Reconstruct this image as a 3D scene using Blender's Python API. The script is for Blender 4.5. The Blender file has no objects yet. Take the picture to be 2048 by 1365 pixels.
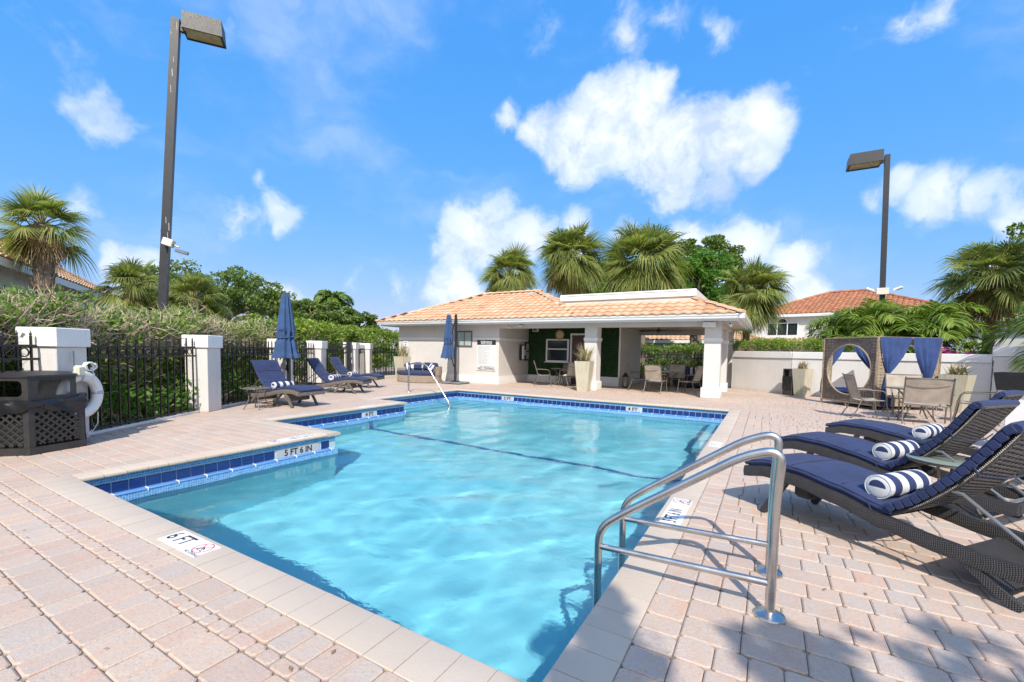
import bpy, math, random
import numpy as np
from mathutils import Vector, Matrix

random.seed(7)
RNG = np.random.default_rng(11)
R = math.radians
scene = bpy.context.scene
COL = scene.collection

# ------------------------------------------------------------------ camera
EYE = 1.4
camd = bpy.data.cameras.new('camera')
cam = bpy.data.objects.new('camera', camd)
COL.objects.link(cam)
scene.camera = cam
camd.sensor_width = 36.0
camd.lens = 874.0 / 2048.0 * 36.0
camd.shift_y = 0.0339
camd.clip_start = 0.05
camd.clip_end = 3000.0
_right = Vector((0.86289361, 0.50504242, 0.01862174))
_down = Vector((0.04549955, -0.04093606, -0.99812526))
_fwd = Vector((-0.50333329, 0.86212319, -0.05830266))
_m = Matrix.Identity(4)
for i in range(3):
    _m[i][0] = _right[i]; _m[i][1] = -_down[i]; _m[i][2] = -_fwd[i]
_m[2][3] = EYE
cam.matrix_world = _m


def sight(x, y):
    """direction of a sight line, used to find where clouds stand in the sky"""
    v = _right * ((x - 1023.0) / 874.0) + _down * ((y - 752.0) / 874.0) + _fwd
    return v.normalized()


# ------------------------------------------------------------------ sun, sky
SUN = Vector((0.52 * math.cos(R(45)), -0.855 * math.cos(R(45)), math.sin(R(45)))).normalized()
sund = bpy.data.lights.new('sun', 'SUN')
sund.energy = 4.1
sund.cycles.is_caustics_light = True
sund.angle = R(0.55)
sund.color = (1.0, 0.93, 0.83)
sun = bpy.data.objects.new('sun', sund)
COL.objects.link(sun)
sun.rotation_euler = SUN.to_track_quat('Z', 'Y').to_euler()
sun.location = (8, -12, 20)

world = bpy.data.worlds.new('World')
scene.world = world
world.use_nodes = True


class NT:
    """short helper for node trees"""
    def __init__(self, tree):
        self.t = tree
        self.n = tree.nodes
        self.l = tree.links

    def add(self, kind, **kw):
        nd = self.n.new(kind)
        for k, v in kw.items():
            setattr(nd, k, v)
        return nd

    def inp(self, nd, key, v):
        s = nd.inputs[key]
        if isinstance(v, bpy.types.NodeSocket):
            self.l.new(v, s)
        elif v is not None:
            s.default_value = v

    def math(self, op, a, b=None, c=None, clamp=False):
        nd = self.add('ShaderNodeMath', operation=op, use_clamp=clamp)
        self.inp(nd, 0, a)
        if b is not None: self.inp(nd, 1, b)
        if c is not None: self.inp(nd, 2, c)
        return nd.outputs[0]

    def vmath(self, op, a, b=None):
        nd = self.add('ShaderNodeVectorMath', operation=op)
        self.inp(nd, 0, a)
        if b is not None: self.inp(nd, 1, b)
        return nd.outputs['Value'] if op in ('DISTANCE', 'LENGTH', 'DOT_PRODUCT') else nd.outputs[0]

    def scale(self, a, f):
        nd = self.add('ShaderNodeVectorMath', operation='SCALE')
        self.inp(nd, 0, a); self.inp(nd, 'Scale', f)
        return nd.outputs[0]

    def mapr(self, v, a, b, c=0.0, d=1.0, smooth=False):
        nd = self.add('ShaderNodeMapRange')
        if smooth: nd.interpolation_type = 'SMOOTHSTEP'
        self.inp(nd, 'Value', v)
        for k, x in zip(('From Min', 'From Max', 'To Min', 'To Max'), (a, b, c, d)):
            self.inp(nd, k, x)
        return nd.outputs[0]

    def noise(self, vec, scale, detail=3.0, rough=0.5, dist=0.0, col=False):
        nd = self.add('ShaderNodeTexNoise')
        if vec is not None: self.inp(nd, 'Vector', vec)
        self.inp(nd, 'Scale', scale); self.inp(nd, 'Detail', detail)
        self.inp(nd, 'Roughness', rough); self.inp(nd, 'Distortion', dist)
        return nd.outputs['Color' if col else 'Fac']

    def mix(self, f, a, b, blend='MIX'):
        nd = self.add('ShaderNodeMix', data_type='RGBA', blend_type=blend)
        self.inp(nd, 0, f)
        self.inp(nd, 6, a if isinstance(a, bpy.types.NodeSocket) else (*a[:3], 1.0))
        self.inp(nd, 7, b if isinstance(b, bpy.types.NodeSocket) else (*b[:3], 1.0))
        return nd.outputs[2]

    def ramp(self, f, stops, constant=False):
        nd = self.add('ShaderNodeValToRGB')
        el = nd.color_ramp.elements
        if constant: nd.color_ramp.interpolation = 'CONSTANT'
        while len(el) < len(stops): el.new(0.5)
        for e, (p, c) in zip(el, stops):
            e.position = p; e.color = (*c[:3], 1.0)
        self.inp(nd, 0, f)
        return nd.outputs[0]

    def bump(self, h, strength=0.3, dist=0.01, normal=None):
        nd = self.add('ShaderNodeBump')
        self.inp(nd, 'Strength', strength); self.inp(nd, 'Distance', dist); self.inp(nd, 'Height', h)
        if normal is not None: self.inp(nd, 'Normal', normal)
        return nd.outputs[0]


def build_sky():
    w = NT(world.node_tree)
    w.n.clear()
    out = w.add('ShaderNodeOutputWorld')
    sky = w.add('ShaderNodeTexSky', sky_type='NISHITA')
    sky.sun_disc = False
    sky.sun_elevation = math.asin(SUN.z)
    sky.sun_rotation = math.atan2(SUN.x, SUN.y)
    sky.altitude = 0.0
    sky.air_density = 1.0
    sky.dust_density = 0.25
    sky.ozone_density = 2.2
    # grade of the whole sky: flatter from zenith to horizon and bluer, as the photograph renders it
    sep = w.add('ShaderNodeSeparateColor'); w.l.new(sky.outputs[0], sep.inputs[0])
    comb = w.add('ShaderNodeCombineColor')
    for ch, (a, g) in enumerate(SKY_GRADE):
        w.l.new(w.math('MULTIPLY', w.math('POWER', sep.outputs[ch], g), a), comb.inputs[ch])
    tc = w.add('ShaderNodeTexCoord')
    d = tc.outputs['Generated']
    warpc = w.noise(d, 9.0, 4.0, 0.55, col=True)
    warp = w.scale(w.vmath('SUBTRACT', warpc, (0.5, 0.5, 0.5)), 0.085)
    dw = w.vmath('ADD', d, warp)
    # cloud masses: where they stand in the sky, their size and how dense they are
    blobs = [(1080, 258, 66, 1.04), (1160, 285, 95, 1.14), (1250, 250, 115, 1.24), (1340, 300, 125, 1.24), (1200, 190, 45, 0.94),
             (1440, 285, 110, 1.14), (1520, 240, 80, 1.04), (1005, 235, 42, 0.84), (1420, 370, 80, 0.79), (1330, 385, 80, 0.69), (1320, 180, 55, 0.94), (1500, 330, 70, 0.84),
             (1255, 70, 85, 0.56), (1330, 30, 90, 0.56), (1430, 55, 70, 0.50), (1790, 30, 95, 0.56), (1900, -10, 120, 0.56), (1690, 55, 50, 0.44),
             (960, 480, 95, 0.99), (905, 500, 60, 0.84), (1060, 480, 75, 0.84), (1150, 475, 70, 0.74), (910, 575, 70, 0.99), (960, 600, 70, 0.84), (1240, 480, 60, 0.64),
             (1590, 530, 110, 0.84), (1480, 490, 100, 0.89), (1380, 490, 90, 0.84), (1620, 580, 90, 0.74), (1450, 560, 80, 0.74),
             (1880, 400, 105, 0.76), (1960, 400, 90, 0.69), (1810, 370, 50, 0.64), (1740, 400, 40, 0.49), (1985, 525, 80, 0.74), (2050, 420, 100, 0.74),
             (200, 235, 75, 0.60), (140, 215, 60, 0.50), (250, 250, 50, 0.54),
             (550, 420, 60, 0.60), (480, 450, 75, 0.54), (560, 445, 45, 0.58), (520, 370, 38, 0.44),
             (255, 535, 68, 0.99), (310, 560, 50, 0.84), (210, 525, 30, 0.74),
             (60, 385, 90, 0.54), (160, 410, 90, 0.48), (10, 420, 90, 0.54), (560, 600, 60, 0.84), (610, 610, 50, 0.74), (500, 570, 60, 0.54), (800, 570, 60, 0.44), (700, 560, 60, 0.39)]
    acc = None
    for (x, y, r, s) in blobs:
        c = sight(x, y)
        rr = (sight(x + r, y) - c).length
        nd = w.vmath('DISTANCE', dw, tuple(c))
        v = w.mapr(nd, 0.0, rr * 1.25, s, 0.0)
        acc = v if acc is None else w.math('SMOOTH_MAX', acc, v, 0.12)
    sx = w.add('ShaderNodeSeparateXYZ'); w.l.new(d, sx.inputs[0])
    fb = w.noise(dw, 7.0, 9.0, 0.62)
    # unseen cloud cover added behind the camera, thickened for white fill light
    big = w.noise(d, 2.3, 4.0, 0.5)
    behind = w.mapr(w.vmath('DOT_PRODUCT', d, tuple(Vector((-.5, .86, .3)).normalized())), 0.35, 0.0, 0.0, 1.0, True)
    fill_cloud = w.math('MULTIPLY', w.mapr(big, 0.32, 0.50, 0.0, 0.85), behind)
    acc = w.math('MAXIMUM', acc, fill_cloud)
    dens = w.math('ADD', acc, w.math('MULTIPLY', w.math('SUBTRACT', fb, 0.5), 1.3))
    mask = w.mapr(dens, 0.22, 0.56, 0.0, 1.0, True)
    mask = w.math('MULTIPLY', mask, w.mapr(acc, 0.15, 0.85, 0.38, 0.94))
    thin = w.noise(w.vmath('MULTIPLY', dw, (1.0, 1.0, 2.4)), 3.1, 6.0, 0.55)
    mask = w.math('MAXIMUM', mask, w.mapr(thin, 0.46, 0.80, 0.0, 0.30, True))
    low = w.mapr(sx.outputs['Z'], 0.0, 0.18, 0.12, 0.0)       # whiter air near the horizon
    # body shading of clouds: thicker parts below go a little grey-blue
    fb2 = w.noise(w.vmath('ADD', dw, (0.03, -0.05, 0.055)), 7.0, 6.0, 0.6)
    shade = w.mapr(w.math('SUBTRACT', fb2, fb), -0.09, 0.13, 0.0, 1.0)
    ccol = w.mix(shade, (0.93, 0.95, 1.0), (0.53, 0.63, 0.82))
    ccol = w.scale(ccol, CLOUD_VALUE)
    skyc = w.mix(low, comb.outputs[0], w.scale(w.mix(0.0, (0.62, 0.8, 1.0), (1, 1, 1)), CLOUD_VALUE * 0.6))
    f = w.math('MULTIPLY', mask, 0.93)
    fin = w.mix(f, skyc, ccol)
    bg = w.add('ShaderNodeBackground')
    w.l.new(fin, bg.inputs[0])
    bg.inputs[1].default_value = 0.12
    w.l.new(bg.outputs[0], out.inputs[0])


SKY_GRADE = ((.64, .95), (2.10, .38), (5.9, .07))
CLOUD_VALUE = 8.3
build_sky()
world.cycles.sampling_method = 'MANUAL'
world.cycles.sample_map_resolution = 512

scene.view_settings.view_transform = 'Standard'
scene.view_settings.look = 'None'
scene.view_settings.exposure = 0.36
scene.view_settings.gamma = 1.0
scene.view_settings.use_curve_mapping = False
scene.render.engine = 'CYCLES'
cy = scene.cycles
cy.use_denoising = True
cy.max_bounces = 10
cy.diffuse_bounces = 3
cy.glossy_bounces = 4
cy.transmission_bounces = 6
cy.transparent_max_bounces = 12
cy.caustics_refractive = True
cy.caustics_reflective = False
cy.sample_clamp_indirect = 6.0


# ------------------------------------------------------------------ mesh building
class MB:
    """collects shapes; build() links them as one mesh object"""
    def __init__(self):
        self.v = []; self.f = []; self.m = []; self.cur = 0

    def vs(self, pts):
        b = len(self.v)
        self.v.extend([tuple(p) for p in pts])
        return b

    def face(self, idx):
        self.f.append(tuple(idx)); self.m.append(self.cur)

    def poly(self, pts):
        b = self.vs(pts); self.face(range(b, b + len(pts)))

    def box(self, x0, x1, y0, y1, z0, z1, M=None):
        p = [(x0, y0, z0), (x1, y0, z0), (x1, y1, z0), (x0, y1, z0), (x0, y0, z1), (x1, y0, z1), (x1, y1, z1), (x0, y1, z1)]
        if M is not None: p = [M @ Vector(q) for q in p]
        b = self.vs(p)
        for q in ((0, 3, 2, 1), (4, 5, 6, 7), (0, 1, 5, 4), (1, 2, 6, 5), (2, 3, 7, 6), (3, 0, 4, 7)):
            self.face([b + i for i in q])
        return self

    def bbox(self, x0, x1, y0, y1, z0, z1, r=0.01, M=None):
        """box with chamfered edges"""
        def ring(x0, x1, y0, y1, z, c):
            return [(x0 + c, y0, z), (x1 - c, y0, z), (x1, y0 + c, z), (x1, y1 - c, z), (x1 - c, y1, z), (x0 + c, y1, z), (x0, y1 - c, z), (x0, y0 + c, z)]
        rs = [ring(x0 + r, x1 - r, y0 + r, y1 - r, z0, r * .4), ring(x0, x1, y0, y1, z0 + r, r), ring(x0, x1, y0, y1, z1 - r, r), ring(x0 + r, x1 - r, y0 + r, y1 - r, z1, r * .4)]
        bs = []
        for q in rs:
            if M is not None: q = [M @ Vector(t) for t in q]
            bs.append(self.vs(q))
        self.face([bs[0] + i for i in reversed(range(8))])
        self.face([bs[3] + i for i in range(8)])
        for a, b in zip(bs, bs[1:]):
            for i in range(8):
                j = (i + 1) % 8
                self.face((a + i, a + j, b + j, b + i))
        return self

    def tube(self, pts, r, seg=8, caps=True, flat=1.0):
        pts = [Vector(p) for p in pts]
        n = len(pts)
        rr = r if isinstance(r, (list, tuple)) else [r] * n
        t = (pts[1] - pts[0]).normalized()
        up = Vector((0, 0, 1)) if abs(t.z) < 0.9 else Vector((1, 0, 0))
        nrm = t.cross(up).normalized()
        bases = []
        for i in range(n):
            if i == 0: t = pts[1] - pts[0]
            elif i == n - 1: t = pts[-1] - pts[-2]
            else: t = (pts[i + 1] - pts[i]).normalized() + (pts[i] - pts[i - 1]).normalized()
            if t.length < 1e-9: t = pts[i] - pts[i - 1]
            t.normalize()
            nrm = (nrm - t * nrm.dot(t))
            if nrm.length < 1e-6: nrm = t.orthogonal()
            nrm.normalize()
            bn = t.cross(nrm)
            ring = [pts[i] + (nrm * math.cos(a) + bn * (math.sin(a) * flat)) * rr[i] for a in [2 * math.pi * k / seg for k in range(seg)]]
            bases.append(self.vs(ring))
        for a, b in zip(bases, bases[1:]):
            for k in range(seg):
                j = (k + 1) % seg
                self.face((a + k, a + j, b + j, b + k))
        if caps:
            self.face([bases[0] + k for k in reversed(range(seg))])
            self.face([bases[-1] + k for k in range(seg)])
        return self

    def bar(self, a, b, w, h, up=(0, 0, 1)):
        """rectangular bar between two points, w across, h along up"""
        a = Vector(a); b = Vector(b); t = (b - a).normalized(); u = Vector(up)
        s = t.cross(u)
        if s.length < 1e-6: s = t.orthogonal()
        s.normalize(); u = s.cross(t).normalized()
        s *= w / 2; u *= h / 2
        p = [a - s - u, a + s - u, a + s + u, a - s + u, b - s - u, b + s - u, b + s + u, b - s + u]
        q = self.vs(p)
        for g in ((0, 1, 2, 3), (7, 6, 5, 4), (0, 4, 5, 1), (1, 5, 6, 2), (2, 6, 7, 3), (3, 7, 4, 0)):
            self.face([q + i for i in g])
        return self

    def lathe(self, prof, seg=20, M=None, wave=None, caps=True):
        """prof = [(r, z)...] turned about z"""
        bases = []
        for (r, z) in prof:
            ring = []
            for k in range(seg):
                a = 2 * math.pi * k / seg
                q = r if wave is None else r * wave(a, z)
                p = Vector((q * math.cos(a), q * math.sin(a), z))
                ring.append(M @ p if M is not None else p)
            bases.append(self.vs(ring))
        for a, b in zip(bases, bases[1:]):
            for k in range(seg):
                j = (k + 1) % seg
                self.face((a + k, a + j, b + j, b + k))
        if caps and prof[0][0] > 1e-4: self.face([bases[0] + k for k in reversed(range(seg))])
        if caps and prof[-1][0] > 1e-4: self.face([bases[-1] + k for k in range(seg)])
        return self

    def prism(self, outline, z0, z1, M=None):
        """outline in xy (counter-clockwise) pushed from z0 to z1"""
        n = len(outline)
        p = [(x, y, z0) for x, y in outline] + [(x, y, z1) for x, y in outline]
        if M is not None: p = [M @ Vector(q) for q in p]
        b = self.vs(p)
        self.face([b + i for i in reversed(range(n))])
        self.face([b + n + i for i in range(n)])
        for i in range(n):
            j = (i + 1) % n
            self.face((b + i, b + j, b + n + j, b + n + i))
        return self

    def sheet(self, rows):
        """grid of points, rows of equal length"""
        n = len(rows[0])
        bs = [self.vs(r) for r in rows]
        for a, b in zip(bs, bs[1:]):
            for k in range(n - 1):
                self.face((a + k, a + k + 1, b + k + 1, b + k))
        return self

    def mesh(self, name, mats, smooth=False):
        me = bpy.data.meshes.new(name)
        me.from_pydata(self.v, [], self.f)
        mats = mats if isinstance(mats, (list, tuple)) else [mats]
        for m in mats: me.materials.append(m)
        if len(mats) > 1: me.polygons.foreach_set('material_index', self.m)
        if smooth: smooth_mesh(me)
        me.update()
        return me

    def build(self, name, mats, parent=None, smooth=False, **tags):
        return link(name, self.mesh(name, mats, smooth), parent, **tags)


def smooth_mesh(me, ang=40):
    me.polygons.foreach_set('use_smooth', [True] * len(me.polygons))
    try:
        me.set_sharp_from_angle(angle=R(ang))
    except Exception:
        pass


def link(name, me, parent=None, loc=None, rot=None, **tags):
    o = bpy.data.objects.new(name, me)
    COL.objects.link(o)
    if parent is not None: o.parent = parent
    if loc is not None: o.location = loc
    if rot is not None: o.rotation_euler = rot
    for k, v in tags.items():
        if v is not None: o[{'cat': 'category'}.get(k, k)] = v
    return o


def thing(name, label, cat, loc=(0, 0, 0), rot=0.0, group=None):
    o = bpy.data.objects.new(name, None)
    COL.objects.link(o)
    o.location = loc
    o.rotation_euler = rot if isinstance(rot, (tuple, list)) else (0, 0, rot)
    o.empty_display_size = 0.2
    o['label'] = label; o['category'] = cat
    if group: o['group'] = group
    return o


def copy_tree(o, loc=None, rot=None, label=None, parent=None, scale=None):
    c = o.copy()
    COL.objects.link(c)
    c.parent = parent
    if loc is not None: c.location = loc
    if rot is not None: c.rotation_euler = (0, 0, rot)
    if scale is not None: c.scale = (scale,) * 3
    if label: c['label'] = label
    for ch in list(o.children):
        copy_tree(ch, parent=c)
    return c


def rotz(a, x=0, y=0, z=0):
    return Matrix.Translation((x, y, z)) @ Matrix.Rotation(a, 4, 'Z')


def np_mesh(name, V, F, mats, matidx=None, smooth=False):
    """V (n,3), F (m,k) arrays"""
    me = bpy.data.meshes.new(name)
    V = np.ascontiguousarray(V, dtype=np.float32); F = np.ascontiguousarray(F, dtype=np.int32)
    me.vertices.add(len(V)); me.vertices.foreach_set('co', V.ravel())
    k = F.shape[1]
    me.loops.add(F.size); me.loops.foreach_set('vertex_index', F.ravel())
    me.polygons.add(len(F))
    me.polygons.foreach_set('loop_start', np.arange(0, F.size, k, dtype=np.int32))
    mats = mats if isinstance(mats, (list, tuple)) else [mats]
    for m in mats: me.materials.append(m)
    if matidx is not None: me.polygons.foreach_set('material_index', np.asarray(matidx, dtype=np.int32))
    if smooth: me.polygons.foreach_set('use_smooth', np.ones(len(F), dtype=bool))
    me.update(calc_edges=True)
    return me


def text_mesh(body, size, depth=0.0, bold=0.0, align='LEFT', spacing=1.0):
    cu = bpy.data.curves.new('lettering', 'FONT')
    cu.body = body; cu.size = size; cu.extrude = depth; cu.offset = bold
    cu.align_x = align; cu.resolution_u = 3; cu.space_character = spacing
    ob = bpy.data.objects.new('lettering', cu)
    COL.objects.link(ob)
    dg = bpy.context.evaluated_depsgraph_get()
    me = bpy.data.meshes.new_from_object(ob.evaluated_get(dg))
    bpy.data.objects.remove(ob)
    bpy.data.curves.remove(cu)
    return me


def lettering(body, size, mat, parent, M, bold=0.0, sx=1.0, align='LEFT', spacing=1.0, depth=0.0006):
    me = text_mesh(body, size, depth, bold, align, spacing)
    me.transform(M @ Matrix.Diagonal((sx, 1, 1, 1)))
    me.materials.clear(); me.materials.append(mat)
    return link('lettering', me, parent)
# ------------------------------------------------------------------ materials
def new_mat(name):
    m = bpy.data.materials.new(name)
    m.use_nodes = True
    t = NT(m.node_tree)
    bsdf = t.n['Principled BSDF']
    return m, t, bsdf


def plain(name, col, rough=0.6, metal=0.0, var=0.12, vscale=3.0, bump=0.0, bscale=60.0, spec=0.5, grime=0.0):
    """one-colour surface with slight unevenness, fine relief and optional grime"""
    m, t, b = new_mat(name)
    g = t.add('ShaderNodeNewGeometry')
    pos = g.outputs['Position']
    n = t.noise(pos, vscale, 5.0, 0.6)
    lo = [c * (1 - var) for c in col]; hi = [min(1, c * (1 + var)) for c in col]
    c = t.mix(t.mapr(n, 0.3, 0.7), lo, hi)
    if grime > 0:
        n2 = t.noise(pos, vscale * 0.6, 7.0, 0.7)
        c = t.mix(t.mapr(n2, 0.55, 0.75, 0, grime), c, [x * 0.45 for x in col])
    t.inp(b, 'Base Color', c)
    t.inp(b, 'Roughness', t.mapr(t.noise(pos, vscale * 5, 3.0), 0.3, 0.7, max(0.02, rough - 0.08), min(1, rough + 0.08)))
    b.inputs['Metallic'].default_value = metal
    b.inputs['Specular IOR Level'].default_value = spec
    if bump > 0:
        t.inp(b, 'Normal', t.bump(t.noise(pos, bscale, 4.0, 0.6), bump, 0.01))
    return m


def stucco(name, col):
    m, t, b = new_mat(name)
    pos = t.add('ShaderNodeNewGeometry').outputs['Position']
    n = t.noise(pos, 1.2, 6.0, 0.65)
    c = t.mix(t.mapr(n, 0.3, 0.7), [x * 0.93 for x in col], [min(1, x * 1.05) for x in col])
    sp = t.add('ShaderNodeSeparateXYZ'); t.l.new(pos, sp.inputs[0])
    # splash dirt low on the wall, run marks
    st = t.noise(t.vmath('MULTIPLY', pos, (9.0, 9.0, 0.6)), 1.0, 5.0, 0.6)
    c = t.mix(t.mapr(st, 0.56, 0.8, 0, 0.16), c, (0.33, 0.29, 0.25))
    low = t.math('MULTIPLY', t.mapr(sp.outputs['Z'], 0.0, 0.16, 0.45, 0.0), t.noise(pos, 8.0, 4.0))
    c = t.mix(low, c, (0.42, 0.33, 0.26))
    t.inp(b, 'Base Color', c)
    b.inputs['Roughness'].default_value = 0.9
    b.inputs['Specular IOR Level'].default_value = 0.25
    t.inp(b, 'Normal', t.bump(t.math('ADD', t.noise(pos, 90.0, 5.0, 0.7), t.math('MULTIPLY', t.noise(pos, 22.0, 3.0), 0.8)), 0.5, 0.006))
    return m


def paver_mat(name, per_island, coping=False):
    m, t, b = new_mat(name)
    pos = t.add('ShaderNodeNewGeometry')
    if per_island: rnd = pos.outputs['Random Per Island']
    else: rnd = t.add('ShaderNodeObjectInfo').outputs['Random']
    p = pos.outputs['Position']
    off = t.add('ShaderNodeCombineXYZ'); t.inp(off, 'X', t.math('MULTIPLY', rnd, 37.0)); t.inp(off, 'Y', t.math('MULTIPLY', rnd, 91.0))
    pp = t.vmath('ADD', p, off.outputs[0])
    if coping:
        base = t.ramp(rnd, [(0.0, (.60, .49, .38)), (0.5, (.64, .53, .42)), (1.0, (.58, .48, .38))])
        blend = t.ramp(t.noise(pp, 6.0, 4.0, 0.6), [(0.3, (.60, .50, .40)), (0.7, (.52, .45, .38))])
        c = t.mix(0.35, base, blend)
        fine = 0.10
    else:
        base = t.ramp(rnd, [(0.0, (.59, .46, .37)), (0.18, (.62, .41, .32)), (0.34, (.54, .48, .43)), (0.5, (.66, .46, .35)), (0.64, (.69, .57, .46)),
                            (0.78, (.49, .47, .45)), (0.9, (.66, .53, .42)), (1.0, (.58, .38, .31))])
        streak = t.noise(t.vmath('MULTIPLY', pp, (7.0, 2.2, 1.0)), 1.6, 4.0, 0.55)
        blend = t.ramp(streak, [(0.32, (.58, .35, .25)), (0.45, (.58, .45, .35)), (0.56, (.50, .46, .41)), (0.7, (.64, .47, .36))])
        c = t.mix(0.52, base, blend)
        blot = t.noise(pp, 17.0, 5.0, 0.7)
        c = t.mix(t.mapr(blot, 0.36, 0.62, 0.0, 0.34), c, t.mix(rnd, (.44, .37, .32), (.70, .40, .26)))
        pit = t.noise(pp, 60.0, 3.0, 0.6)
        c = t.mix(t.mapr(pit, 0.52, 0.70, 0.0, 0.40), c, (.30, .24, .20))
        fine = 0.34
    sp = t.noise(p, 230.0, 3.0, 0.7)
    c = t.mix(t.mapr(sp, 0.35, 0.75, 0.0, fine), c, (.22, .18, .15))
    c = t.mix(t.mapr(t.noise(p, 150.0, 2.0, 0.5), 0.6, 0.75, 0.0, fine), c, (.85, .80, .72))
    big = t.noise(p, 0.55, 5.0, 0.6)
    c = t.mix(t.mapr(big, 0.42, 0.75, 0.0, 0.30), c, (.36, .28, .22))
    t.inp(b, 'Base Color', c)
    b.inputs['Roughness'].default_value = 0.86
    b.inputs['Specular IOR Level'].default_value = 0.3
    h = t.math('ADD', t.math('MULTIPLY', sp, 0.5), t.noise(p, 45.0, 4.0, 0.65))
    t.inp(b, 'Normal', t.bump(h, 0.55 if not coping else 0.3, 0.006))
    return m


def fabric(name, col, weave=260.0, sheen=0.06):
    m, t, b = new_mat(name)
    pos = t.add('ShaderNodeNewGeometry').outputs['Position']
    c = t.mix(t.mapr(t.noise(pos, 5.0, 5.0, 0.6), 0.3, 0.7), [x * 0.8 for x in col], [min(1, x * 1.2) for x in col])
    t.inp(b, 'Base Color', c)
    b.inputs['Roughness'].default_value = 0.85
    b.inputs['Sheen Weight'].default_value = sheen
    wv = t.math('ADD', t.noise(pos, weave, 2.0), t.math('MULTIPLY', t.noise(pos, 9.0, 3.0), 1.4))
    t.inp(b, 'Normal', t.bump(wv, 0.5, 0.008))
    return m


def wicker(name, c1, c2, scale=1.0):
    """flat-strand weave in object space, real relief comes with the strands of the near pieces"""
    m, t, b = new_mat(name)
    tc = t.add('ShaderNodeTexCoord').outputs['Object']
    sp = t.add('ShaderNodeSeparateXYZ'); t.l.new(tc, sp.inputs[0])
    f = 2 * math.pi / 0.011 * scale
    u = t.math('ADD', sp.outputs['X'], t.math('MULTIPLY', sp.outputs['Y'], 1.0))
    a = t.math('SINE', t.math('MULTIPLY', u, f * 0.5))
    z2 = t.math('SINE', t.math('ADD', t.math('MULTIPLY', sp.outputs['Z'], f), t.math('MULTIPLY', t.math('SIGN', a), 1.57)))
    h = t.math('ADD', t.math('ABSOLUTE', a), t.math('MULTIPLY', z2, 0.8))
    c = t.mix(t.mapr(h, -0.8, 1.5), c1, c2)
    c = t.mix(t.mapr(t.noise(tc, 18.0, 4.0), 0.4, 0.75, 0, 0.35), c, [x * 1.5 for x in c2])
    t.inp(b, 'Base Color', c)
    b.inputs['Roughness'].default_value = 0.5
    t.inp(b, 'Normal', t.bump(h, 0.7, 0.006))
    return m


def leaf_mat(name, cols, trans=0.42, rough=0.5, island=True):
    m, t, b = new_mat(name)
    g = t.add('ShaderNodeNewGeometry')
    rnd = g.outputs['Random Per Island']
    n = t.noise(g.outputs['Position'], 1.3, 4.0, 0.6)
    f = t.math('ADD', t.math('MULTIPLY', rnd, 0.65), t.math('MULTIPLY', t.mapr(n, 0.3, 0.7), 0.35))
    k = len(cols)
    c = t.ramp(f, [(i / (k - 1), cols[i]) for i in range(k)])
    t.inp(b, 'Base Color', c)
    b.inputs['Roughness'].default_value = rough
    b.inputs['Specular IOR Level'].default_value = 0.4
    tr = t.add('ShaderNodeBsdfTranslucent')
    t.l.new(t.mix(1.0, c, (1.15, 1.2, 0.55), 'MULTIPLY'), tr.inputs[0])
    mx = t.add('ShaderNodeMixShader'); mx.inputs[0].default_value = trans
    t.l.new(b.outputs[0], mx.inputs[1]); t.l.new(tr.outputs[0], mx.inputs[2])
    t.l.new(mx.outputs[0], t.n['Material Output'].inputs[0])
    return m


def tile_mat(name, island=True):
    m, t, b = new_mat(name)
    g = t.add('ShaderNodeNewGeometry')
    rnd = g.outputs['Random Per Island'] if island else t.add('ShaderNodeObjectInfo').outputs['Random']
    c = t.ramp(rnd, [(0.0, (.56, .33, .19)), (0.3, (.61, .38, .23)), (0.6, (.66, .44, .28)), (0.85, (.52, .29, .16)), (1.0, (.70, .50, .34))])
    p = g.outputs['Position']
    c = t.mix(t.mapr(t.noise(p, 1.1, 6.0, 0.7), 0.42, 0.75, 0, 0.45), c, (.70, .46, .30))
    c = t.mix(t.mapr(t.noise(p, 9.0, 5.0, 0.7), 0.55, 0.8, 0, 0.5), c, (.30, .17, .11))
    t.inp(b, 'Base Color', c)
    b.inputs['Roughness'].default_value = 0.8
    t.inp(b, 'Normal', t.bump(t.noise(p, 70.0, 4.0), 0.3, 0.005))
    return m


M = {}
M['paver'] = paver_mat('paver_concrete', False)
M['paver_i'] = paver_mat('paver_concrete_field', True)
M['coping'] = paver_mat('coping_concrete', False, True)
M['bed'] = plain('joint_sand', (.27, .22, .175), 0.95, var=.25, vscale=20, bump=.4)
M['soil'] = plain('soil', (.16, .12, .085), 0.95, var=.35, vscale=6, bump=.6, bscale=25)
M['grass'] = plain('lawn_base', (.07, .11, .035), 0.95, var=.4, vscale=4, bump=.6, bscale=30)
M['asphalt'] = plain('asphalt', (.06, .06, .06), 0.9, var=.2, bump=.4)
M['stucco'] = stucco('taupe_stucco', (.66, .625, .59))
M['stucco_pier'] = stucco('pale_stucco', (.68, .655, .63))
M['stucco_white'] = stucco('white_stucco', (.82, .81, .79))
M['stucco_wall'] = stucco('cream_wall_stucco', (.77, .75, .72))
M['stucco_house'] = stucco('house_stucco', (.66, .64, .61))
M['trim'] = plain('white_trim_paint', (.80, .80, .79), 0.45, var=.04, bump=.05, grime=.12)
M['white'] = plain('white_enamel', (.80, .80, .79), 0.35, var=.04, grime=.08)
M['offwhite'] = plain('weathered_white_plastic', (.66, .64, .58), 0.5, var=.06, grime=.2)
M['black'] = plain('black_iron_paint', (.018, .018, .020), 0.42, var=.3, vscale=14, bump=.1)
M['bronze'] = plain('bronze_powder_coat', (.019, .020, .025), 0.45, var=.25, vscale=8, grime=.1)
M['bronze_chip'] = plain('bird_marks', (.55, .55, .52), 0.8)
M['greybrown'] = plain('taupe_powder_coat', (.145, .125, .105), 0.45, var=.12)
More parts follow.
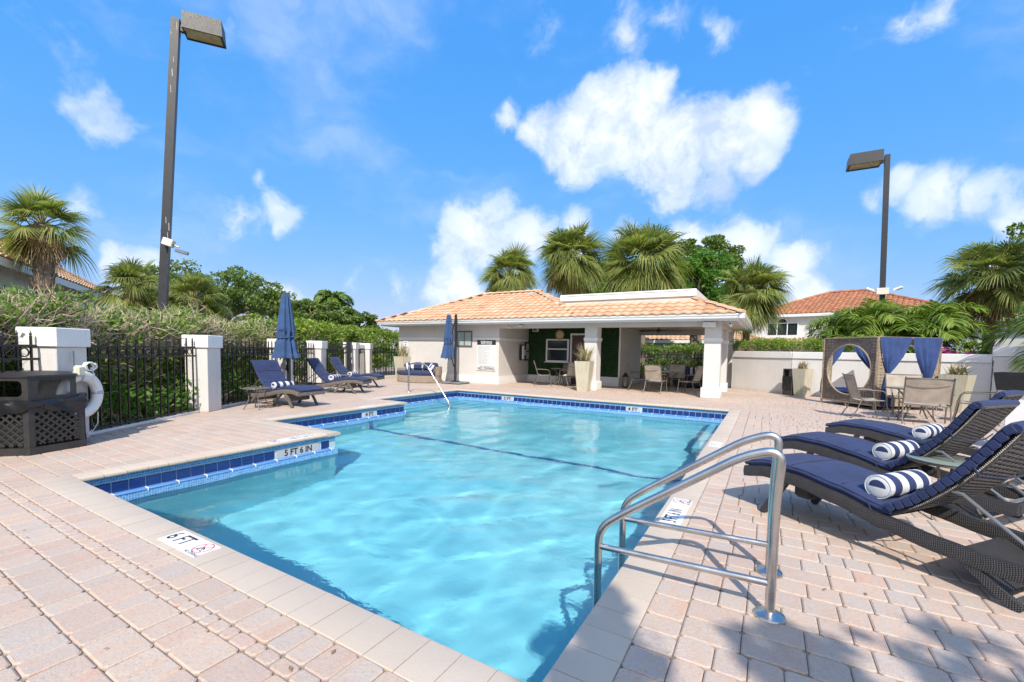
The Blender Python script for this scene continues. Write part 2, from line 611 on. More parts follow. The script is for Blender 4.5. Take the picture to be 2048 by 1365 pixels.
M['sling'] = fabric('sling_mesh', (.40, .345, .285), 420.0, 0.0)
M['sling_dark'] = fabric('sling_mesh_dark', (.22, .19, .165), 420.0, 0.0)
M['navy'] = fabric('navy_canvas', (.020, .034, .102))
M['navy_dark'] = fabric('navy_piping', (.020, .028, .075))
M['blue'] = fabric('blue_umbrella_canvas', (.036, .085, .205))
M['cabanablue'] = fabric('royal_blue_curtain', (.027, .060, .19))
M['wicker'] = wicker('charcoal_wicker', (.009, .009, .010), (.048, .046, .050))
M['wicker_grey'] = wicker('grey_brown_wicker', (.07, .06, .05), (.25, .215, .185))
M['wicker_tan'] = wicker('tan_wicker', (.20, .145, .10), (.50, .40, .31))
M['strand'] = plain('round_wicker_strand', (.06, .056, .058), 0.4, var=.35, vscale=25)
M['cane'] = plain('honey_grey_cane', (.33, .26, .185), 0.55, var=.3, vscale=10)
M['cane_dark'] = plain('shaded_cane', (.15, .12, .098), 0.6, var=.35, vscale=10)  # darker copy of cane: dimmer light on the cabana sides put into the colour
M['strut'] = plain('grey_strut', (.20, .22, .235), 0.35, metal=.4)
M['glass_top'] = plain('green_grey_glass', (.22, .26, .23), 0.12, var=.1)
M['concrete_planter'] = None
M['dark_glass'] = plain('dark_window_glass', (.025, .032, .036), 0.06, var=.2, vscale=1.0)
M['pane_light'] = plain('frosted_pane', (.42, .50, .50), 0.25, var=.1)
M['door'] = plain('maroon_door_paint', (.075, .032, .032), 0.45)
M['gold'] = plain('gilt_clock_rim', (.42, .26, .08), 0.4, metal=.3)
M['clockface'] = plain('cream_clock_face', (.62, .52, .33), 0.5)
M['ink'] = plain('black_print', (.02, .02, .022), 0.6)
M['inkgrey'] = plain('grey_print', (.30, .30, .31), 0.6)
M['red'] = plain('red_print', (.55, .07, .06), 0.6)
M['bluepaint'] = plain('blue_print', (.10, .20, .45), 0.6)
M['bag'] = plain('black_plastic_bag', (.016, .017, .02), 0.22, var=.2)
M['canplastic'] = plain('brown_black_plastic', (.034, .032, .033), 0.5, var=.25, vscale=12, grime=.2)
M['trunk'] = plain('palm_bark', (.21, .165, .125), 0.95, var=.4, vscale=9, bump=.8, bscale=22)
M['bark'] = plain('grey_bark', (.17, .135, .105), 0.95, var=.35, vscale=9, bump=.8, bscale=30)
M['twig'] = plain('bare_grey_twig', (.66, .56, .42), 0.9, var=.35, vscale=14)
M['tile'] = tile_mat('clay_tile', False)
M['tile_i'] = tile_mat('clay_tile_field', True)
M['tile_red'] = plain('brown_red_clay_tile', (.40, .17, .085), .85, var=.35, vscale=2.5, grime=.3)
M['pine'] = None
M['ficus'] = leaf_mat('ficus_leaf', [(.06, .13, .025), (.12, .22, .04), (.22, .33, .06), (.38, .46, .10)])
M['ficus_dark'] = leaf_mat('clipped_ficus_leaf', [(.07, .14, .022), (.16, .26, .04), (.30, .40, .06), (.48, .52, .10)])
M['oak'] = leaf_mat('broadleaf', [(.06, .11, .03), (.12, .19, .045), (.20, .28, .07), (.34, .40, .11)])
M['oak_bright'] = leaf_mat('bright_broadleaf', [(.05, .13, .015), (.10, .23, .03), (.20, .36, .05)])
M['sabal'] = leaf_mat('cabbage_palm_leaf', [(.09, .14, .04), (.19, .25, .07), (.34, .37, .11), (.48, .47, .18)], 0.42)
M['sabal_dead'] = leaf_mat('dry_palm_leaf', [(.26, .16, .07), (.36, .25, .12)], 0.2)
M['palm'] = leaf_mat('feather_palm_leaf', [(.06, .13, .02), (.12, .22, .03), (.25, .34, .055), (.42, .46, .11)], 0.4)
M['stalk'] = plain('yellow_green_stalk', (.28, .26, .09), 0.6)
M['bougain'] = leaf_mat('bougainvillea_bract', [(.42, .04, .22), (.55, .10, .33), (.30, .03, .18)], 0.4)
M['wallgreen'] = leaf_mat('artificial_boxwood', [(.020, .075, .018), (.04, .12, .03), (.07, .18, .05)], 0.15)
M['hedgeback'] = plain('dark_hedge_mat', (.012, .035, .013), .9)
M['agave'] = leaf_mat('grey_green_spiky_leaf', [(.16, .17, .09), (.34, .32, .17), (.50, .44, .27), (.58, .50, .36)], 0.2)
M['aloe'] = leaf_mat('dry_pink_leaf', [(.20, .22, .10), (.45, .38, .25), (.60, .50, .40)], 0.2)
M['ceiling'] = plain('ceiling_paint', (.55, .52, .48), 0.8, var=.05)
M['fan'] = plain('dark_fan_blade', (.03, .024, .02), 0.4)


def steel_mat():
    m, t, b = new_mat('brushed_stainless')
    pos = t.add('ShaderNodeNewGeometry').outputs['Position']
    t.inp(b, 'Base Color', t.mix(t.mapr(t.noise(pos, 6.0, 5.0), 0.3, 0.7), (.50, .475, .44), (.62, .60, .57)))
    b.inputs['Metallic'].default_value = 1.0
    t.inp(b, 'Roughness', t.mapr(t.noise(pos, 14.0, 4.0), 0.3, 0.7, 0.22, 0.36))
    t.inp(b, 'Normal', t.bump(t.noise(pos, 300.0, 2.0), 0.08, 0.002))
    return m


def planter_mat():
    m, t, b = new_mat('glazed_sage_planter')
    pos = t.add('ShaderNodeNewGeometry').outputs['Position']
    n = t.noise(t.vmath('MULTIPLY', pos, (14.0, 14.0, 1.2)), 1.0, 5.0, 0.6)
    c = t.ramp(n, [(0.3, (.42, .43, .33)), (0.5, (.54, .52, .41)), (0.62, (.50, .40, .26)), (0.75, (.60, .58, .49))])
    t.inp(b, 'Base Color', c)
    b.inputs['Roughness'].default_value = 0.45
    t.inp(b, 'Normal', t.bump(n, 0.2, 0.01))
    return m


def stripe_mat():
    m, t, b = new_mat('navy_white_awning_stripe')
    tc = t.add('ShaderNodeTexCoord').outputs['Object']
    sp = t.add('ShaderNodeSeparateXYZ'); t.l.new(tc, sp.inputs[0])
    a = t.math('GREATER_THAN', t.math('SINE', t.math('ADD', t.math('MULTIPLY', sp.outputs['Y'], 2 * math.pi / 0.165), 1.2)), 0.0)
    endc = t.math('GREATER_THAN', t.math('ABSOLUTE', sp.outputs['Y']), 0.248)
    zz = t.math('GREATER_THAN', sp.outputs['Z'], 0.0)
    sel = t.math('ADD', t.math('MULTIPLY', a, t.math('SUBTRACT', 1.0, endc)), t.math('MULTIPLY', zz, endc))
    c = t.mix(sel, (.66, .68, .69), (.025, .040, .12))
    t.inp(b, 'Base Color', c)
    b.inputs['Roughness'].default_value = 0.85
    t.inp(b, 'Normal', t.bump(t.noise(tc, 12.0, 3.0), 0.4, 0.01))
    return m


def mosaic_mat(name, c1, c2, pitch=0.026):
    """small glass mosaic squares with pale joints"""
    m, t, b = new_mat(name)
    g = t.add('ShaderNodeNewGeometry')
    sp = t.add('ShaderNodeSeparateXYZ'); t.l.new(g.outputs['Position'], sp.inputs[0])
    u = t.math('ADD', sp.outputs['X'], sp.outputs['Y'])
    fu = t.math('FRACT', t.math('DIVIDE', u, pitch)); fz = t.math('FRACT', t.math('DIVIDE', sp.outputs['Z'], pitch))
    j = t.math('MAXIMUM', t.math('LESS_THAN', fu, 0.13), t.math('LESS_THAN', fz, 0.13))
    cell = t.add('ShaderNodeCombineXYZ')
    t.inp(cell, 'X', t.math('FLOOR', t.math('DIVIDE', u, pitch))); t.inp(cell, 'Y', t.math('FLOOR', t.math('DIVIDE', sp.outputs['Z'], pitch)))
    wn = t.add('ShaderNodeTexWhiteNoise'); t.l.new(cell.outputs[0], wn.inputs[0])
    c = t.mix(wn.outputs[0], c1, c2)
    c = t.mix(j, c, (.45, .62, .80))
    t.inp(b, 'Base Color', c)
    b.inputs['Roughness'].default_value = 0.2
    return m


def blue_tile_mat():
    m, t, b = new_mat('cobalt_glazed_tile')
    g = t.add('ShaderNodeNewGeometry')
    n = t.noise(t.vmath('MULTIPLY', g.outputs['Position'], (3.0, 3.0, 30.0)), 2.0, 4.0, 0.6)
    c = t.mix(t.mapr(n, 0.3, 0.7), (.006, .022, .11), (.014, .050, .21))
    c = t.mix(t.math('MULTIPLY', t.add('ShaderNodeObjectInfo').outputs['Random'], 0.35), c, (.008, .03, .17))
    t.inp(b, 'Base Color', c)
    b.inputs['Roughness'].default_value = 0.12
    return m


def plaster_mat():
    m, t, b = new_mat('pool_plaster')
    pos = t.add('ShaderNodeNewGeometry').outputs['Position']
    n = t.noise(pos, 0.8, 6.0, 0.6)
    c = t.mix(t.mapr(n, 0.3, 0.72), PLASTER[0], PLASTER[1])
    t.inp(b, 'Base Color', c)
    b.inputs['Roughness'].default_value = 0.8
    b.inputs['Specular IOR Level'].default_value = 0.1
    return m


def water_mat():
    m, t, b = new_mat('pool_water')
    t.n.remove(b)
    pos = t.add('ShaderNodeNewGeometry').outputs['Position']
    h1 = t.noise(t.vmath('MULTIPLY', pos, (1.0, 1.35, 1.0)), 3.2, 4.0, 0.55, 0.6)
    h2 = t.noise(t.vmath('MULTIPLY', pos, (1.0, 1.2, 1.0)), 13.0, 3.0, 0.5, 0.4)
    nb = t.bump(t.math('ADD', t.math('MULTIPLY', h1, 1.0), t.math('MULTIPLY', h2, 0.22)), 0.22, 0.03)
    tr = t.add('ShaderNodeBsdfTransparent'); tr.inputs[0].default_value = (*WATER_TINT, 1)
    rf = t.add('ShaderNodeBsdfRefraction'); rf.inputs[0].default_value = (*WATER_TINT, 1); rf.inputs['IOR'].default_value = 1.33; rf.inputs['Roughness'].default_value = 0.0
    t.l.new(nb, rf.inputs['Normal'])
    gl = t.add('ShaderNodeBsdfGlossy'); gl.inputs['Roughness'].default_value = 0.015; t.l.new(nb, gl.inputs['Normal'])
    fr = t.add('ShaderNodeFresnel'); fr.inputs['IOR'].default_value = 1.33; t.l.new(nb, fr.inputs['Normal'])
    m1 = t.add('ShaderNodeMixShader'); m1.inputs[0].default_value = WATER_REFR
    t.l.new(tr.outputs[0], m1.inputs[1]); t.l.new(rf.outputs[0], m1.inputs[2])
    m2 = t.add('ShaderNodeMixShader'); t.l.new(fr.outputs[0], m2.inputs[0])
    t.l.new(m1.outputs[0], m2.inputs[1]); t.l.new(gl.outputs[0], m2.inputs[2])
    t.l.new(m2.outputs[0], t.n['Material Output'].inputs[0])
    return m


PLASTER = ((.26, .67, .79), (.42, .81, .89))
WATER_TINT = (.84, 1.0, 1.0)
WATER_REFR = 1.0
M['steel'] = steel_mat()
M['concrete_planter'] = planter_mat()
M['stripe'] = stripe_mat()
M['mosaic'] = mosaic_mat('blue_glass_mosaic', (.03, .16, .42), (.10, .34, .62))
M['mosaic_light'] = mosaic_mat('light_blue_mosaic', (.07, .26, .55), (.16, .42, .72))
M['ledge'] = plain('light_blue_ledge_glaze', (.13, .30, .66), 0.15, var=.15)
M['bluetile'] = blue_tile_mat()
M['plaster'] = plaster_mat()
M['water'] = water_mat()
M['markertile'] = plain('grey_marker_tile', (.50, .50, .49), 0.3, var=.05)
M['grout'] = plain('pale_grout', (.50, .60, .66), 0.7)
M['lane'] = plain('navy_lane_tile', (.02, .11, .36), 0.4)

M['bluecloth'] = fabric('sky_blue_cloth', (.10, .33, .62))
M['candle'] = plain('ivory_candle', (.60, .50, .30), .5)
M['band'] = plain('lavender_grey_band', (.42, .45, .60), .5)
M['cream'] = plain('cream_float_plastic', (.72, .72, .55), .5)
M['gutter_green'] = plain('green_gutter_paint', (.10, .19, .17), .5)


def cush_mat():
    m, t, b = new_mat('bold_striped_cushion')
    tc = t.add('ShaderNodeTexCoord').outputs['Object']
    sp = t.add('ShaderNodeSeparateXYZ'); t.l.new(tc, sp.inputs[0])
    a = t.math('GREATER_THAN', t.math('SINE', t.math('MULTIPLY', sp.outputs['X'], 2 * math.pi / 0.19)), 0.0)
    t.inp(b, 'Base Color', t.mix(a, (.64, .66, .67), (.03, .045, .13)))
    b.inputs['Roughness'].default_value = .85
    return m


M['cushstripe'] = cush_mat()
# ------------------------------------------------------------------ ground, pool, deck
def struct(name, mb, mat, smooth=False, label=None):
    return mb.build(name, mat, None, smooth, kind='structure', label=label)


XR, XA, XB, XC = -0.77, -6.04, -8.06, -9.25       # pool edges in plan
YN, Y1, Y2, YF = 1.58, 4.76, 8.42, 12.12
CW = 0.26                                          # coping width
WATER_Z = -0.335
# far ground sheet with a hole where the pool deck lies
g = MB()
HX0, HX1, HY0, HY1 = -24, 12, -8, 26
for (a, b, c, d) in ((-900, 900, -900, HY0), (-900, 900, HY1, 900), (-900, HX0, HY0, HY1), (HX1, 900, HY0, HY1)):
    g.poly([(a, c, -0.03), (b, c, -0.03), (b, d, -0.03), (a, d, -0.03)])
struct('ground', g, M['grass'])
g = MB()
px0, px1, py0, py1 = XC - .15, XR + .15, YN - .15, YF + .15
for (a, b, c, d) in ((HX0, HX1, HY0, py0), (HX0, HX1, py1, HY1), (HX0, px0, py0, py1), (px1, HX1, py0, py1),
                     (px0, XB - .15, py0, Y2 - .0), (XB - .15, XA - .15, py0, Y1 - .0)):
    g.poly([(a, c, -0.014), (b, c, -0.014), (b, d, -0.014), (a, d, -0.014)])
struct('paving_bed', g, M['bed'])

# pool basin: walls 6 cm back from the coping nose, floor sloping from 3 ft (far) to 6 ft (near)
o = 0.06
basin = MB()
out = [(XA - o, YN - o), (XR + o, YN - o), (XR + o, YF + o), (XC - o, YF + o), (XC - o, Y2 - o), (XB - o, Y2 - o), (XB - o, Y1 - o), (XA - o, Y1 - o)]
# convex corners of the stepped side
out = [(XA - o, YN - o), (XR + o, YN - o), (XR + o, YF + o), (XC - o, YF + o), (XC - o, Y2 - o), (XB - o, Y2 - o), (XB - o, Y1 - o), (XA - o, Y1 - o)]


def floor_z(y):
    if y > 9.0: return -1.15 + (YF - y) * -0.02
    if y > 6.6: return -1.22 - (9.0 - y) * 0.10
    return max(-1.46 - (6.6 - y) * 0.13, -2.05)


zt = -0.045
ys = [YN - o, 2.2, 3.2, 4.2, Y1 - o, 5.6, 6.6, 7.6, Y2 - o, 9.0, 10.5, YF + o]


def xl(y):
    return XA - o if y < Y1 - o else (XB - o if y < Y2 - o else XC - o)


for a, b in zip(ys, ys[1:]):
    x0 = xl((a + b) / 2)
    za, zb = floor_z(a), floor_z(b)
    basin.poly([(x0, a, za), (XR + o, a, za), (XR + o, b, zb), (x0, b, zb)])
    basin.poly([(x0, a, zt), (x0, a, za), (x0, b, zb), (x0, b, zt)])
    basin.poly([(XR + o, a, za), (XR + o, a, zt), (XR + o, b, zt), (XR + o, b, zb)])
basin.poly([(XA - o, YN - o, floor_z(0)), (XA - o, YN - o, zt), (XR + o, YN - o, zt), (XR + o, YN - o, floor_z(0))])
basin.poly([(XC - o, YF + o, zt), (XC - o, YF + o, floor_z(13)), (XR + o, YF + o, floor_z(13)), (XR + o, YF + o, zt)])
for (xa, xb, y) in ((XB - o, XA - o, Y1 - o), (XC - o, XB - o, Y2 - o)):
    basin.poly([(xa, y, zt), (xb, y, zt), (xb, y, -1.7), (xa, y, -1.7)])
pool = struct('pool_basin', basin, M['plaster'])

# entry steps in the far left corner
for k in range(4):
    s = MB()
    s.bbox(XC - .05, XC + .32 * (k + 1), Y2, YF + .05, -1.25, -0.40 - 0.2 * k, 0.02)
    s.build('pool_step', M['plaster'], pool)
# steps at the shallow side ledge along right far wall (narrow bench)
s = MB(); s.bbox(XR - .42, XR + .05, 8.9, YF + .05, -1.25, -0.62, 0.03)
s.build('bench_ledge', M['plaster'], pool)
# navy stripe where the slope begins, running over the floor and up both walls
s = MB()
s.box(XB - o + .004, XR + o - .004, 7.22, 7.32, -1.48, -1.378)
s.box(XB - o, XB - o + .006, 7.20, 7.32, floor_z(7.3), -0.42)
s.build('lane_stripe', M['lane'], pool)


# waterline tiles (cobalt), mosaic strips and the ledge tiles below them
tile_mesh = MB().bbox(-0.072, 0.072, -0.006, 0.0, -0.058, 0.058, 0.002).mesh('cobalt_tile', M['bluetile'])
ledge_mesh = MB().bbox(-0.147, 0.147, -0.085, 0.0, -0.016, 0.016, 0.012).mesh('ledge_tile', M['ledge'], True)
tab_mesh = MB().bbox(-0.006, 0.006, -0.089, 0.0, -0.022, 0.0175, 0.004).mesh('ledge_joint', M['white'])
tiles = thing('waterline_tiling', 'cobalt tile band with mosaic strips and depth numbers around the pool waterline', 'tiling', (0, 0, 0))
mos = MB(); mosl = MB(); joints = MB()
MARKS = []


def tile_wall(p, q, marks=()):
    """p, q = wall line in plan, pool lies to the right of p->q ... local +y points into the wall"""
    p = Vector((*p, 0)); q = Vector((*q, 0)); L = (q - p).length; u = (q - p).normalized()
    ang = math.atan2(u.y, u.x)
    T = Matrix.Translation(p) @ Matrix.Rotation(ang, 4, 'Z')
    mos.box(0, L, -0.010, -0.001, -0.105, -0.046, T)
    mosl.box(0, L, -0.080, -0.001, -0.40, -0.262, T)
    joints.box(0, L, -0.003, -0.0005, -0.262, -0.105, T)
    n = int(L / 0.152)
    for i in range(n + 1):
        s = (i + 0.5) * 0.152
        if s > L - 0.05: break
        if any(a - 0.05 < s < b + 0.05 for (a, b, _) in marks): continue
        link('tile', tile_mesh, tiles, loc=T @ Vector((s, -0.004, -0.176)), rot=(0, 0, ang))
    n = int(L / 0.303)
    for i in range(n + 1):
        s = (i + 0.5) * 0.303
        if s > L: break
        link('ledge_tile', ledge_mesh, tiles, loc=T @ Vector((s, 0, -0.252)), rot=(0, 0, ang))
        link('ledge_joint', tab_mesh, tiles, loc=T @ Vector((s + .1515, 0, -0.252)), rot=(0, 0, ang))
    for (a, b, txt) in marks:
        mk = MB().bbox(a, b, -0.014, -0.001, -0.238, -0.112, 0.002, T).build('marker_tile', M['markertile'], tiles)
        w = b - a
        Q = T @ Matrix.Translation((a + w / 2, -0.0152, -0.222)) @ Matrix.Rotation(math.pi / 2, 4, 'X')
        lettering(txt, 0.128, M['ink'], mk, Q, bold=0.0035, sx=w * .86 / (0.063 * len(txt)) * .85, align='CENTER')


# local +y must point away from the water, so walk with the water on the right-hand side... (local -y is water)
tile_wall((XA - o, YN - o + .02), (XA - o, Y1 - o - .01), marks=((2.15, 2.85, '5 FT 6 IN'),))
tile_wall((XB - o, Y1 - o), (XB - o, Y2 - o - .01), marks=((2.33, 2.68, '4 FT'),))
tile_wall((XC - o, Y2 - o), (XC - o, YF + o))
tile_wall((XC - o, YF + o), (XR + o, YF + o), marks=((XC * -1 - 7.46 + o, 9.25 - 7.06 + o, '3 FT'), (9.25 - 3.38 + o, 9.25 - 2.99 + o, '4 FT')))
mos.build('mosaic_strip', M['mosaic'], tiles, kind='stuff')
mosl.build('mosaic_ledge_front', M['mosaic_light'], tiles, kind='stuff')
joints.build('grout', M['grout'], tiles, kind='stuff')

# coping stones
cop_prof = [(0.0, -0.048), (0.245, -0.048), (0.259, -0.036), (0.262, -0.022), (0.256, -0.006), (0.243, 0.0), (0.004, 0.0), (0.0, -0.004)]
def coping_mesh(w):
    mb = MB(); n = len(cop_prof)
    for sx in (-w / 2 + .0022, w / 2 - .0022):
        mb.vs([(sx, y, z + .012) for y, z in cop_prof])
    mb.face(list(range(n))[::-1]); mb.face(range(n, 2 * n))
    for i in range(n):
        j = (i + 1) % n
        mb.face((i, j, n + j, n + i))
    return mb.mesh('coping_stone', M['coping'], True)


coping = thing('pool_coping', 'cream bullnose coping stones edging the whole swimming pool', 'coping', (0, 0, 0))
cmeshes = [coping_mesh(w) for w in (0.19,)]


def coping_run(p, q):
    """nose points to local +y; outer edge of coping runs p->q"""
    p = Vector((*p, 0)); q = Vector((*q, 0)); L = (q - p).length; u = (q - p).normalized(); ang = math.atan2(u.y, u.x)
    n = max(1, round(L / 0.19)); w = L / n
    for i in range(n):
        s = (i + .5) * w
        c = p + u * s
        ob = link('coping_stone', cmeshes[0], coping, loc=(c.x, c.y, -0.012 + random.uniform(-.0012, .0012)), rot=(random.uniform(-.003, .003), random.uniform(-.003, .003), ang))
        ob.scale = (w / 0.19, 1, 1)


coping_run((XA - CW, YN - CW), (XR, YN - CW))                 # near edge, nose +y
coping_run((XR + CW, YN - CW), (XR + CW, YF + CW))             # right edge, nose -x
coping_run((XR, YF + CW), (XC - CW, YF + CW))                 # far edge, nose -y
coping_run((XC - CW, YF), (XC - CW, Y2))                      # nose +x
coping_run((XC - CW, Y2 - CW), (XB, Y2 - CW))
coping_run((XB - CW, Y2 - CW), (XB - CW, Y1))
coping_run((XB - CW, Y1 - CW), (XA, Y1 - CW))
coping_run((XA - CW, Y1 - CW), (XA - CW, YN))

# no-diving and depth plates set in the coping
def deck_plate(x, y, ang, w, txt, label, sign=True):
    t = thing('depth_marker', label, 'depth marker', (x, y, 0.003), ang, 'depth plates set in the coping')
    MB().bbox(-w / 2, w / 2, -.085, .085, -0.004, 0.0015, .001).build('plate', M['white'], t)
    tw = w - (0.17 if sign else 0.03)
    lettering(txt, 0.155, M['inkgrey'] if not sign else M['ink'], t, Matrix.Translation((-w / 2 + .015, -.045, .0018)), bold=.0018, sx=tw / (0.078 * len(txt)) * .78, depth=.0004)
    if sign:
        c = w / 2 - .085
        ring = MB()
        for k in range(24):
            a0 = 2 * math.pi * k / 24; a1 = 2 * math.pi * (k + 1) / 24
            P = lambda r, a: (c + r * math.cos(a), .012 + r * math.sin(a), .0022)
            ring.poly([P(.06, a0), P(.068, a0), P(.068, a1), P(.06, a1)])
        for s in (1, -1):
            ring.bar((c - .045, .012 - .045 * s, .0022), (c + .045, .012 + .045 * s, .0022), .006, .0006)
        ring.build('ban_ring', M['red'], t)
        fig = MB()
        fig.bar((c - .03, -.015, .0027), (c + .005, .02, .0027), .012, .0006); fig.bar((c + .005, .02, .0027), (c + .03, .0, .0027), .008, .0006)
        fig.bar((c - .03, -.02, .0027), (c + .03, -.02, .0027), .004, .0006)
        fig.build('diver', M['ink'], t)
        lettering('NO DIVING', 0.032, M['ink'], t, Matrix.Translation((c - .075, -.078, .0022)), depth=.0003)
    return t


deck_plate(-3.46, 1.455, 0, .52, '6 FT', 'white 6 FT plate with red no-diving ring in the near coping')
deck_plate(-0.64, 4.06, math.pi / 2, .68, '5 FT 6 IN', 'white 5 FT 6 IN plate in the right coping beyond the ladder rail')
deck_plate(-0.64, 7.4, math.pi / 2, .40, '5 FT', 'faded 5 FT plate in the right coping level with the loungers', False)
deck_plate(-6.17, 3.98, -math.pi / 2, .70, '5 FT 6 IN', 'depth plate above the 5 FT 6 IN waterline tiles, seen upside down')
deck_plate(-8.19, 7.2, -math.pi / 2, .36, '4 FT', 'worn depth plate above the 4 FT waterline tiles', False)

# water: a gently waved sheet
nx, ny = 190, 260
xs = np.linspace(XC - o, XR + o, nx); yy = np.linspace(YN - o, YF + o, ny)
X, Yg = np.meshgrid(xs, yy)
Z = np.full_like(X, WATER_Z)
rs = np.random.default_rng(5)
for k in range(36):
    lam = rs.uniform(.16, 1.1); a = rs.uniform(0, 2 * math.pi); ph = rs.uniform(0, 6.28)
    Z += 0.0011 * lam ** 1.35 * np.sin(2 * np.pi / lam * (X * math.cos(a) + Yg * math.sin(a)) + ph + 1.1 * np.sin(X * .9 + k) + .9 * np.sin(Yg * 1.1 - k))
for (cx, cy, am) in ((-3.6, 3.4, .0003), (-2.2, 4.6, .0003), (-4.4, 5.6, .0002), (-2.9, 8.8, .0003)):
    rr = np.hypot(X - cx, Yg - cy)
    Z += am * np.sin(rr * 2 * np.pi / .22) * np.exp(-((rr - .55) / .35) ** 2)
V = np.stack([X.ravel(), Yg.ravel(), Z.ravel()], 1)
idx = np.arange(nx * ny).reshape(ny, nx)
F = np.stack([idx[:-1, :-1].ravel(), idx[:-1, 1:].ravel(), idx[1:, 1:].ravel(), idx[1:, :-1].ravel()], 1)
cen = V[F].mean(1)
xlv = np.where(cen[:, 1] < Y1 - o, XA - o, np.where(cen[:, 1] < Y2 - o, XB - o, XC - o))
keep = cen[:, 0] > xlv - .02
water = link('pool_water', np_mesh('pool_water', V, F[keep], M['water'], smooth=True), kind='structure')
water.cycles.is_caustics_caster = True
for _o in [pool] + list(pool.children): _o.cycles.is_caustics_receiver = True


# ---- pavers
def paver_mesh(w, d, fine, mat):
    mb = MB(); gpp = .0022; hw, hd = w / 2 - gpp, d / 2 - gpp
    if fine:
        c = .016
        def ring(i, z, c):
            x, y = hw - i, hd - i
            return [(-x + c, -y, z), (x - c, -y, z), (x, -y + c, z), (x, y - c, z), (x - c, y, z), (-x + c, y, z), (-x, y - c, z), (-x, -y + c, z)]
        a = mb.vs(ring(0, -.03, c)); b = mb.vs(ring(0, -.0055, c)); e = mb.vs(ring(.0075, 0, c * .8))
        for p, q in ((a, b), (b, e)):
            for k in range(8):
                j = (k + 1) % 8
                mb.face((p + k, p + j, q + j, q + k))
        mb.face(range(e, e + 8))
    else:
        i = .005
        a = mb.vs([(-hw, -hd, -.02), (hw, -hd, -.02), (hw, hd, -.02), (-hw, hd, -.02)])
        b = mb.vs([(-hw + i, -hd + i, 0), (hw - i, -hd + i, 0), (hw - i, hd - i, 0), (-hw + i, hd - i, 0)])
        for k in range(4):
            j = (k + 1) % 4
            mb.face((a + k, a + j, b + j, b + k))
        mb.face(range(b, b + 4))
    return mb.mesh('paver', mat)


DECK = []     # (x, y, w, d)
def seg_fill(x0, x1, y0, y1, widths=(.14, .14, .165, .27), along='x'):
    s = (x0 if along == 'x' else y0); e = (x1 if along == 'x' else y1)
    while e - s > 0.04:
        w = random.choice(widths)
        if e - s < w + .07: w = e - s if e - s < .3 else (e - s) / 2
        if along == 'x': DECK.append((s + w / 2, (y0 + y1) / 2, w, y1 - y0))
        else: DECK.append(((x0 + x1) / 2, s + w / 2, x1 - x0, w))
        s += w


def fence_x(y):
    """x of the fence line (left border of the deck) at depth y"""
    pts = [(-6.0, -2.0), (-8.45, 1.9), (-10.15, 4.8), (-11.8, 7.6), (-13.15, 9.7), (-14.9, 12.4), (-16.0, 14.3), (-16.4, 16.0), (-16.4, 30)]
    for (x0, y0), (x1, y1) in zip(pts, pts[1:]):
        if y <= y1: return x0 + (x1 - x0) * (y - y0) / (y1 - y0)
    return pts[-1][0]


def wall_x(y):
    """x of the boundary wall (right border of the deck)"""
    if y < 16.9: return 7.0
    if y < 18.65: return 0.76 + (18.65 - y) * (5.4 - .76) / 1.75
    if y < 20.0: return -1.2 + (20.0 - y) * 1.96 / 1.35
    return -1.25


bands = [(-1.4, 1.055, 13), (1.055, 1.135, 1), (1.135, 1.32, 1), (1.32, 4.5, 17), (4.5, 8.16, 20), (8.16, 12.38, 23), (12.38, 21.6, 50)]
for (b0, b1, n) in bands:
    for i in range(n):
        y0 = b0 + (b1 - b0) * i / n; y1 = b0 + (b1 - b0) * (i + 1) / n; ym = (y0 + y1) / 2
        xa, xb = fence_x(ym) - .1, min(wall_x(ym), 7.0)
        wd = (.085, .11, .14) if n == 1 and b1 < 1.2 and b0 > 1.0 and b1 - b0 < .1 else (.14, .14, .165, .27)
        if ym < 1.32 or ym > 12.38: seg_fill(xa, xb, y0, y1, wd)
        else:
            left = XA - CW if ym < 4.5 else (XB - CW if ym < 8.16 else XC - CW)
            seg_fill(xa, left, y0, y1)
            seg_fill(XR + CW + .19, xb, y0, y1)
seg_fill(XR + CW, XR + CW + .19, 1.32, 12.38, widths=(.15, .18, .19, .22), along='y')

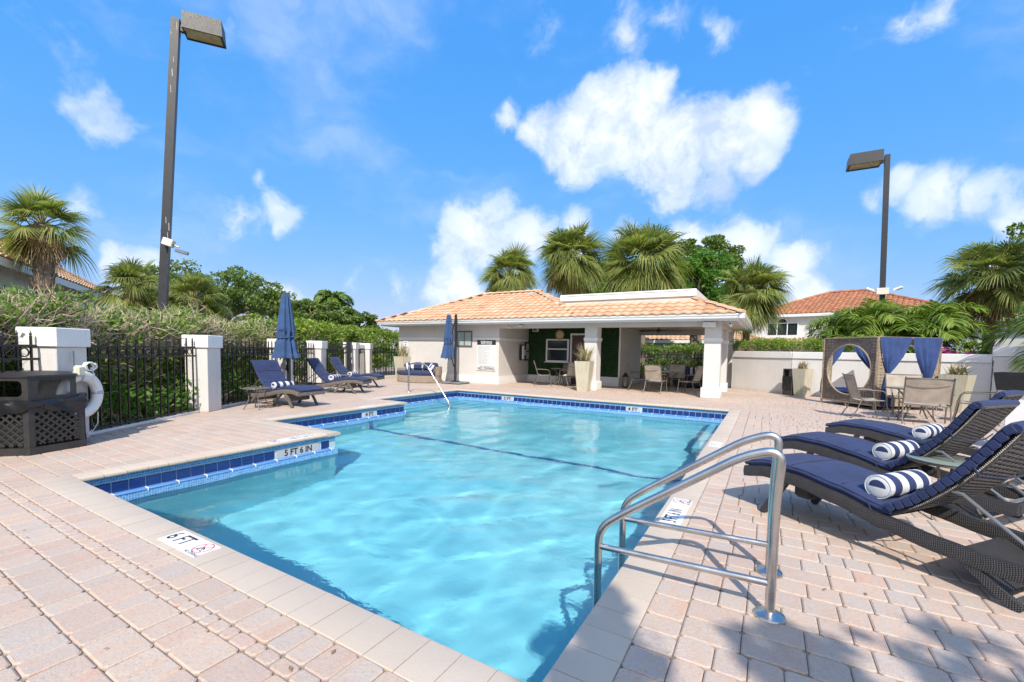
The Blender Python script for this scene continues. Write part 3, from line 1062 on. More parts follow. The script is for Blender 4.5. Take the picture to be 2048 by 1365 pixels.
# which pavers show largest
fw = np.array(_fwd); rt = np.array(_right); dn = np.array(_down)
arr = np.array([(x, y, w, d) for x, y, w, d in DECK])
P3 = np.stack([arr[:, 0], arr[:, 1], np.full(len(arr), -EYE)], 1)
dep = P3 @ fw
u = 1023 + 874 * (P3 @ rt) / np.maximum(dep, .01); v = 752 + 874 * (P3 @ dn) / np.maximum(dep, .01)
inview = (dep > -.6) & ((u > -600) | (dep < .6)) & ((u < 4200) | (dep < .6))
score = np.where((dep > .3) & (u > -10) & (u < 2058) & (v < 1385), arr[:, 2] * arr[:, 3] / np.maximum(dep, .3) ** 3, 0)
order = np.argsort(-score)
top = set(order[:300].tolist())
deck = bpy.data.objects.new('pool_deck', None); COL.objects.link(deck); deck['kind'] = 'structure'
cache = {}
field = MB()
for i, (x, y, w, d) in enumerate(DECK):
    if not inview[i]: continue
    zj = random.uniform(-.0022, .0015)
    if i in top:
        key = (round(w, 3), round(d, 3))
        if key not in cache: cache[key] = paver_mesh(w, d, True, M['paver'])
        link('paver', cache[key], deck, loc=(x, y, zj), rot=(random.uniform(-.006, .006), random.uniform(-.006, .006), random.uniform(-.006, .006)))
    else:
        fine = dep[i] < 8.5
        hw, hd = w / 2 - .0022, d / 2 - .0022
        tx, ty = random.uniform(-.005, .005), random.uniform(-.005, .005)
        ca = random.uniform(-.006, .006)
        def P(px, py, pz): return (x + px - py * ca, y + py + px * ca, zj + pz + px * tx + py * ty)
        if fine:
            c = .016
            def ring(i_, z, c):
                a, b = hw - i_, hd - i_
                return [P(*q) for q in ((-a + c, -b, z), (a - c, -b, z), (a, -b + c, z), (a, b - c, z), (a - c, b, z), (-a + c, b, z), (-a, b - c, z), (-a, -b + c, z))]
            A = field.vs(ring(0, -.02, c)); B = field.vs(ring(0, -.0055, c)); E_ = field.vs(ring(.0075, 0, c * .8))
            for p, q in ((A, B), (B, E_)):
                for k in range(8):
                    j = (k + 1) % 8
                    field.face((p + k, p + j, q + j, q + k))
            field.face(range(E_, E_ + 8))
        else:
            A = field.vs([P(-hw, -hd, -.02), P(hw, -hd, -.02), P(hw, hd, -.02), P(-hw, hd, -.02)])
            B = field.vs([P(-hw + .006, -hd + .006, 0), P(hw - .006, -hd + .006, 0), P(hw - .006, hd - .006, 0), P(-hw + .006, hd - .006, 0)])
            for k in range(4):
                j = (k + 1) % 4
                field.face((A + k, A + j, B + j, B + k))
            field.face(range(B, B + 4))
field.build('paver_field', M['paver_i'], deck, kind='stuff')
# ------------------------------------------------------------------ pool house
house = thing('pool_house', 'taupe stucco pool house with clay tile roof and open portico behind the pool', 'building', (0, 0, 0))
FY = 15.03


def part(name, mb, mat, parent=house, smooth=False, **k):
    return mb.build(name, mat, parent, smooth, **k)


# walls (boxes butted end to end)
part('wall', MB().box(-14.93, -9.41, FY, 21.0, 0.0, 2.60), M['stucco'])
part('wall', MB().box(-9.405, -5.22, 17.5, 21.0, 0.0, 2.60), M['stucco'])
part('portico_ceiling', MB().box(-9.40, -0.9, FY + .30, 21.2, 2.42, 2.46), M['ceiling'])
part('beam', MB().box(-9.40, -1.28, FY, FY + .30, 2.27, 2.60), M['stucco'])
part('beam', MB().box(-1.58, -1.28, FY + .302, 21.1, 2.29, 2.60), M['stucco'])
part('beam', MB().box(-5.21, -1.585, 20.8, 21.1, 2.22, 2.60), M['stucco'])
# base course of the front wall, 3 cm proud
part('base_course', MB().box(-14.96, -9.405, FY - .03, FY - .002, 0, .32), M['stucco_white'])
part('base_course', MB().box(-9.408, -9.38, FY - .03, 17.47, 0, .32), M['stucco_white'])
part('base_course', MB().box(-9.37, -7.33, 17.45, 17.498, 0, .32), M['stucco_white'])
part('base_course', MB().box(-6.2, -5.19, 17.45, 17.498, 0, .38), M['stucco_white'])
# trim band
def band(x0, x1, y0, y1, z=1.815):
    m = MB(); m.bbox(x0, x1, y0, y1, z, z + .085, .012); m.bbox(x0 + .008, x1 - .008, y0 + .006, y1 - .002, z - .03, z + .003, .006)
    part('trim_band', m, M['trim'])
band(-14.97, -11.58, FY - .035, FY - .002)
band(-10.70, -9.37, FY - .035, FY - .002)
band(-9.408, -9.375, FY + .002, 17.45)
# columns
def column(x0, x1, y0, y1):
    c = MB(); c.bbox(x0, x1, y0, y1, 0, 2.285 if y0 < 15.1 else 2.30, .012)
    o = part('column', c, M['stucco_pier'])
    b = MB(); b.bbox(x0 - .045, x1 + .045, y0 - .045, y1 + .045, 0, .325, .012)
    b.build('plinth', M['stucco_white'], o)
    b = MB(); b.bbox(x0 - .03, x1 + .03, y0 - .03, y1 + .03, 1.815, 1.90, .012); b.bbox(x0 - .02, x1 + .02, y0 - .02, y1 + .02, 1.785, 1.818, .006)
    b.build('trim_band', M['trim'], o)
column(-5.76, -5.30, FY, FY + .5)
column(-1.76, -1.283, FY, FY + .5)
column(-1.70, -1.30, 17.75, 18.2)
column(-1.70, -1.30, 20.65, 21.1)
# corner strip by the green panel
part('corner_strip', MB().bbox(-5.215, -5.15, 17.44, 17.52, .38, 2.42, .008), M['trim'])

# ---- roof: hipped block on the left, shallow skirt and parapet on the right
E0, EZ, SL = 14.42, 2.60, 0.41
# soffit + gutter + fascia
sof = MB()
sof.box(-15.55, -0.76, E0 + .06, FY - .002, 2.44, 2.455)
sof.box(-1.278, -0.80, FY + .002, 21.6, 2.44, 2.455)
sof.box(-15.55, -14.935, FY + .002, 21.6, 2.44, 2.455)
part('soffit', sof, M['trim'])
def gutter(p, q, name='gutter'):
    p = Vector(p); q = Vector(q); u = (q - p).normalized(); n = Vector((u.y, -u.x, 0))
    prof = [(0.0, 0.0), (.085, 0.0), (.10, .03), (.10, .055), (.125, .085), (.135, .12), (.135, .145), (.12, .145), (.12, .10), (0.0, .10)]
    m = MB(); a = m.vs([p + n * x + Vector((0, 0, z)) for x, z in prof]); b = m.vs([q + n * x + Vector((0, 0, z)) for x, z in prof])
    k = len(prof)
    for i in range(k):
        j = (i + 1) % k
        m.face((a + j, a + i, b + i, b + j))
    m.face([a + i for i in range(k)]); m.face([b + i for i in reversed(range(k))])
    part(name, m, M['white'])
gutter((-15.68, E0 + .06, 2.455), (-0.62, E0 + .06, 2.455))
gutter((-0.765, E0 - .07, 2.455), (-0.765, 21.7, 2.455))
fa = MB(); fa.box(-15.55, -.78, E0 + .062, E0 + .085, 2.40, 2.58); fa.box(-.80, -.77, E0 + .09, 21.6, 2.40, 2.58); fa.box(-15.56, -15.53, E0 + .09, 21.6, 2.40, 2.58)
part('fascia', fa, M['white'])

XL_, XM_, XRt = -15.62, -5.62, -0.72
YE, YR = E0 - .03, 18.0
ZR = EZ + (YR - YE) * SL
r = YR - YE
deckroof = MB()
h = .02
def rp(x, y, z): return (x, y, z - h)
deckroof.poly([rp(XL_, YE, EZ), rp(XM_, YE, EZ), rp(XM_ - r, YR, ZR), rp(XL_ + r, YR, ZR)])
deckroof.poly([rp(XM_, YE, EZ), rp(XM_, YE + 2 * r, EZ), rp(XM_ - r, YR, ZR)])
deckroof.poly([rp(XL_, YE + 2 * r, EZ), rp(XL_, YE, EZ), rp(XL_ + r, YR, ZR)])
deckroof.poly([rp(XM_, YE + 2 * r, EZ), rp(XL_, YE + 2 * r, EZ), rp(XL_ + r, YR, ZR), rp(XM_ - r, YR, ZR)])
sk = 1.48; ZS = EZ + sk * SL
deckroof.poly([rp(XM_ - sk, YE, EZ), rp(XRt, YE, EZ), rp(XRt - sk, YE + sk, ZS), rp(XM_ - sk, YE + sk, ZS)])
deckroof.poly([rp(XRt, YE, EZ), rp(XRt, 21.7, EZ), rp(XRt - sk, 21.7 - sk, ZS), rp(XRt - sk, YE + sk, ZS)])
part('roof_deck', deckroof, M['tile_i'])


def tile_shape(w, l, mat):
    """one S-profiled roof tile: x across, y up the slope, thickness shown at the butt end"""
    mb = MB(); n = 7; a = .026
    xs_ = [w * (k / (n - 1) - .5) * 1.02 for k in range(n)]
    zz = [a * (math.sin(math.pi * 2 * (k / (n - 1)) - math.pi * .5) * .5 + .5) * 1.5 for k in range(n)]
    lo = mb.vs([(x, -l * .54, z + .050) for x, z in zip(xs_, zz)])
    hi = mb.vs([(x, l * .54, z + .004) for x, z in zip(xs_, zz)])
    bt = mb.vs([(x, -l * .54, z + .006) for x, z in zip(xs_, zz)])
    for k in range(n - 1):
        mb.face((lo + k, lo + k + 1, hi + k + 1, hi + k))
        mb.face((bt + k, bt + k + 1, lo + k + 1, lo + k))
    return mb


TW, TL = .315, .385
roof_tile = tile_shape(TW, TL, None).mesh('roof_tile', M['tile'], True)
tile_src = tile_shape(TW, TL, None)
ALL_TILES = []
def tile_plane(O, u, vdir, poly, vis=True):
    """cover a roof plane; poly(u, v) -> True when a tile centre lies on it"""
    O = Vector(O); u = Vector(u).normalized(); vdir = Vector(vdir).normalized(); n = u.cross(vdir)
    Mx = Matrix((u, vdir, n)).transposed().to_4x4()
    for j in range(14):
        for i in range(60):
            cu, cv = (i + .5) * TW, (j + .5) * TL - .04
            if poly(cu, cv):
                p = O + u * cu + vdir * cv + n * random.uniform(-.003, .004)
                T = Matrix.Translation(p) @ Mx @ Matrix.Rotation(random.uniform(-.02, .02), 4, 'Z')
                ALL_TILES.append((T, vis))


cs = math.sqrt(1 + SL * SL)
Wf = XM_ - XL_
tile_plane((XL_, YE, EZ), (1, 0, 0), (0, 1, SL), lambda a, b: b / cs - .1 < a < Wf - b / cs + .1 and b < r * cs)
tile_plane((XM_, YE, EZ), (0, 1, 0), (-1, 0, SL), lambda a, b: b / cs - .1 < a < 2 * r - b / cs + .1 and b < r * cs and (XM_ - b / cs) < XM_ - sk * .86, True)
tile_plane((XM_ - sk - .08, YE, EZ), (1, 0, 0), (0, 1, SL), lambda a, b: sk + .08 - b / cs - .16 < a < XRt - XM_ + sk + .08 - b / cs + .1 and b < sk * cs + .05)
tile_plane((XRt, YE, EZ), (0, 1, 0), (-1, 0, SL), lambda a, b: b / cs - .1 < a < 7.3 and b < sk * cs + .05, False)
tile_plane((XL_, YE + 2 * r, EZ), (0, -1, 0), (1, 0, SL), lambda a, b: b / cs - .1 < a < 2 * r - b / cs + .1 and b < r * cs, False)
def tkey(t):
    p = t[0].translation
    d = (p - Vector((0, 0, EYE))).dot(_fwd)
    return (not t[1], d)
ALL_TILES.sort(key=tkey)
roofs = bpy.data.objects.new('roof', None); COL.objects.link(roofs); roofs.parent = house
restm = MB()
for k, (T, vis) in enumerate(ALL_TILES):
    if k < 300:
        ob = link('roof_tile', roof_tile, roofs); ob.matrix_local = T
    else:
        b = restm.vs([T @ Vector(q) for q in tile_src.v])
        for f in tile_src.f: restm.face([b + i for i in f])
restm.build('roof_tile_field', M['tile_i'], roofs, kind='stuff', smooth=True)
# hip and ridge caps
cap_m = MB()
_n = 7
for yy0, zz0, rr0 in ((-.22, .012, .105), (.22, -.004, .085)):
    cap_m.vs([(rr0 * math.cos(math.pi * k / (_n - 1)), yy0, zz0 + .8 * rr0 * math.sin(math.pi * k / (_n - 1))) for k in range(_n)])
for k in range(_n - 1): cap_m.face((k + 1, k, _n + k, _n + k + 1))
cap_m.face(range(_n))
cap_mesh = cap_m.mesh('hip_cap', M['tile'], True)
def caps(a, b, name='hip_cap'):
    a = Vector(a); b = Vector(b); L = (b - a).length; u = (b - a).normalized()
    s_ = u.cross(Vector((0, 0, 1))).normalized(); n_ = s_.cross(u)
    Mx = Matrix((s_, u, n_)).transposed().to_4x4()
    n = int(L / .38)
    for i in range(n + 1):
        ob = link(name, cap_mesh, roofs); ob.matrix_local = Matrix.Translation(a + u * (i * L / max(n, 1)) + Vector((0, 0, .035))) @ Mx
caps((XL_ + .1, YE + .1, EZ + .03), (XL_ + r, YR, ZR))
caps((XM_ - sk, YE + sk, ZS), (XM_ - r, YR, ZR))
caps((XL_ + r, YR, ZR), (XM_ - r, YR, ZR), 'ridge_cap')
caps((XRt - .1, YE + .1, EZ + .03), (XRt - sk, YE + sk, ZS))
# parapet box over the portico
pp = MB(); pp.box(XM_ - 1.75, XRt - sk - .02, YE + sk, 20.2, ZS - .1, ZS + .12)
part('parapet', pp, M['stucco'])
pp = MB(); pp.bbox(XM_ - 1.5, XRt - sk + .04, YE + sk - .06, 20.3, ZS + .122, ZS + .37, .015)
part('parapet_cap', pp, M['trim'])
part('lead_strip', MB().box(XM_ - 1.2, XRt - sk - .2, YE + sk - .066, YE + sk - .061, ZS + .30, ZS + .318), M['inkgrey'])

# ---- window on the front wall, with jalousie glass, seen behind the umbrella pole
w = MB()
for (a, b, c, d) in ((-11.55, -10.73, 1.50, 1.56), (-11.55, -10.73, 2.12, 2.18), (-11.55, -11.49, 1.56, 2.12), (-10.79, -10.73, 1.56, 2.12), (-11.16, -11.12, 1.56, 2.12)):
    w.bbox(a, b, FY - .03, FY + .0, c, d, .006)
win = part('window', w, M['greybrown'])
for k in range(5):
    MB().bbox(-11.49, -11.165, FY - .018, FY - .006, 1.565 + k * .111, 1.672 + k * .111, .002).build('pane', M['pane_light'], win)
    MB().bbox(-11.115, -10.79, FY - .018, FY - .006, 1.565 + k * .111, 1.672 + k * .111, .002).build('pane', M['pane_light'], win)

# ---- leafy artificial hedge on the portico back wall
def boxwood(x0, x1, z0, z1, y, n, holes=()):
    x = RNG.uniform(x0, x1, n); z = RNG.uniform(z0, z1, n); yy_ = y - RNG.uniform(0.0, .07, n)
    keep = np.ones(n, bool)
    for (a, b, c, d) in holes: keep &= ~((x > a) & (x < b) & (z > c) & (z < d))
    C = np.stack([x, yy_, z], 1)[keep]
    return leaf_quads(C, .035, .02, bias=(0, -1, .3), biasw=.9)


def leaf_quads(C, L, W, bias=(0, 0, 1), biasw=.4, lvar=.4, rng=RNG, droop=0.0):
    """diamond leaves, two triangles folded at the midrib, at centres C; returns V, F(tri)"""
    n = len(C)
    nrm = rng.normal(size=(n, 3)); nrm /= np.linalg.norm(nrm, axis=1)[:, None]
    nrm = nrm + np.array(bias) * biasw; nrm /= np.linalg.norm(nrm, axis=1)[:, None]
    t = rng.normal(size=(n, 3)); t[:, 2] -= droop
    t -= nrm * (t * nrm).sum(1)[:, None]; t /= np.linalg.norm(t, axis=1)[:, None]
    s = np.cross(nrm, t)
    k = (1 + rng.uniform(-lvar, lvar, n))[:, None]
    a = C - t * L * .5 * k; b = C + t * L * .5 * k
    l = C - s * W * .5 * k + nrm * W * .18; r_ = C + s * W * .5 * k + nrm * W * .18
    V = np.stack([a, r_, b, l], 1).reshape(-1, 3)
    i = np.arange(n)[:, None] * 4
    F = np.concatenate([i + np.array([[0, 1, 2]]), i + np.array([[0, 2, 3]])], 1).reshape(-1, 3)
    return V, F


def merge(*vf):
    V = []; F = []; o_ = 0
    for v_, f_ in vf:
        V.append(v_); F.append(f_ + o_); o_ += len(v_)
    return np.concatenate(V), np.concatenate(F)


V, F = boxwood(-9.35, -6.4, .32, 2.42, 17.47, 15000, holes=((-8.45, -7.37, .93, 1.92), (-7.3, -6.3, .0, 2.16)))
link('leaf_wall', np_mesh('leaf_wall', V, F, M['wallgreen']), house, kind='stuff')
V, F = boxwood(-6.15, -5.22, .38, 2.42, 17.47, 6000)
link('leaf_wall', np_mesh('leaf_wall', V, F, M['wallgreen']), house, kind='stuff')
part('leaf_wall_backing', MB().box(-9.36, -8.46, 17.46, 17.495, .33, 2.41).box(-8.459, -7.36, 17.46, 17.495, 1.93, 2.41).box(-8.459, -7.36, 17.46, 17.495, .33, .92).box(-7.359, -7.31, 17.46, 17.495, .33, 2.41).box(-7.309, -6.2, 17.46, 17.495, 2.17, 2.41).box(-6.199, -5.22, 17.46, 17.495, .385, 2.41), M['hedgeback'])
# service window
w = MB()
for (a, b, c, d) in ((-8.45, -7.37, .93, .99), (-8.45, -7.37, 1.86, 1.92), (-8.45, -8.38, .99, 1.86), (-7.44, -7.37, .99, 1.86), (-8.38, -7.44, 1.46, 1.51)):
    w.bbox(a, b, 17.38, 17.47, c, d, .006)
win = part('window', w, M['trim'])
MB().bbox(-8.38, -7.44, 17.42, 17.43, .99, 1.46, .002).build('pane', M['dark_glass'], win)
MB().bbox(-8.38, -7.44, 17.42, 17.43, 1.51, 1.86, .002).build('pane', M['dark_glass'], win)
w = MB(); w.bbox(-8.5, -7.32, 17.34, 17.47, .895, .928, .006); w.build('sill', M['trim'], win)
# door
d = MB(); d.bbox(-7.22, -6.36, 17.40, 17.45, .01, 2.08, .004)
for (a, b, c, e) in ((-7.10, -6.48, .25, .95), (-7.10, -6.48, 1.15, 1.92)): d.bbox(a, b, 17.385, 17.402, c, e, .01)
dr = part('door', d, M['door'])
MB().bbox(-6.99, -6.93, 17.33, 17.385, .98, 1.12, .01).lathe([(.03, 0), (.032, .02), (.012, .05)], 10, Matrix.Translation((-6.96, 17.32, 1.05)) @ Matrix.Rotation(math.pi / 2, 4, 'X')).build('handle', M['steel'], dr)
fr = MB(); fr.bbox(-7.30, -7.225, 17.37, 17.46, 0, 2.16, .006); fr.bbox(-6.35, -6.28, 17.37, 17.46, 0, 2.16, .006); fr.bbox(-7.224, -6.351, 17.37, 17.46, 2.085, 2.16, .006)
fr.build('door_frame', M['trim'], dr)

# ---- fittings hung on the house
def round_clock():
    t = thing('wall_clock', 'round gilt wall clock with cream face above the portico window', 'clock', (-7.78, 17.36, 2.10))
    Mx = Matrix.Rotation(math.pi / 2, 4, 'X')
    MB().lathe([(.155, 0), (.20, 0), (.215, .02), (.20, .045), (.175, .05), (.155, .03), (.155, 0)], 32, Mx, caps=False).build('rim', M['gold'], t, True)
    MB().lathe([(.0001, .012), (.156, .012)], 32, Mx, caps=False).build('face', M['clockface'], t)
    m = MB()
    for k in range(12):
        a = k * math.pi / 6; c_, s_ = math.cos(a), math.sin(a)
        m.bar((c_ * .115, -.018, s_ * .115), (c_ * .145, -.018, s_ * .145), .010, .003, up=(0, 1, 0))
    m.build('hour_marks', M['ink'], t)
    MB().bar((0, -.021, 0), (-.055, -.021, .05), .010, .003, up=(0, 1, 0)).build('hand', M['ink'], t)
    MB().bar((0, -.024, 0), (.03, -.024, .11), .007, .003, up=(0, 1, 0)).build('hand', M['ink'], t)
round_clock()

s = thing('pool_rules_sign', 'white board of pool rules with black header on the front wall', 'sign', (-10.0, FY - .01, .54))
MB().bbox(-.465, .465, -.02, 0, 0, 1.26, .004).build('board', M['white'], s)
MB().bbox(-.46, .46, -.0235, -.0205, 1.055, 1.255, .001).build('header', M['ink'], s)
RX = Matrix.Rotation(math.pi / 2, 4, 'X')
lettering('Reflections', .125, M['white'], s, Matrix.Translation((0, -.0245, 1.145)) @ RX, bold=.001, align='CENTER')
lettering('POOL RULES', .072, M['white'], s, Matrix.Translation((0, -.0245, 1.078)) @ RX, bold=.003, align='CENTER', spacing=1.35)
rules = MB()
for k in range(23):
    L = random.uniform(.45, .82) if k % 3 else random.uniform(.2, .6)
    x = -.42
    while x < -.42 + L:
        ww = random.uniform(.02, .07)
        rules.box(x, x + ww, -.0222, -.0205, .995 - k * .0335, 1.008 - k * .0335)
        x += ww + .012
rules.build('rule_lines', M['inkgrey'], s)
lettering('POOL MAX DEPTH 6FT', .056, M['ink'], s, Matrix.Translation((0, -.0245, .165)) @ RX, bold=.0012, align='CENTER', spacing=1.15)
lettering('NO DIVING', .165, M['ink'], s, Matrix.Translation((0, -.0245, .028)) @ RX, bold=.004, align='CENTER', sx=.98)

s = thing('small_wall_notice', 'small pale notice plate at the left corner of the pool house', 'sign', (-14.5, FY - .01, 1.45))
MB().bbox(-.15, .15, -.012, 0, 0, .27, .003).build('plate', M['white'], s)
MB().box(-.1, .1, -.0145, -.0125, .20, .225).box(-.03, .03, -.0145, -.0125, .09, .15).box(-.12, .12, -.0145, -.0125, .02, .03).build('print', M['bluepaint'], s)

s = thing('emergency_phone', 'black and white call box on the portico side wall', 'call box', (-9.375, 16.85, .98))
MB().bbox(0, .12, -.20, .20, 0, .66, .02).build('housing', M['black'], s)
MB().bbox(.122, .17, -.19, -.02, .03, .63, .015).build('white_panel', M['white'], s)
MB().bbox(.122, .126, .03, .15, .2, .45, .0015).build('instruction_plate', M['offwhite'], s)
s = thing('notice_board', 'black framed glass notice board at the inner end of the portico side wall', 'notice board', (-9.375, 17.0, .95))
MB().bbox(0, .06, .13, .46, -.0, .82, .012).build('frame', M['black'], s)
MB().bbox(.061, .064, .16, .43, .43, .76, .001).build('paper', M['pane_light'], s)
MB().bbox(.061, .064, .16, .43, .06, .39, .001).build('paper', M['pane_light'], s)
s = thing('speaker_box', 'small square vent box under the portico ceiling left of the clock', 'speaker', (-8.95, 17.3, 2.24))
MB().bbox(-.13, .13, -.04, .12, 0, .17, .01).build('box', M['trim'], s); MB().box(-.1, .1, -.046, -.041, .03, .14).build('grille', M['greybrown'], s)
s = thing('tube_light', 'short white strip light on the portico ceiling by the clock', 'light', (-7.15, 16.9, 2.40))
MB().bbox(-.18, .18, -.04, .04, -.04, .0, .01).build('diffuser', M['white'], s); MB().bbox(-.2, .2, -.05, .05, .0, .018, .004).build('base', M['offwhite'], s)

def bullet_camera(name, label, loc, rz, tilt=-.35, body=M['white'], group=None):
    t = thing(name, label, 'camera', loc, rz, group)
    A = Matrix.Rotation(tilt, 4, 'X') @ Matrix.Rotation(math.pi / 2, 4, 'X')
    MB().lathe([(.0001, -.08), (.035, -.08), (.04, -.06), (.04, .11), (.036, .115), (.0001, .115)], 14, A).build('barrel', body, t, True)
    MB().lathe([(.0001, .117), (.026, .117)], 12, A, caps=False).build('lens', M['ink'], t)
    MB().tube([(0, .05, .0), (0, .09, .06), (0, .09, .12)], .012, 8).build('bracket', body, t)
    MB().lathe([(.035, 0), (.035, .02)], 12, Matrix.Translation((0, .09, .11))).build('mount', body, t)
    return t
bullet_camera('security_camera', 'white bullet camera under the gutter left of the portico opening', (-8.85, FY - .14, 2.30), .3)
bullet_camera('security_camera', 'white bullet camera at the right front corner of the pool house eave', (-1.02, FY - .12, 2.29), -.1)
t = thing('flood_light', 'pale flush light fitting on the soffit beside the left eave camera', 'light', (-8.4, FY - .08, 2.36))
MB().lathe([(.0001, -.06), (.07, -.055), (.10, -.02), (.10, 0)], 16).build('dome', M['offwhite'], t, True); MB().lathe([(.11, 0), (.11, .02)], 16).build('ring', M['white'], t)
t = thing('wall_speaker', 'beige box fitting at the top of the right front column', 'speaker', (-1.55, FY - .10, 2.27))
MB().bbox(-.26, .12, -.09, .09, -.04, .125, .01).build('case', M['trim'], t); MB().bbox(-.262, -.235, -.088, .088, -.035, .12, .002).build('end_cap', M['offwhite'], t)

f = thing('ceiling_fan', 'dark five-bladed ceiling fan with light under the portico ceiling', 'fan', (-3.62, 17.2, 2.24))
MB().lathe([(.05, .18), (.05, .15), (.02, .14), (.02, .06), (.09, .05), (.11, .0), (.09, -.04), (.04, -.06), (.0001, -.06)], 18).build('motor', M['fan'], f, True)
for k in range(5):
    T = rotz(k * 2 * math.pi / 5 + .25) @ Matrix.Rotation(.2, 4, 'X')
    MB().prism([(.12, -.045), (.30, -.065), (.80, -.075), (.84, -.04), (.84, .04), (.80, .075), (.30, .065), (.12, .045)], -.006, .006, T).build('blade', M['fan'], f)
# ------------------------------------------------------------------ piers and iron fence on the left
PW = .45
FD = Vector((-.55, .835, 0)).normalized()          # along the fence, away from the camera
FP = Vector((-.835, -.55, 0)).normalized()         # away from the pool
FA = math.atan2(FD.y, FD.x)


def pier(cx, cy, label, ang=FA, w=PW, h=1.59, group='white capped stucco piers of the fence', mat='stucco_pier'):
    t = thing('pier', label, 'pier', (cx, cy, 0), ang, group)
    MB().bbox(-w / 2, w / 2, -w / 2, w / 2, 0, h - .262, .008).build('shaft', M[mat], t)
    MB().bbox(-w / 2 - .035, w / 2 + .035, -w / 2 - .035, w / 2 + .035, h - .26, h, .01).build('cap', M['stucco_white'], t)
    return t


def from_corner(x, y):
    c = Vector((x, y, 0)) + FD * PW / 2 + FP * PW / 2
    return c


pcs = [from_corner(-8.28, 1.99), from_corner(-9.95, 4.60), from_corner(-11.55, 7.30), from_corner(-12.95, 9.45), from_corner(-14.62, 12.25), from_corner(-15.80, 14.05)]
labels = ['large pier at far left with the life ring hung on it', 'second pier from the left, between two iron fence panels', 'pier half hidden behind the near blue umbrella',
          'pier behind the backs of the two far left loungers', 'gate pier with a small dark box on its side', 'last pier of the fence, nearest the pool house']
piers = [pier(p.x, p.y, l) for p, l in zip(pcs, labels)]


def fence(a, b, label, n=None, base=True, rings=True, top=1.34, spear=1.55):
    a = Vector((a.x, a.y, 0)); b = Vector((b.x, b.y, 0)); L = (b - a).length; u = (b - a).normalized()
    t = thing('iron_fence', label, 'fence', a, math.atan2(u.y, u.x), 'black iron fence panels with ring frieze')
    for z in (top, top - .175):
        MB().bbox(0, L, -.016, .016, z - .016, z + .016, .003).build('rail', M['black'], t)
    MB().bbox(0, L, -.014, .014, .06, .085, .003).build('rail', M['black'], t)
    n = n or int(L / .165)
    sp = L / n
    pm = MB(); pm.bbox(-.0115, .0115, -.0115, .0115, .04, spear - .10, .002)
    pm.lathe([(.014, spear - .10), (.018, spear - .085), (.010, spear - .075), (.017, spear - .05), (.007, spear - .035), (.0005, spear)], 6)
    pmesh = pm.mesh('picket', M['black'])
    rm = MB(); k = 14; ro, ri = .062, .049
    for i in range(k):
        a0, a1 = 2 * math.pi * i / k, 2 * math.pi * (i + 1) / k
        for y0, y1, r0, r1 in ((-.006, -.006, ri, ro), (.006, .006, ro, ri), (-.006, .006, ro, ro), (.006, -.006, ri, ri)):
            rm.poly([(r0 * math.cos(a0), y0, r0 * math.sin(a0)), (r0 * math.cos(a1), y0, r0 * math.sin(a1)), (r1 * math.cos(a1), y1, r1 * math.sin(a1)), (r1 * math.cos(a0), y1, r1 * math.sin(a0))])
    rmesh = rm.mesh('ring', M['black'], True)
    for i in range(n):
        link('picket', pmesh, t, loc=((i + .5) * sp, 0, 0))
        if rings and i < n - 1: link('ring', rmesh, t, loc=((i + 1) * sp, 0, top - .0875))
    if base:
        MB().bbox(0, L, -.05, .05, -.02, .035, .008).build('curb', M['stucco_white'], t)
    return t


hw = PW / 2 + .01
off0 = from_corner(-8.28, 1.99) - FD * (PW / 2 + .01)
fl = ['fence panel between the two nearest piers', 'fence panel behind the near lounger and umbrella', 'fence panel behind the two far left loungers', 'short fence panel before the open gate']
fence(off0 - FD * 2.6, off0, 'fence panel behind the trash bin at the left edge')
for i in range(4):
    fence(pcs[i] + FD * hw, pcs[i + 1] - FD * hw if i < 3 else pcs[3] + FD * 1.9, fl[i])
# gate: leaf standing partly open, latch box, post
g1 = pcs[4] - FD * .35 + FP * .10
t = thing('iron_gate', 'dark iron gate leaf standing open beside the fence pier', 'gate', (g1.x, g1.y, 0), FA + 1.9)
for z in (1.5, 1.32, .12): MB().bbox(0, 1.0, -.02, .02, z - .02, z + .02, .004).build('rail', M['black'], t)
for k in range(8): MB().bbox(.02 + k * .137 - .011, .02 + k * .137 + .011, -.011, .011, .1, 1.52, .002).build('picket', M['black'], t)
MB().bbox(.85, 1.0, -.05, .05, .95, 1.2, .01).build('latch_box', M['black'], t)
gp = pcs[4] - FD * .45 - FP * .05
t = thing('gate_post', 'thick dark gate post with white notices in front of the gate pier', 'post', (gp.x, gp.y, 0), FA)
MB().bbox(-.09, .09, -.09, .09, 0, 1.6, .008).build('post', M['bronze'], t)
MB().bbox(-.07, .07, -.10, -.092, .98, 1.16, .002).build('notice', M['offwhite'], t)
MB().bbox(-.05, .05, -.12, -.10, .75, .9, .006).build('latch', M['offwhite'], t)
fence(pcs[4] + FD * hw, pcs[5] - FD * hw, 'fence panel between the gate pier and the last pier')
q = pcs[4] + FD * .5 - FP * .14
t = thing('wall_box', 'small dark letter-box fixed on the fence right of the gate pier', 'box', (q.x, q.y, 1.12), FA)
MB().bbox(-.18, .18, -.07, .07, 0, .22, .015).build('case', M['black'], t); MB().bbox(-.19, .19, -.08, .08, .222, .235, .004).build('lid', M['bronze'], t)
fence(pcs[5] + FD * hw, Vector((-16.1, 17.6, 0)), 'fence panel between the last pier and the pool house')
# fence behind the portico
fence(Vector((-6.4, 22.6, 0)), Vector((-1.4, 22.6, 0)), 'iron fence panel seen through the portico opening', n=32)

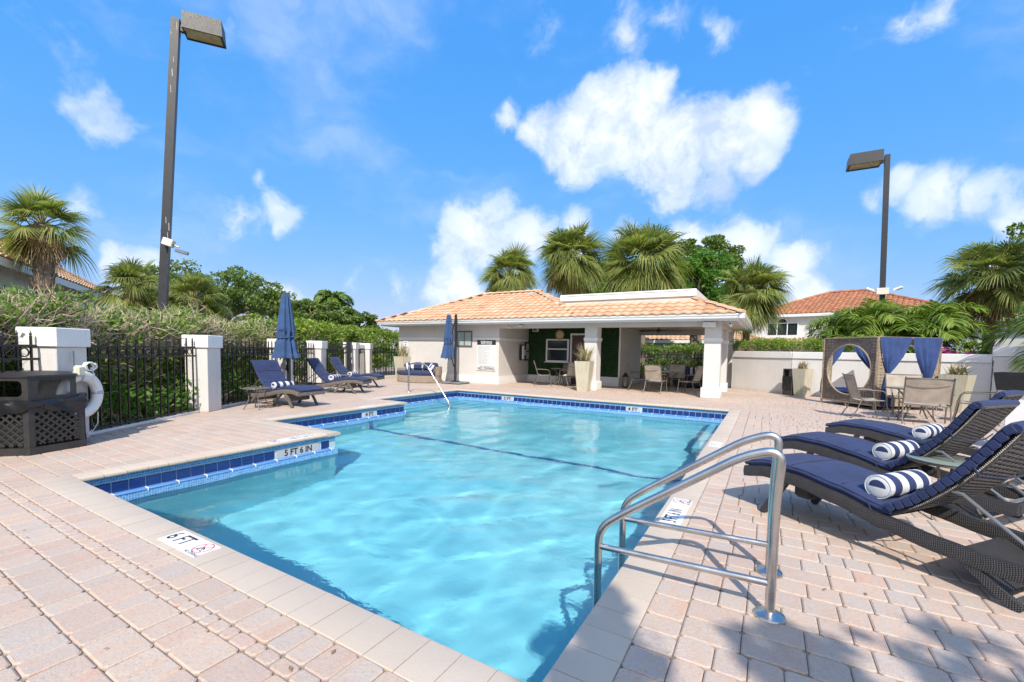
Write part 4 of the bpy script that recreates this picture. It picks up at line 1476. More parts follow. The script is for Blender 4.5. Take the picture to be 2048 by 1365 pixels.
# ---- boundary wall on the right, three lengths
def wall_len(a, b, label, h=1.53, th=.22, name='boundary_wall'):
    a = Vector((*a, 0)); b = Vector((*b, 0)); L = (b - a).length; u = (b - a).normalized()
    t = thing(name, label, 'wall', a, math.atan2(u.y, u.x), 'white capped boundary wall on the right')
    MB().box(0, L, 0, th, -.02, h - .242).build('wall_face', M['stucco_wall'], t)
    MB().bbox(0, L, -.035, th + .035, h - .24, h, .01).build('cap', M['stucco_white'], t)
    return t


wall_len((-1.25, 20.06), (.745, 18.665), 'sunlit length of white capped wall right of the pool house')
wall_len((.76, 18.65), (5.30, 16.95), 'long white capped wall behind the wicker cabana')
wall_len((5.32, 16.93), (5.9, 15.6), 'short return of the boundary wall at the right edge', 1.60)
pier(5.55, 16.6, 'wide white pier where the boundary wall turns at the right edge', -.6, .5, 1.74, None)
wall_len((5.65, 16.2), (6.3, 13.6), 'wall length running forward from the wide white pier', 1.66)
wall_len((6.32, 13.58), (7.15, -2.0), 'long wall length beside the loungers, mostly outside the frame', 1.66)

# ---- lamp posts
def lamp_post(base, topxy, h, head_dir, label, flip, camera=True, hd=(.42, .80, .34), rise=0.0, pw=.10):
    bx, by = base; tx, ty = topxy
    t = thing('lamp_post', label, 'lamp post', (bx, by, 0), 0, 'tall square floodlight posts')
    top = Vector((tx - bx, ty - by, h)); ang = math.atan2(head_dir[1], head_dir[0])
    m = MB(); w = pw
    a_ = ang
    ax = Vector((math.cos(a_), math.sin(a_), 0)); ay = Vector((-math.sin(a_), math.cos(a_), 0))
    p = [(ax * sx + ay * sy) * w for sx, sy in ((-1, -1), (1, -1), (1, 1), (-1, 1))]
    b0 = m.vs(p); b1 = m.vs([top + q_ for q_ in p])
    for i in range(4):
        j = (i + 1) % 4
        m.face((b0 + i, b0 + j, b1 + j, b1 + i))
    m.face(range(b1, b1 + 4))
    m.build('pole', M['bronze'], t)
    MB().bbox(-.2, .2, -.2, .2, 0, .03, .006, Matrix.Rotation(a_, 4, 'Z')).build('base_plate', M['bronze'], t)
    # lamp head: shallow tapered box reaching away from the post
    L, W, Hh = hd
    T = Matrix.Translation(top + Vector((0, 0, -.28))) @ Matrix.Rotation(a_, 4, 'Z') @ Matrix.Rotation(-rise, 4, 'Y')
    hx0 = .16
    hm = MB()
    lo = [(hx0, -W / 2), (hx0 + L, -W / 2), (hx0 + L, W / 2), (hx0, W / 2)]
    a = hm.vs([T @ Vector((x, y, 0)) for x, y in lo]); b = hm.vs([T @ Vector((hx0 + (x - hx0) * .97, y * .94, Hh)) for x, y in lo])
    for i in range(4):
        j = (i + 1) % 4
        hm.face((a + i, a + j, b + j, b + i))
    hm.face(range(b, b + 4))
    inner = hm.vs([T @ Vector((x * .92 + .03, y * .86, 0)) for x, y in lo]); rec = hm.vs([T @ Vector((x * .92 + .03, y * .86, .03)) for x, y in lo])
    for i in range(4):
        j = (i + 1) % 4
        hm.face((a + j, a + i, inner + i, inner + j)); hm.face((inner + j, inner + i, rec + i, rec + j))
    hd_o = hm.build('lamp_head', M['bronze'], t)
    lm = MB(); lm.vs([T @ Vector((x * .92 + .03, y * .86, .028)) for x, y in lo]); lm.face((3, 2, 1, 0))
    lm.build('lens', M['lens'], hd_o)
    MB().bar(top + Vector((0, 0, -.2)) + ax * .09, top + Vector((0, 0, -.2)) + ax * .2, .1, .14).build('arm', M['bronze'], t)
    sp = MB()
    rr = random.Random(3)
    for k in range(14):
        s = rr.uniform(.35, 1.0); q = top * s + ay * 0 
        side = rr.choice((0, 1))
        base_ = top * s
        if side: c = base_ - ay * (w + .0015) * (1) + ax * rr.uniform(-.08, .08); uu = ax
        else: c = base_ + (ax * -1) * (w + .0015) + ay * rr.uniform(-.08, .08); uu = ay
        hh = rr.uniform(.02, .12); ww = rr.uniform(.003, .007)
        sp.poly([c - uu * ww - Vector((0, 0, hh)), c + uu * ww - Vector((0, 0, hh)), c + uu * ww + Vector((0, 0, hh)), c - uu * ww + Vector((0, 0, hh))])
    sp.build('droppings', M['bronze_chip'], t, kind='stuff')
    return t, top


def lens_mat():
    m, t, b = new_mat('yellowed_lamp_lens')
    pos = t.add('ShaderNodeNewGeometry').outputs['Position']
    c = t.ramp(t.noise(pos, 5.0, 6.0, 0.6), [(.35, (.50, .44, .30)), (.6, (.36, .27, .15)), (.75, (.60, .56, .44))])
    t.inp(b, 'Base Color', c); b.inputs['Roughness'].default_value = .35
    return m


M['lens'] = lens_mat()
lamp_post((-13.02, 4.90), (-12.86, 5.42), 9.32, (.60, .80), 'tall dark lamp post at left behind the hedge, head pointing right', False, hd=(.84, .50, .40), pw=.085)
lamp_post((3.62, 20.9), (3.42, 20.95), 8.75, (-.99, -.02), 'tall dark lamp post at right behind the cabana, head pointing left', True, hd=(1.0, .74, .40), pw=.075)
t = thing('security_camera', 'pale box camera on a bracket on the left lamp post', 'camera', (-12.72, 5.08, 3.86), .8)
MB().bbox(-.11, .11, -.08, .10, -.09, .09, .012, Matrix.Rotation(.3, 4, 'Y')).build('housing', M['offwhite'], t)
MB().tube([(.09, 0, -.03), (.17, 0, -.08), (.22, 0, -.10)], .02, 8).build('joint', M['strut'], t)
MB().bbox(.18, .46, -.04, .04, -.17, -.09, .01, Matrix.Rotation(.25, 4, 'Y')).build('lens_tube', M['strut'], t)
MB().tube([(-.10, 0, .08), (-.10, 0, .2), (-.16, 0, .28)], .008, 6).build('cable', M['ink'], t)
t = thing('security_camera', 'pair of white cameras on a box half way up the right lamp post', 'camera', (3.62, 20.76, 3.80), 0)
MB().bbox(-.30, .06, -.09, .03, -.12, .12, .01).build('junction_box', M['offwhite'], t)
for (x, a) in ((-.50, -1.3), (.32, 1.2)):
    A = Matrix.Translation((x, -.05, .08)) @ Matrix.Rotation(a, 4, 'Z') @ Matrix.Rotation(math.pi / 2 - .35, 4, 'X')
    b = MB().lathe([(.0001, -.14), (.05, -.13), (.055, .12), (.0001, .13)], 12, A).build('barrel', M['white'], t, True)
    MB().tube([(x, -.05, .04), (x * .6, -.05, .0)], .015, 6).build('bracket', M['white'], t)
# ------------------------------------------------------------------ pool ladder rails (near right) and hand rail (far left)
def bend(pts, r=.10, n=6):
    """round the corners of a polyline"""
    pts = [Vector(p) for p in pts]; out_ = [pts[0]]
    for a, b, c in zip(pts, pts[1:], pts[2:]):
        d1 = (a - b); d2 = (c - b); rr = min(r, d1.length * .49, d2.length * .49)
        p = b + d1.normalized() * rr; q = b + d2.normalized() * rr
        for k in range(n + 1):
            s = k / n
            out_.append(p * (1 - s) ** 2 + b * 2 * s * (1 - s) + q * s * s)
    out_.append(pts[-1])
    return out_


def grab_rail(y, label):
    t = thing('grab_rail', label, 'grab rail', (.07, y, 0), 0, 'stainless ladder grab rails')
    P = [(0, 0, -.03), (.0, 0, .60), (.02, 0, .91), (-.16, 0, .85), (-.80, 0, .40), (-.96, 0, .27), (-.955, 0, -.95)]
    MB().tube(bend(P, .13, 7), .0245, 16).build('rail', M['steel'], t, True)
    MB().tube([(-.955, 0, .15), (0, 0, .18)], .0195, 14, False).build('cross_bar', M['steel'], t, True)
    MB().lathe([(.0255, .03), (.035, .028), (.074, .012), (.078, .002), (.078, 0)], 28).build('flange', M['steel'], t, True)
    return t


grab_rail(2.67, 'nearer stainless steel ladder rail at the pool edge')
grab_rail(3.22, 'stainless steel ladder rail standing behind the nearer one')
t = thing('pool_ladder', 'submerged ladder treads below the two steel rails', 'ladder', (-.885, 2.945, 0))
for k in range(3): MB().bbox(-.05, .05, -.25, .25, -.60 - k * .28, -.57 - k * .28, .008).build('tread', M['steel'], t)

t = thing('hand_rail', 'curved steel hand rail leading into the far left pool steps', 'hand rail', (-9.95, 10.45, 0))
MB().tube(bend([(0, 0, -.02), (0, 0, .92), (.72, 0, .93), (1.70, 0, -.30), (1.72, 0, -.75)], .20, 7), .026, 14).build('rail', M['steel'], t, True)
MB().lathe([(.027, .025), (.07, .01), (.075, 0)], 24).build('flange', M['steel'], t, True)


# ------------------------------------------------------------------ sun loungers
def interp(prof, x):
    for (x0, z0), (x1, z1) in zip(prof, prof[1:]):
        if x <= x1: 
            s = (x - x0) / (x1 - x0); s = s * s * (3 - 2 * s) * .5 + s * .5
            return z0 + (z1 - z0) * s
    return prof[-1][1]


RAIL = [(0, .325), (.22, .372), (.5, .368), (.8, .325), (1.1, .262), (1.4, .222), (1.7, .205), (2.0, .225)]
LW = .66                                          # lounger width
BA = R(50)                                        # backrest angle
BL = .93
PX, PZ = 1.13, .285


def back_pt(s, off=0.0):
    """point s metres up the backrest, off = distance in front of its face"""
    curve = .05 * math.sin(min(s / BL, 1) * math.pi) - .035 * max(0, 1 - s / .25) ** 2
    x = PX + s * math.cos(BA); z = PZ + s * math.sin(BA)
    nx, nz = -math.sin(BA), math.cos(BA)
    return x + nx * (off - curve), z + nz * (off - curve)


def make_lounger(label, wick, loc, rot, near=False, group='wicker chaise loungers with navy cushions'):
    t = thing('sun_lounger', label, 'sun lounger', loc, rot, group)
    wm = M[wick]
    n = 40
    for sgn in (-1, 1):
        m = MB(); rows = []
        y0 = sgn * LW / 2
        for i in range(n + 1):
            x = 2.0 * i / n; z = interp(RAIL, x); hh = .047
            rows.append([(x, y0 - .024, z - hh), (x, y0 + .024, z - hh), (x, y0 + .032, z), (x, y0 + .024, z + hh), (x, y0 - .024, z + hh), (x, y0 - .032, z), (x, y0 - .024, z - hh)])
        m.sheet(rows)
        m.face([0, 1, 2, 3, 4, 5]); m.face([n * 7 + k for k in (5, 4, 3, 2, 1, 0)])
        m.build('side_rail', wm, t, True)
    for x in (.02, 1.98):
        z = interp(RAIL, x)
        MB().bbox(x - .025, x + .025, -LW / 2, LW / 2, z - .046, z + .046, .012).build('end_rail', wm, t)
    # woven seat deck
    rows = []
    for i in range(25):
        x = .03 + 1.1 * i / 24; z = interp(RAIL, x) + .035
        rows.append([(x, -LW / 2, z), (x, 0, z - .006), (x, LW / 2, z)])
    MB().sheet(rows).build('seat_deck', wm, t, True)
    # legs: an A-shaped pair under each end, with a woven panel across
    for (xt, xf, nm) in ((.50, .24, 'leg'), (.62, .90, 'leg'), (1.50, 1.78, 'leg')) if not near else ((.42, .20, 'leg'), (1.50, 1.80, 'leg')):
        for sgn in (-1, 1):
            MB().bar((xt, sgn * LW / 2, interp(RAIL, xt)), (xf, sgn * (LW / 2 + .005), .005), .04, .05, up=(1, 0, 0)).build(nm, wm, t)
    MB().bbox(.44, .58, -LW / 2 + .03, LW / 2 - .03, .22 if near else .13, .32, .02).build('under_panel', wm, t)
    p = MB(); p.poly([(1.46, -LW / 2 + .02, .2), (1.46, LW / 2 - .02, .2), (1.70, LW / 2 - .02, .07), (1.70, -LW / 2 + .02, .07)])
    p.poly([(1.49, -LW / 2 + .02, .2), (1.73, -LW / 2 + .02, .07), (1.73, LW / 2 - .02, .07), (1.49, LW / 2 - .02, .2)])
    p.build('under_panel', wm, t)
    # backrest: frame, woven panel
    fr = MB()
    for sgn in (-1, 1):
        fr.tube([Vector((back_pt(BL * k / 10)[0], sgn * (LW / 2 - .045), back_pt(BL * k / 10)[1])) for k in range(11)], .017, 8)
    xt, zt_ = back_pt(BL)
    fr.tube([(xt, -LW / 2 + .045, zt_), (xt, LW / 2 - .045, zt_)], .018, 8)
    fr.build('back_frame', M['strand'] if near else wm, t, True)
    if near:
        # round strands laid across the back, wrapped round the frame and crossing thin warps
        st = MB(); ns = 60
        for k in range(ns):
            s = BL * (k + .5) / ns
            x, z = back_pt(s, -.006)
            pts = []
            for q in range(9):
                y = (-.5 + q / 8) * (LW - .07)
                o_ = .0045 * (1 if (q + k) % 2 else -1)
                pts.append((x - math.sin(BA) * o_, y, z + math.cos(BA) * o_))
            st.tube(pts, .0058, 5, False)
        for q in range(10):
            y = (-.5 + (q + .5) / 10) * (LW - .12)
            st.tube([Vector((back_pt(BL * k / 8, -.008)[0], y, back_pt(BL * k / 8, -.008)[1])) for k in range(9)], .004, 4, False)
        for sgn in (-1, 1):
            for k in range(80):
                x, z = back_pt(BL * (k + .5) / 80)
                st.tube([(x + .014, sgn * (LW / 2 - .045), z + .014), (x + .002, sgn * (LW / 2 - .022), z), (x - .016, sgn * (LW / 2 - .045), z - .010)], .0052, 4, False)
        st.build('woven_back', M['strand'], t, kind='stuff', smooth=True)
        pb = MB(); pb.sheet([[(back_pt(BL * k / 10, .012)[0], y, back_pt(BL * k / 10, .012)[1]) for y in (-.28, .28)] for k in range(11)])
        pb.build('back_backing', M['navy_dark'], t, True)
    else:
        pb = MB(); pb.sheet([[(back_pt(BL * k / 10, .0)[0], y, back_pt(BL * k / 10, .0)[1]) for y in (-.29, .29)] for k in range(11)])
        pb.build('woven_back', wm, t, True)
    for sgn in (-1, 1):
        x, z = back_pt(.44)
        MB().tube([(x, sgn * (LW / 2 - .04), z - .02), (x + .05, sgn * (LW / 2 + .005 - .04), z - .02), (1.93, sgn * (LW / 2 - .055), .245)], .011, 8).build('strut', M['strut'] if near else wm, t, True)
    MB().tube([(1.90, -LW / 2 + .03, .24), (1.90, LW / 2 - .03, .24)], .012, 8).build('rack_bar', M['strut'] if near else wm, t)
    # cushion: seat slab following the rails, back slab on the backrest
    hw_ = LW / 2 + .005
    def slab(fn, n_, thick=.055):
        rows = []
        for i in range(n_ + 1):
            (x, z), (nx, nz) = fn(i / n_)
            e = min(i, n_ - i); k = 1 if e > 1 else (.55 if e == 0 else .9)
            puff = .013 * math.sin(i / n_ * math.pi * 3) ** 2 + .004 * math.sin(i * 2.7 + loc[0] * 5)
            a = thick * .5
            ring = [(-hw_, a * .2), (-hw_ + .012, a * (1 - .1)), (-hw_ + .06, a + .004), (-hw_ * .5, a + .012 + puff), (0, a + .014 + puff), (hw_ * .5, a + .012 + puff), (hw_ - .06, a + .004), (hw_ - .012, a * .9), (hw_, a * .2), (hw_ - .01, -a * .8), (-hw_ + .01, -a * .8), (-hw_, a * .2)]
            rows.append([(x + nx * o_ * k, y, z + nz * o_ * k) for y, o_ in ring])
        m = MB().sheet(rows)
        m.face(list(range(11))[::-1]); b0 = n_ * 12; m.face([b0 + q for q in range(11)])
        return m
    def seat(s):
        x = -.015 + 1.17 * s; z = interp(RAIL, max(x, 0)) + .072
        d = (interp(RAIL, x + .03) - interp(RAIL, max(x - .03, 0))) / .06
        return (x, z), (-d / math.hypot(1, d), 1 / math.hypot(1, d))
    cu = slab(seat, 30).build('seat_cushion', M['navy'], t, True)
    pm_ = MB()
    for sgn in (-1, 1):
        pts = []
        for k in range(25):
            (x, z), (nx, nz) = seat(k / 24)
            pts.append((x + nx * .027, sgn * (hw_ - .012) + .003 * math.sin(k * 2.3), z + nz * .027))
        pm_.tube(pts, .0045, 5, False)
    for s_ in (.36, .70):
        (x, z), (nx, nz) = seat(s_); pm_.tube([(x + nx * .036, -hw_ + .05, z + nz * .036), (x + nx * .044, 0, z + nz * .044), (x + nx * .036, hw_ - .05, z + nz * .036)], .004, 5, False)
    pm_.build('piping', M['navy_dark'], cu, True, kind='stuff')
    def bk(s):
        x, z = back_pt(.02 + (BL - .01) * s, .045)
        return (x, z), (-math.sin(BA), math.cos(BA))
    cb = slab(bk, 24).build('back_cushion', M['navy'], t, True)
    pm_ = MB()
    for s_ in (.30, .66):
        (x, z), (nx, nz) = bk(s_); pm_.tube([(x + nx * .036, -hw_ + .03, z + nz * .036), (x + nx * .046, 0, z + nz * .046), (x + nx * .036, hw_ - .03, z + nz * .036)], .005, 5, False)
    pm_.build('piping', M['navy_dark'], cb, True, kind='stuff')
    # pleated edge piping and tie
    x, z = back_pt(BL + .005, .02)
    MB().tube([(x, -hw_, z), (x, hw_, z)], .028, 8).build('cushion_hood', M['navy'], t, True)
    if near:
        rf = MB()
        for sgn in (-1, 1):
            for k in range(16):
                x, z = back_pt(.08 + (BL - .1) * k / 15, .032)
                rf.bbox(-.026, .026, -.006, .006, -.022, .026, .005, Matrix.Translation((x, sgn * (hw_ + .002), z)) @ Matrix.Rotation(-BA + random.uniform(-.25, .25), 4, 'Y'))
        rf.build('ruffled_edge', M['navy'], t, True, kind='stuff')
        x, z = back_pt(.62, -.03)
        MB().tube([(x - .03, -hw_ - .004, z + .05), (x, -hw_ - .006, z), (x + .03, -.12, z - .03), (x + .03, .12, z - .03), (x, hw_ + .006, z)], .006, 6).build('elastic_strap', M['navy_dark'], t)
        MB().tube([(1.02, -hw_ - .004, .36), (1.05, -hw_ - .01, .30), (1.05, -hw_ - .012, .22), (1.10, -hw_ - .008, .21), (1.11, -hw_ - .004, .27)], .005, 6).build('tie', M['navy_dark'], t)
    return t


def bolster(label, lg, r=.085, ln=.25, shift=0.0, sx=1.0):
    M4 = lg.matrix_world if False else (Matrix.Translation(lg.location) @ Matrix.Rotation(lg.rotation_euler.z, 4, 'Z'))
    p = M4 @ Vector((1.02, shift, interp(RAIL, 1.0) + .098 + r))
    T = Matrix.Rotation(-math.pi / 2, 4, 'X')
    m = MB(); prof = [(.0001, -ln), (r * .55, -ln), (r * .86, -ln + .008), (r, -ln + .03), (r * 1.03, -ln * .5), (r * 1.03, ln * .5), (r, ln - .03), (r * .86, ln - .008), (r * .55, ln), (.0001, ln)]
    fine = []
    for (a, b) in zip(prof, prof[1:]):
        k = max(1, int((b[1] - a[1]) / .03))
        for i in range(k): fine.append((a[0] + (b[0] - a[0]) * i / k, a[1] + (b[1] - a[1]) * i / k))
    fine.append(prof[-1])
    m.lathe(fine, 26, T, wave=lambda a, z: 1 + .012 * math.sin(3 * a + z * 20) + .02 * math.cos(2 * a))
    me = m.mesh('bolster', M['stripe'], True)
    ob = link('bolster_pillow', me, None, loc=p, rot=(0, 0, lg.rotation_euler.z), label=label, cat='pillow', group='navy and white striped bolsters')
    for sg in (-1, 1):
        ring = MB(); ring.tube([T @ Vector((r * .97 * math.cos(a), r * .97 * math.sin(a), sg * (ln - .012))) for a in [2 * math.pi * k / 24 for k in range(25)]], .005, 6, False)
        ring.build('piping', M['stripe_white'], ob, True)
    return ob


M['stripe_white'] = fabric('white_piping', (.62, .65, .67))
ax = math.atan2(-.62, .785)
R1 = make_lounger('nearest charcoal wicker lounger at right, its woven back in front', 'wicker', (-.13 + .62 * .33, 4.58 + .785 * .33, 0), ax, True)
ax2 = math.atan2(-.60, .80)
R2 = make_lounger('middle of the three right loungers, behind the small glass table', 'wicker', (.15 + .60 * .33, 6.10 + .8 * .33, 0), ax2, True)
ax3 = math.atan2(-.52, .855)
R3 = make_lounger('farthest of the three right loungers, nearest the patio chairs', 'wicker', (.78 + .52 * .33, 7.75 + .855 * .33, 0), ax3, True)
L1 = make_lounger('near left lounger with grey frame beside a slatted side table', 'wicker_grey', (-9.0, 6.32, 0), math.pi + .06)
L2 = make_lounger('left lounger with steep back standing behind the umbrella', 'wicker_grey', (-10.62, 9.35, 0), math.pi + .50)
L3 = make_lounger('farthest left lounger, nearest the gate', 'wicker_grey', (-11.69, 10.9, 0), math.pi + .46)
bolster('striped bolster on the nearest right lounger', R1)
bolster('striped bolster on the middle right lounger', R2)
bolster('striped bolster on the farthest right lounger', R3)
bolster('striped bolster on the near left lounger', L1)
bolster('striped bolster on the left lounger behind the umbrella', L2)
bolster('striped bolster on the farthest left lounger', L3)


# ------------------------------------------------------------------ side tables
def side_table(label, loc, rot, mat, slats=True, r=.26, h=.47):
    t = thing('side_table', label, 'side table', loc, rot, None)
    if slats:
        for k in range(6):
            x = -r + (k + .5) * 2 * r / 6; w_ = math.sqrt(max(r * r - x * x * .6, .01))
            MB().bbox(x - .037, x + .037, -w_, w_, h - .018, h, .005).build('slat', M[mat], t)
        MB().tube([Vector((r * 1.02 * math.cos(a), r * 1.02 * math.sin(a), h - .012)) for a in [2 * math.pi * k / 24 for k in range(25)]], .014, 6, False).build('rim', M[mat], t, True)
    else:
        MB().lathe([(r * .96, h - .014), (r, h - .010), (r, h - .003), (r * .98, h)], 36).build('glass_top', M['glass_top'], t, True)
        MB().tube([Vector((r * .93 * math.cos(a), r * .93 * math.sin(a), h - .025)) for a in [2 * math.pi * k / 24 for k in range(25)]], .012, 6, False).build('rim', M[mat], t, True)
    for k in range(4):
        a = math.pi / 4 + k * math.pi / 2; c_, s_ = math.cos(a), math.sin(a)
        MB().tube([(c_ * r * .85, s_ * r * .85, h - .02), (c_ * r * .62, s_ * r * .62, h * .72), (c_ * r * .60, s_ * r * .60, h * .45), (c_ * r * .80, s_ * r * .80, h * .2), (c_ * r * 1.02, s_ * r * 1.02, .004)], .011, 8).build('leg', M[mat], t, True)
    return t


side_table('slatted taupe side table in front of the near left lounger', (-9.70, 5.46, 0), .4, 'greybrown')
side_table('slatted taupe side table between the two far left loungers', (-12.3, 9.75, 0), .1, 'greybrown')
side_table('small round glass table between the two nearest right loungers', (1.42, 5.30, 0), .3, 'greybrown', False, .27, .50)


# ------------------------------------------------------------------ cantilever umbrellas, closed
def umbrella(label, loc, rot, h, off, bottom, base=True, rad=1.0):
    t = thing('cantilever_umbrella', label, 'umbrella', loc, rot, 'closed blue cantilever umbrellas')
    MB().bbox(-.035, .035, -.05, .05, .06, h, .008).build('pole', M['bronze'], t)
    if base:
        for (a, b) in ((-1, -1), (1, -1), (1, 1), (-1, 1)):
            x0, x1 = (0.006, .47) if a > 0 else (-.47, -.006); y0, y1 = (0.006, .40) if b > 0 else (-.40, -.006)
            MB().bbox(x0, x1, y0, y1, 0, .085, .035).build('base_weight', M['baseplastic'], t, True)
        MB().bbox(-.14, .14, -.14, .14, .086, .12, .01).build('base_plate', M['bronze'], t)
    ox, oy = off
    # arm folded down beside the pole
    MB().tube([(.0, 0, h - .02), (ox * .55, oy * .55, h * .72), (ox * .62, oy * .62, bottom + .75)], .014, 8).build('strut', M['bronze'], t)
    MB().tube([(ox * .25, oy * .25, bottom - .30), (ox * .8, oy * .8, bottom + .25)], .022, 8).build('arm', M['bronze'], t)
    MB().tube([(0, 0, bottom - .32), (.0, -.12, bottom - .30), (0, -.14, bottom - .18)], .014, 8).lathe([(.05, -.03), (.06, 0), (.05, .03)], 12, Matrix.Translation((0, -.06, bottom - .3)) @ Matrix.Rotation(math.pi / 2, 4, 'X')).build('crank', M['black'], t, True)
    T = Matrix.Translation((ox, oy, 0))
    rr = random.Random(int(h * 100) + int(abs(loc[0]) * 10))
    ph = [rr.uniform(-.5, .5) for _ in range(8)]
    def wave(amp, n_, s):
        return lambda a, z: 1 + amp * math.sin(n_ * a + s + ph[0] * z) + amp * .55 * math.sin((n_ - 3) * a + 2 * s + 1.5 * z) + amp * .25 * math.sin(2 * a + ph[2])
    split = h - .98
    prof = [(.03, h), (.065, h - .01), (.085, h - .10), (.10, h - .30), (.125, h - .55), (.15, h - .80), (.17, split + .02), (.163, split)]
    prof = [(a * rad, z) for a, z in prof]
    low = [(.12, split + .08), (.15, split), (.17, split - .10), (.15, split - .18), (.19, split - .38), (.225, split - .6), (.25, bottom + .1), (.262, bottom), (.245, bottom - .005), (.12, bottom + .06)]
    low = [(a * rad, z) for a, z in low]
    def sub(pr):
        o_ = []
        for (a, b) in zip(pr, pr[1:]):
            k = max(1, int(abs(b[1] - a[1]) / .05))
            for i in range(k): o_.append((a[0] + (b[0] - a[0]) * i / k, a[1] + (b[1] - a[1]) * i / k))
        return o_ + [pr[-1]]
    u_ = MB().lathe(sub(prof), 64, T, wave(.16, 9, 1.0)); u_.build('canopy_top', M['blue'], t, True)
    u_ = MB().lathe(sub(low), 72, T, wave(.17, 10, 2.3)); u_.build('canopy_skirt', M['blue'], t, True)
    hem = MB()
    for k in range(20):
        a = 2 * math.pi * k / 20; rr_ = .165 * rad * (1 + .16 * math.sin(9 * a + 1))
        hem.lathe([(.028, 0), (.02, -.05), (.001, -.075)], 5, T @ Matrix.Translation((rr_ * math.cos(a), rr_ * math.sin(a), split + .01)))
    hem.build('scalloped_hem', M['blue'], t, True)
    bd = MB(); bd.tube([T @ Vector((.175 * rad * math.cos(a) , .175 * rad * math.sin(a), split - .19 + .02 * math.sin(a + 1))) for a in [2 * math.pi * k / 30 for k in range(31)]], .022, 6, False, .5)
    bd.build('tie_band', M['blue'], t, True)
    MB().lathe([(.012, -.1), (.03, 0), (.02, .04)], 8, T @ Matrix.Translation((0, 0, bottom))).build('finial', M['black'], t)
    rb = MB()
    for k in range(8):
        a = k * math.pi / 4; rb.bar(T @ Vector((.05 * math.cos(a), .05 * math.sin(a), bottom + .25)), T @ Vector((.15 * rad * math.cos(a), .15 * rad * math.sin(a), bottom - .05)), .014, .014)
    rb.build('rib_ends', M['bronze'], t, kind='stuff')
    return t


M['baseplastic'] = plain('grey_base_plastic', (.17, .165, .165), .6, var=.2)
umbrella('closed blue umbrella in front of the pool house wall', (-10.93, 14.15, 0), 0.0, 2.80, (-.34, -.02), 1.03)
umbrella('closed blue umbrella beside the near left lounger', (-11.28, 7.22, 0), .5, 2.80, (.02, -.14), 1.08, False, 1.12)


# ------------------------------------------------------------------ patio chairs
def sling_chair(label, loc, rot, w=.56, group='taupe sling patio chairs', sling='sling', lean=.0):
    """faces local +y"""
    t = thing('patio_chair', label, 'chair', loc, rot, group)
    fm = M['greybrown']; h = w / 2
    for s in (-1, 1):
        x = s * h
        MB().tube(bend([(x, .25, .43), (x, -.20, .41), (x, -.27, .60), (x, -.37, .96), (x, -.41, 1.0)], .1, 4), .014, 8).build('side_frame', fm, t, True)
        MB().tube(bend([(x * 1.06, -.30, .66), (x * 1.10, -.05, .66), (x * 1.10, .22, .64), (x * 1.06, .27, .45)], .06, 4), .014, 8, flat=.8).build('arm', fm, t, True)
        MB().tube([(x * 1.04, .26, .47), (x * 1.02, .29, .22), (x * 1.04, .33, .003)], .014, 8).build('leg', fm, t, True)
        MB().tube([(x * 1.0, -.20, .42), (x * 1.0, -.27, .20), (x * 1.02, -.38, .003)], .014, 8).build('leg', fm, t, True)
    MB().tube([(-h, -.385, .975), (h, -.385, .975)], .013, 8).tube([(-h, .24, .42), (h, .24, .42)], .012, 8).tube([(-h, -.2, .40), (h, -.2, .40)], .012, 8).build('cross_bars', fm, t, True, kind='stuff')
    rows = []
    for k in range(9):
        s = k / 8; y = .25 - .45 * s; z = .435 - .02 * s - .022 * math.sin(math.pi * s)
        rows.append([(xx * (h - .008), y, z - .012 * (1 - xx * xx)) for xx in (-1, -.5, 0, .5, 1)])
    MB().sheet(rows).build('seat', M[sling], t, True)
    rows = []
    for k in range(9):
        s = k / 8; y = -.215 - .165 * s; z = .45 + .53 * s
        rows.append([(xx * (h - .008), y - .014 * (1 - xx * xx), z) for xx in (-1, -.5, 0, .5, 1)])
    MB().sheet(rows).build('backrest', M[sling], t, True)
    # folded hem of the sling
    MB().tube([(-h + .01, -.39, .90), (-h * .5, -.405, .875), (0, -.41, .868), (h * .5, -.405, .875), (h - .01, -.39, .90)], .010, 6, True, .5).build('sling_hem', M['sling_dark'], t, True)
    return t


def patio_table(label, loc, r=.55, h=.72, top='glass_top'):
    t = thing('patio_table', label, 'table', loc, .4, None)
    MB().lathe([(r * .97, h - .016), (r, h - .012), (r, h - .004), (r * .985, h)], 40).build('table_top', M[top], t, True)
    MB().tube([Vector((r * .99 * math.cos(a), r * .99 * math.sin(a), h - .02)) for a in [2 * math.pi * k / 36 for k in range(37)]], .015, 6, False).build('rim', M['greybrown'], t, True)
    for k in range(4):
        a = k * math.pi / 2 + .4; c_, s_ = math.cos(a), math.sin(a)
        MB().tube([(c_ * r * .8, s_ * r * .8, h - .03), (c_ * r * .35, s_ * r * .35, h * .6), (c_ * r * .35, s_ * r * .35, h * .4), (c_ * r * .75, s_ * r * .75, .004)], .017, 8).build('leg', M['greybrown'], t, True)
    MB().tube([Vector((r * .35 * math.cos(a), r * .35 * math.sin(a), h * .5)) for a in [2 * math.pi * k / 20 for k in range(21)]], .010, 6, False).build('ring_brace', M['greybrown'], t, True)
    return t


# right-hand set by the cabana (faces: rot 0 looks along +y)
patio_table('round glass patio table among the chairs by the cabana', (2.95, 13.15, 0), .52)
sling_chair('wide sling chair seen from behind at the table by the cabana', (2.93, 12.45, 0), -.10, .74, sling='sling')
sling_chair('sling chair seen side-on left of the table by the cabana', (2.00, 12.75, 0), -1.35, .54)
sling_chair('pale sling chair on the far side of the table by the cabana', (3.0, 14.05, 0), math.pi + .1, .72)
sling_chair('sling chair right of the table, turned to the left by the planter', (4.0, 13.45, 0), 1.25, .56)
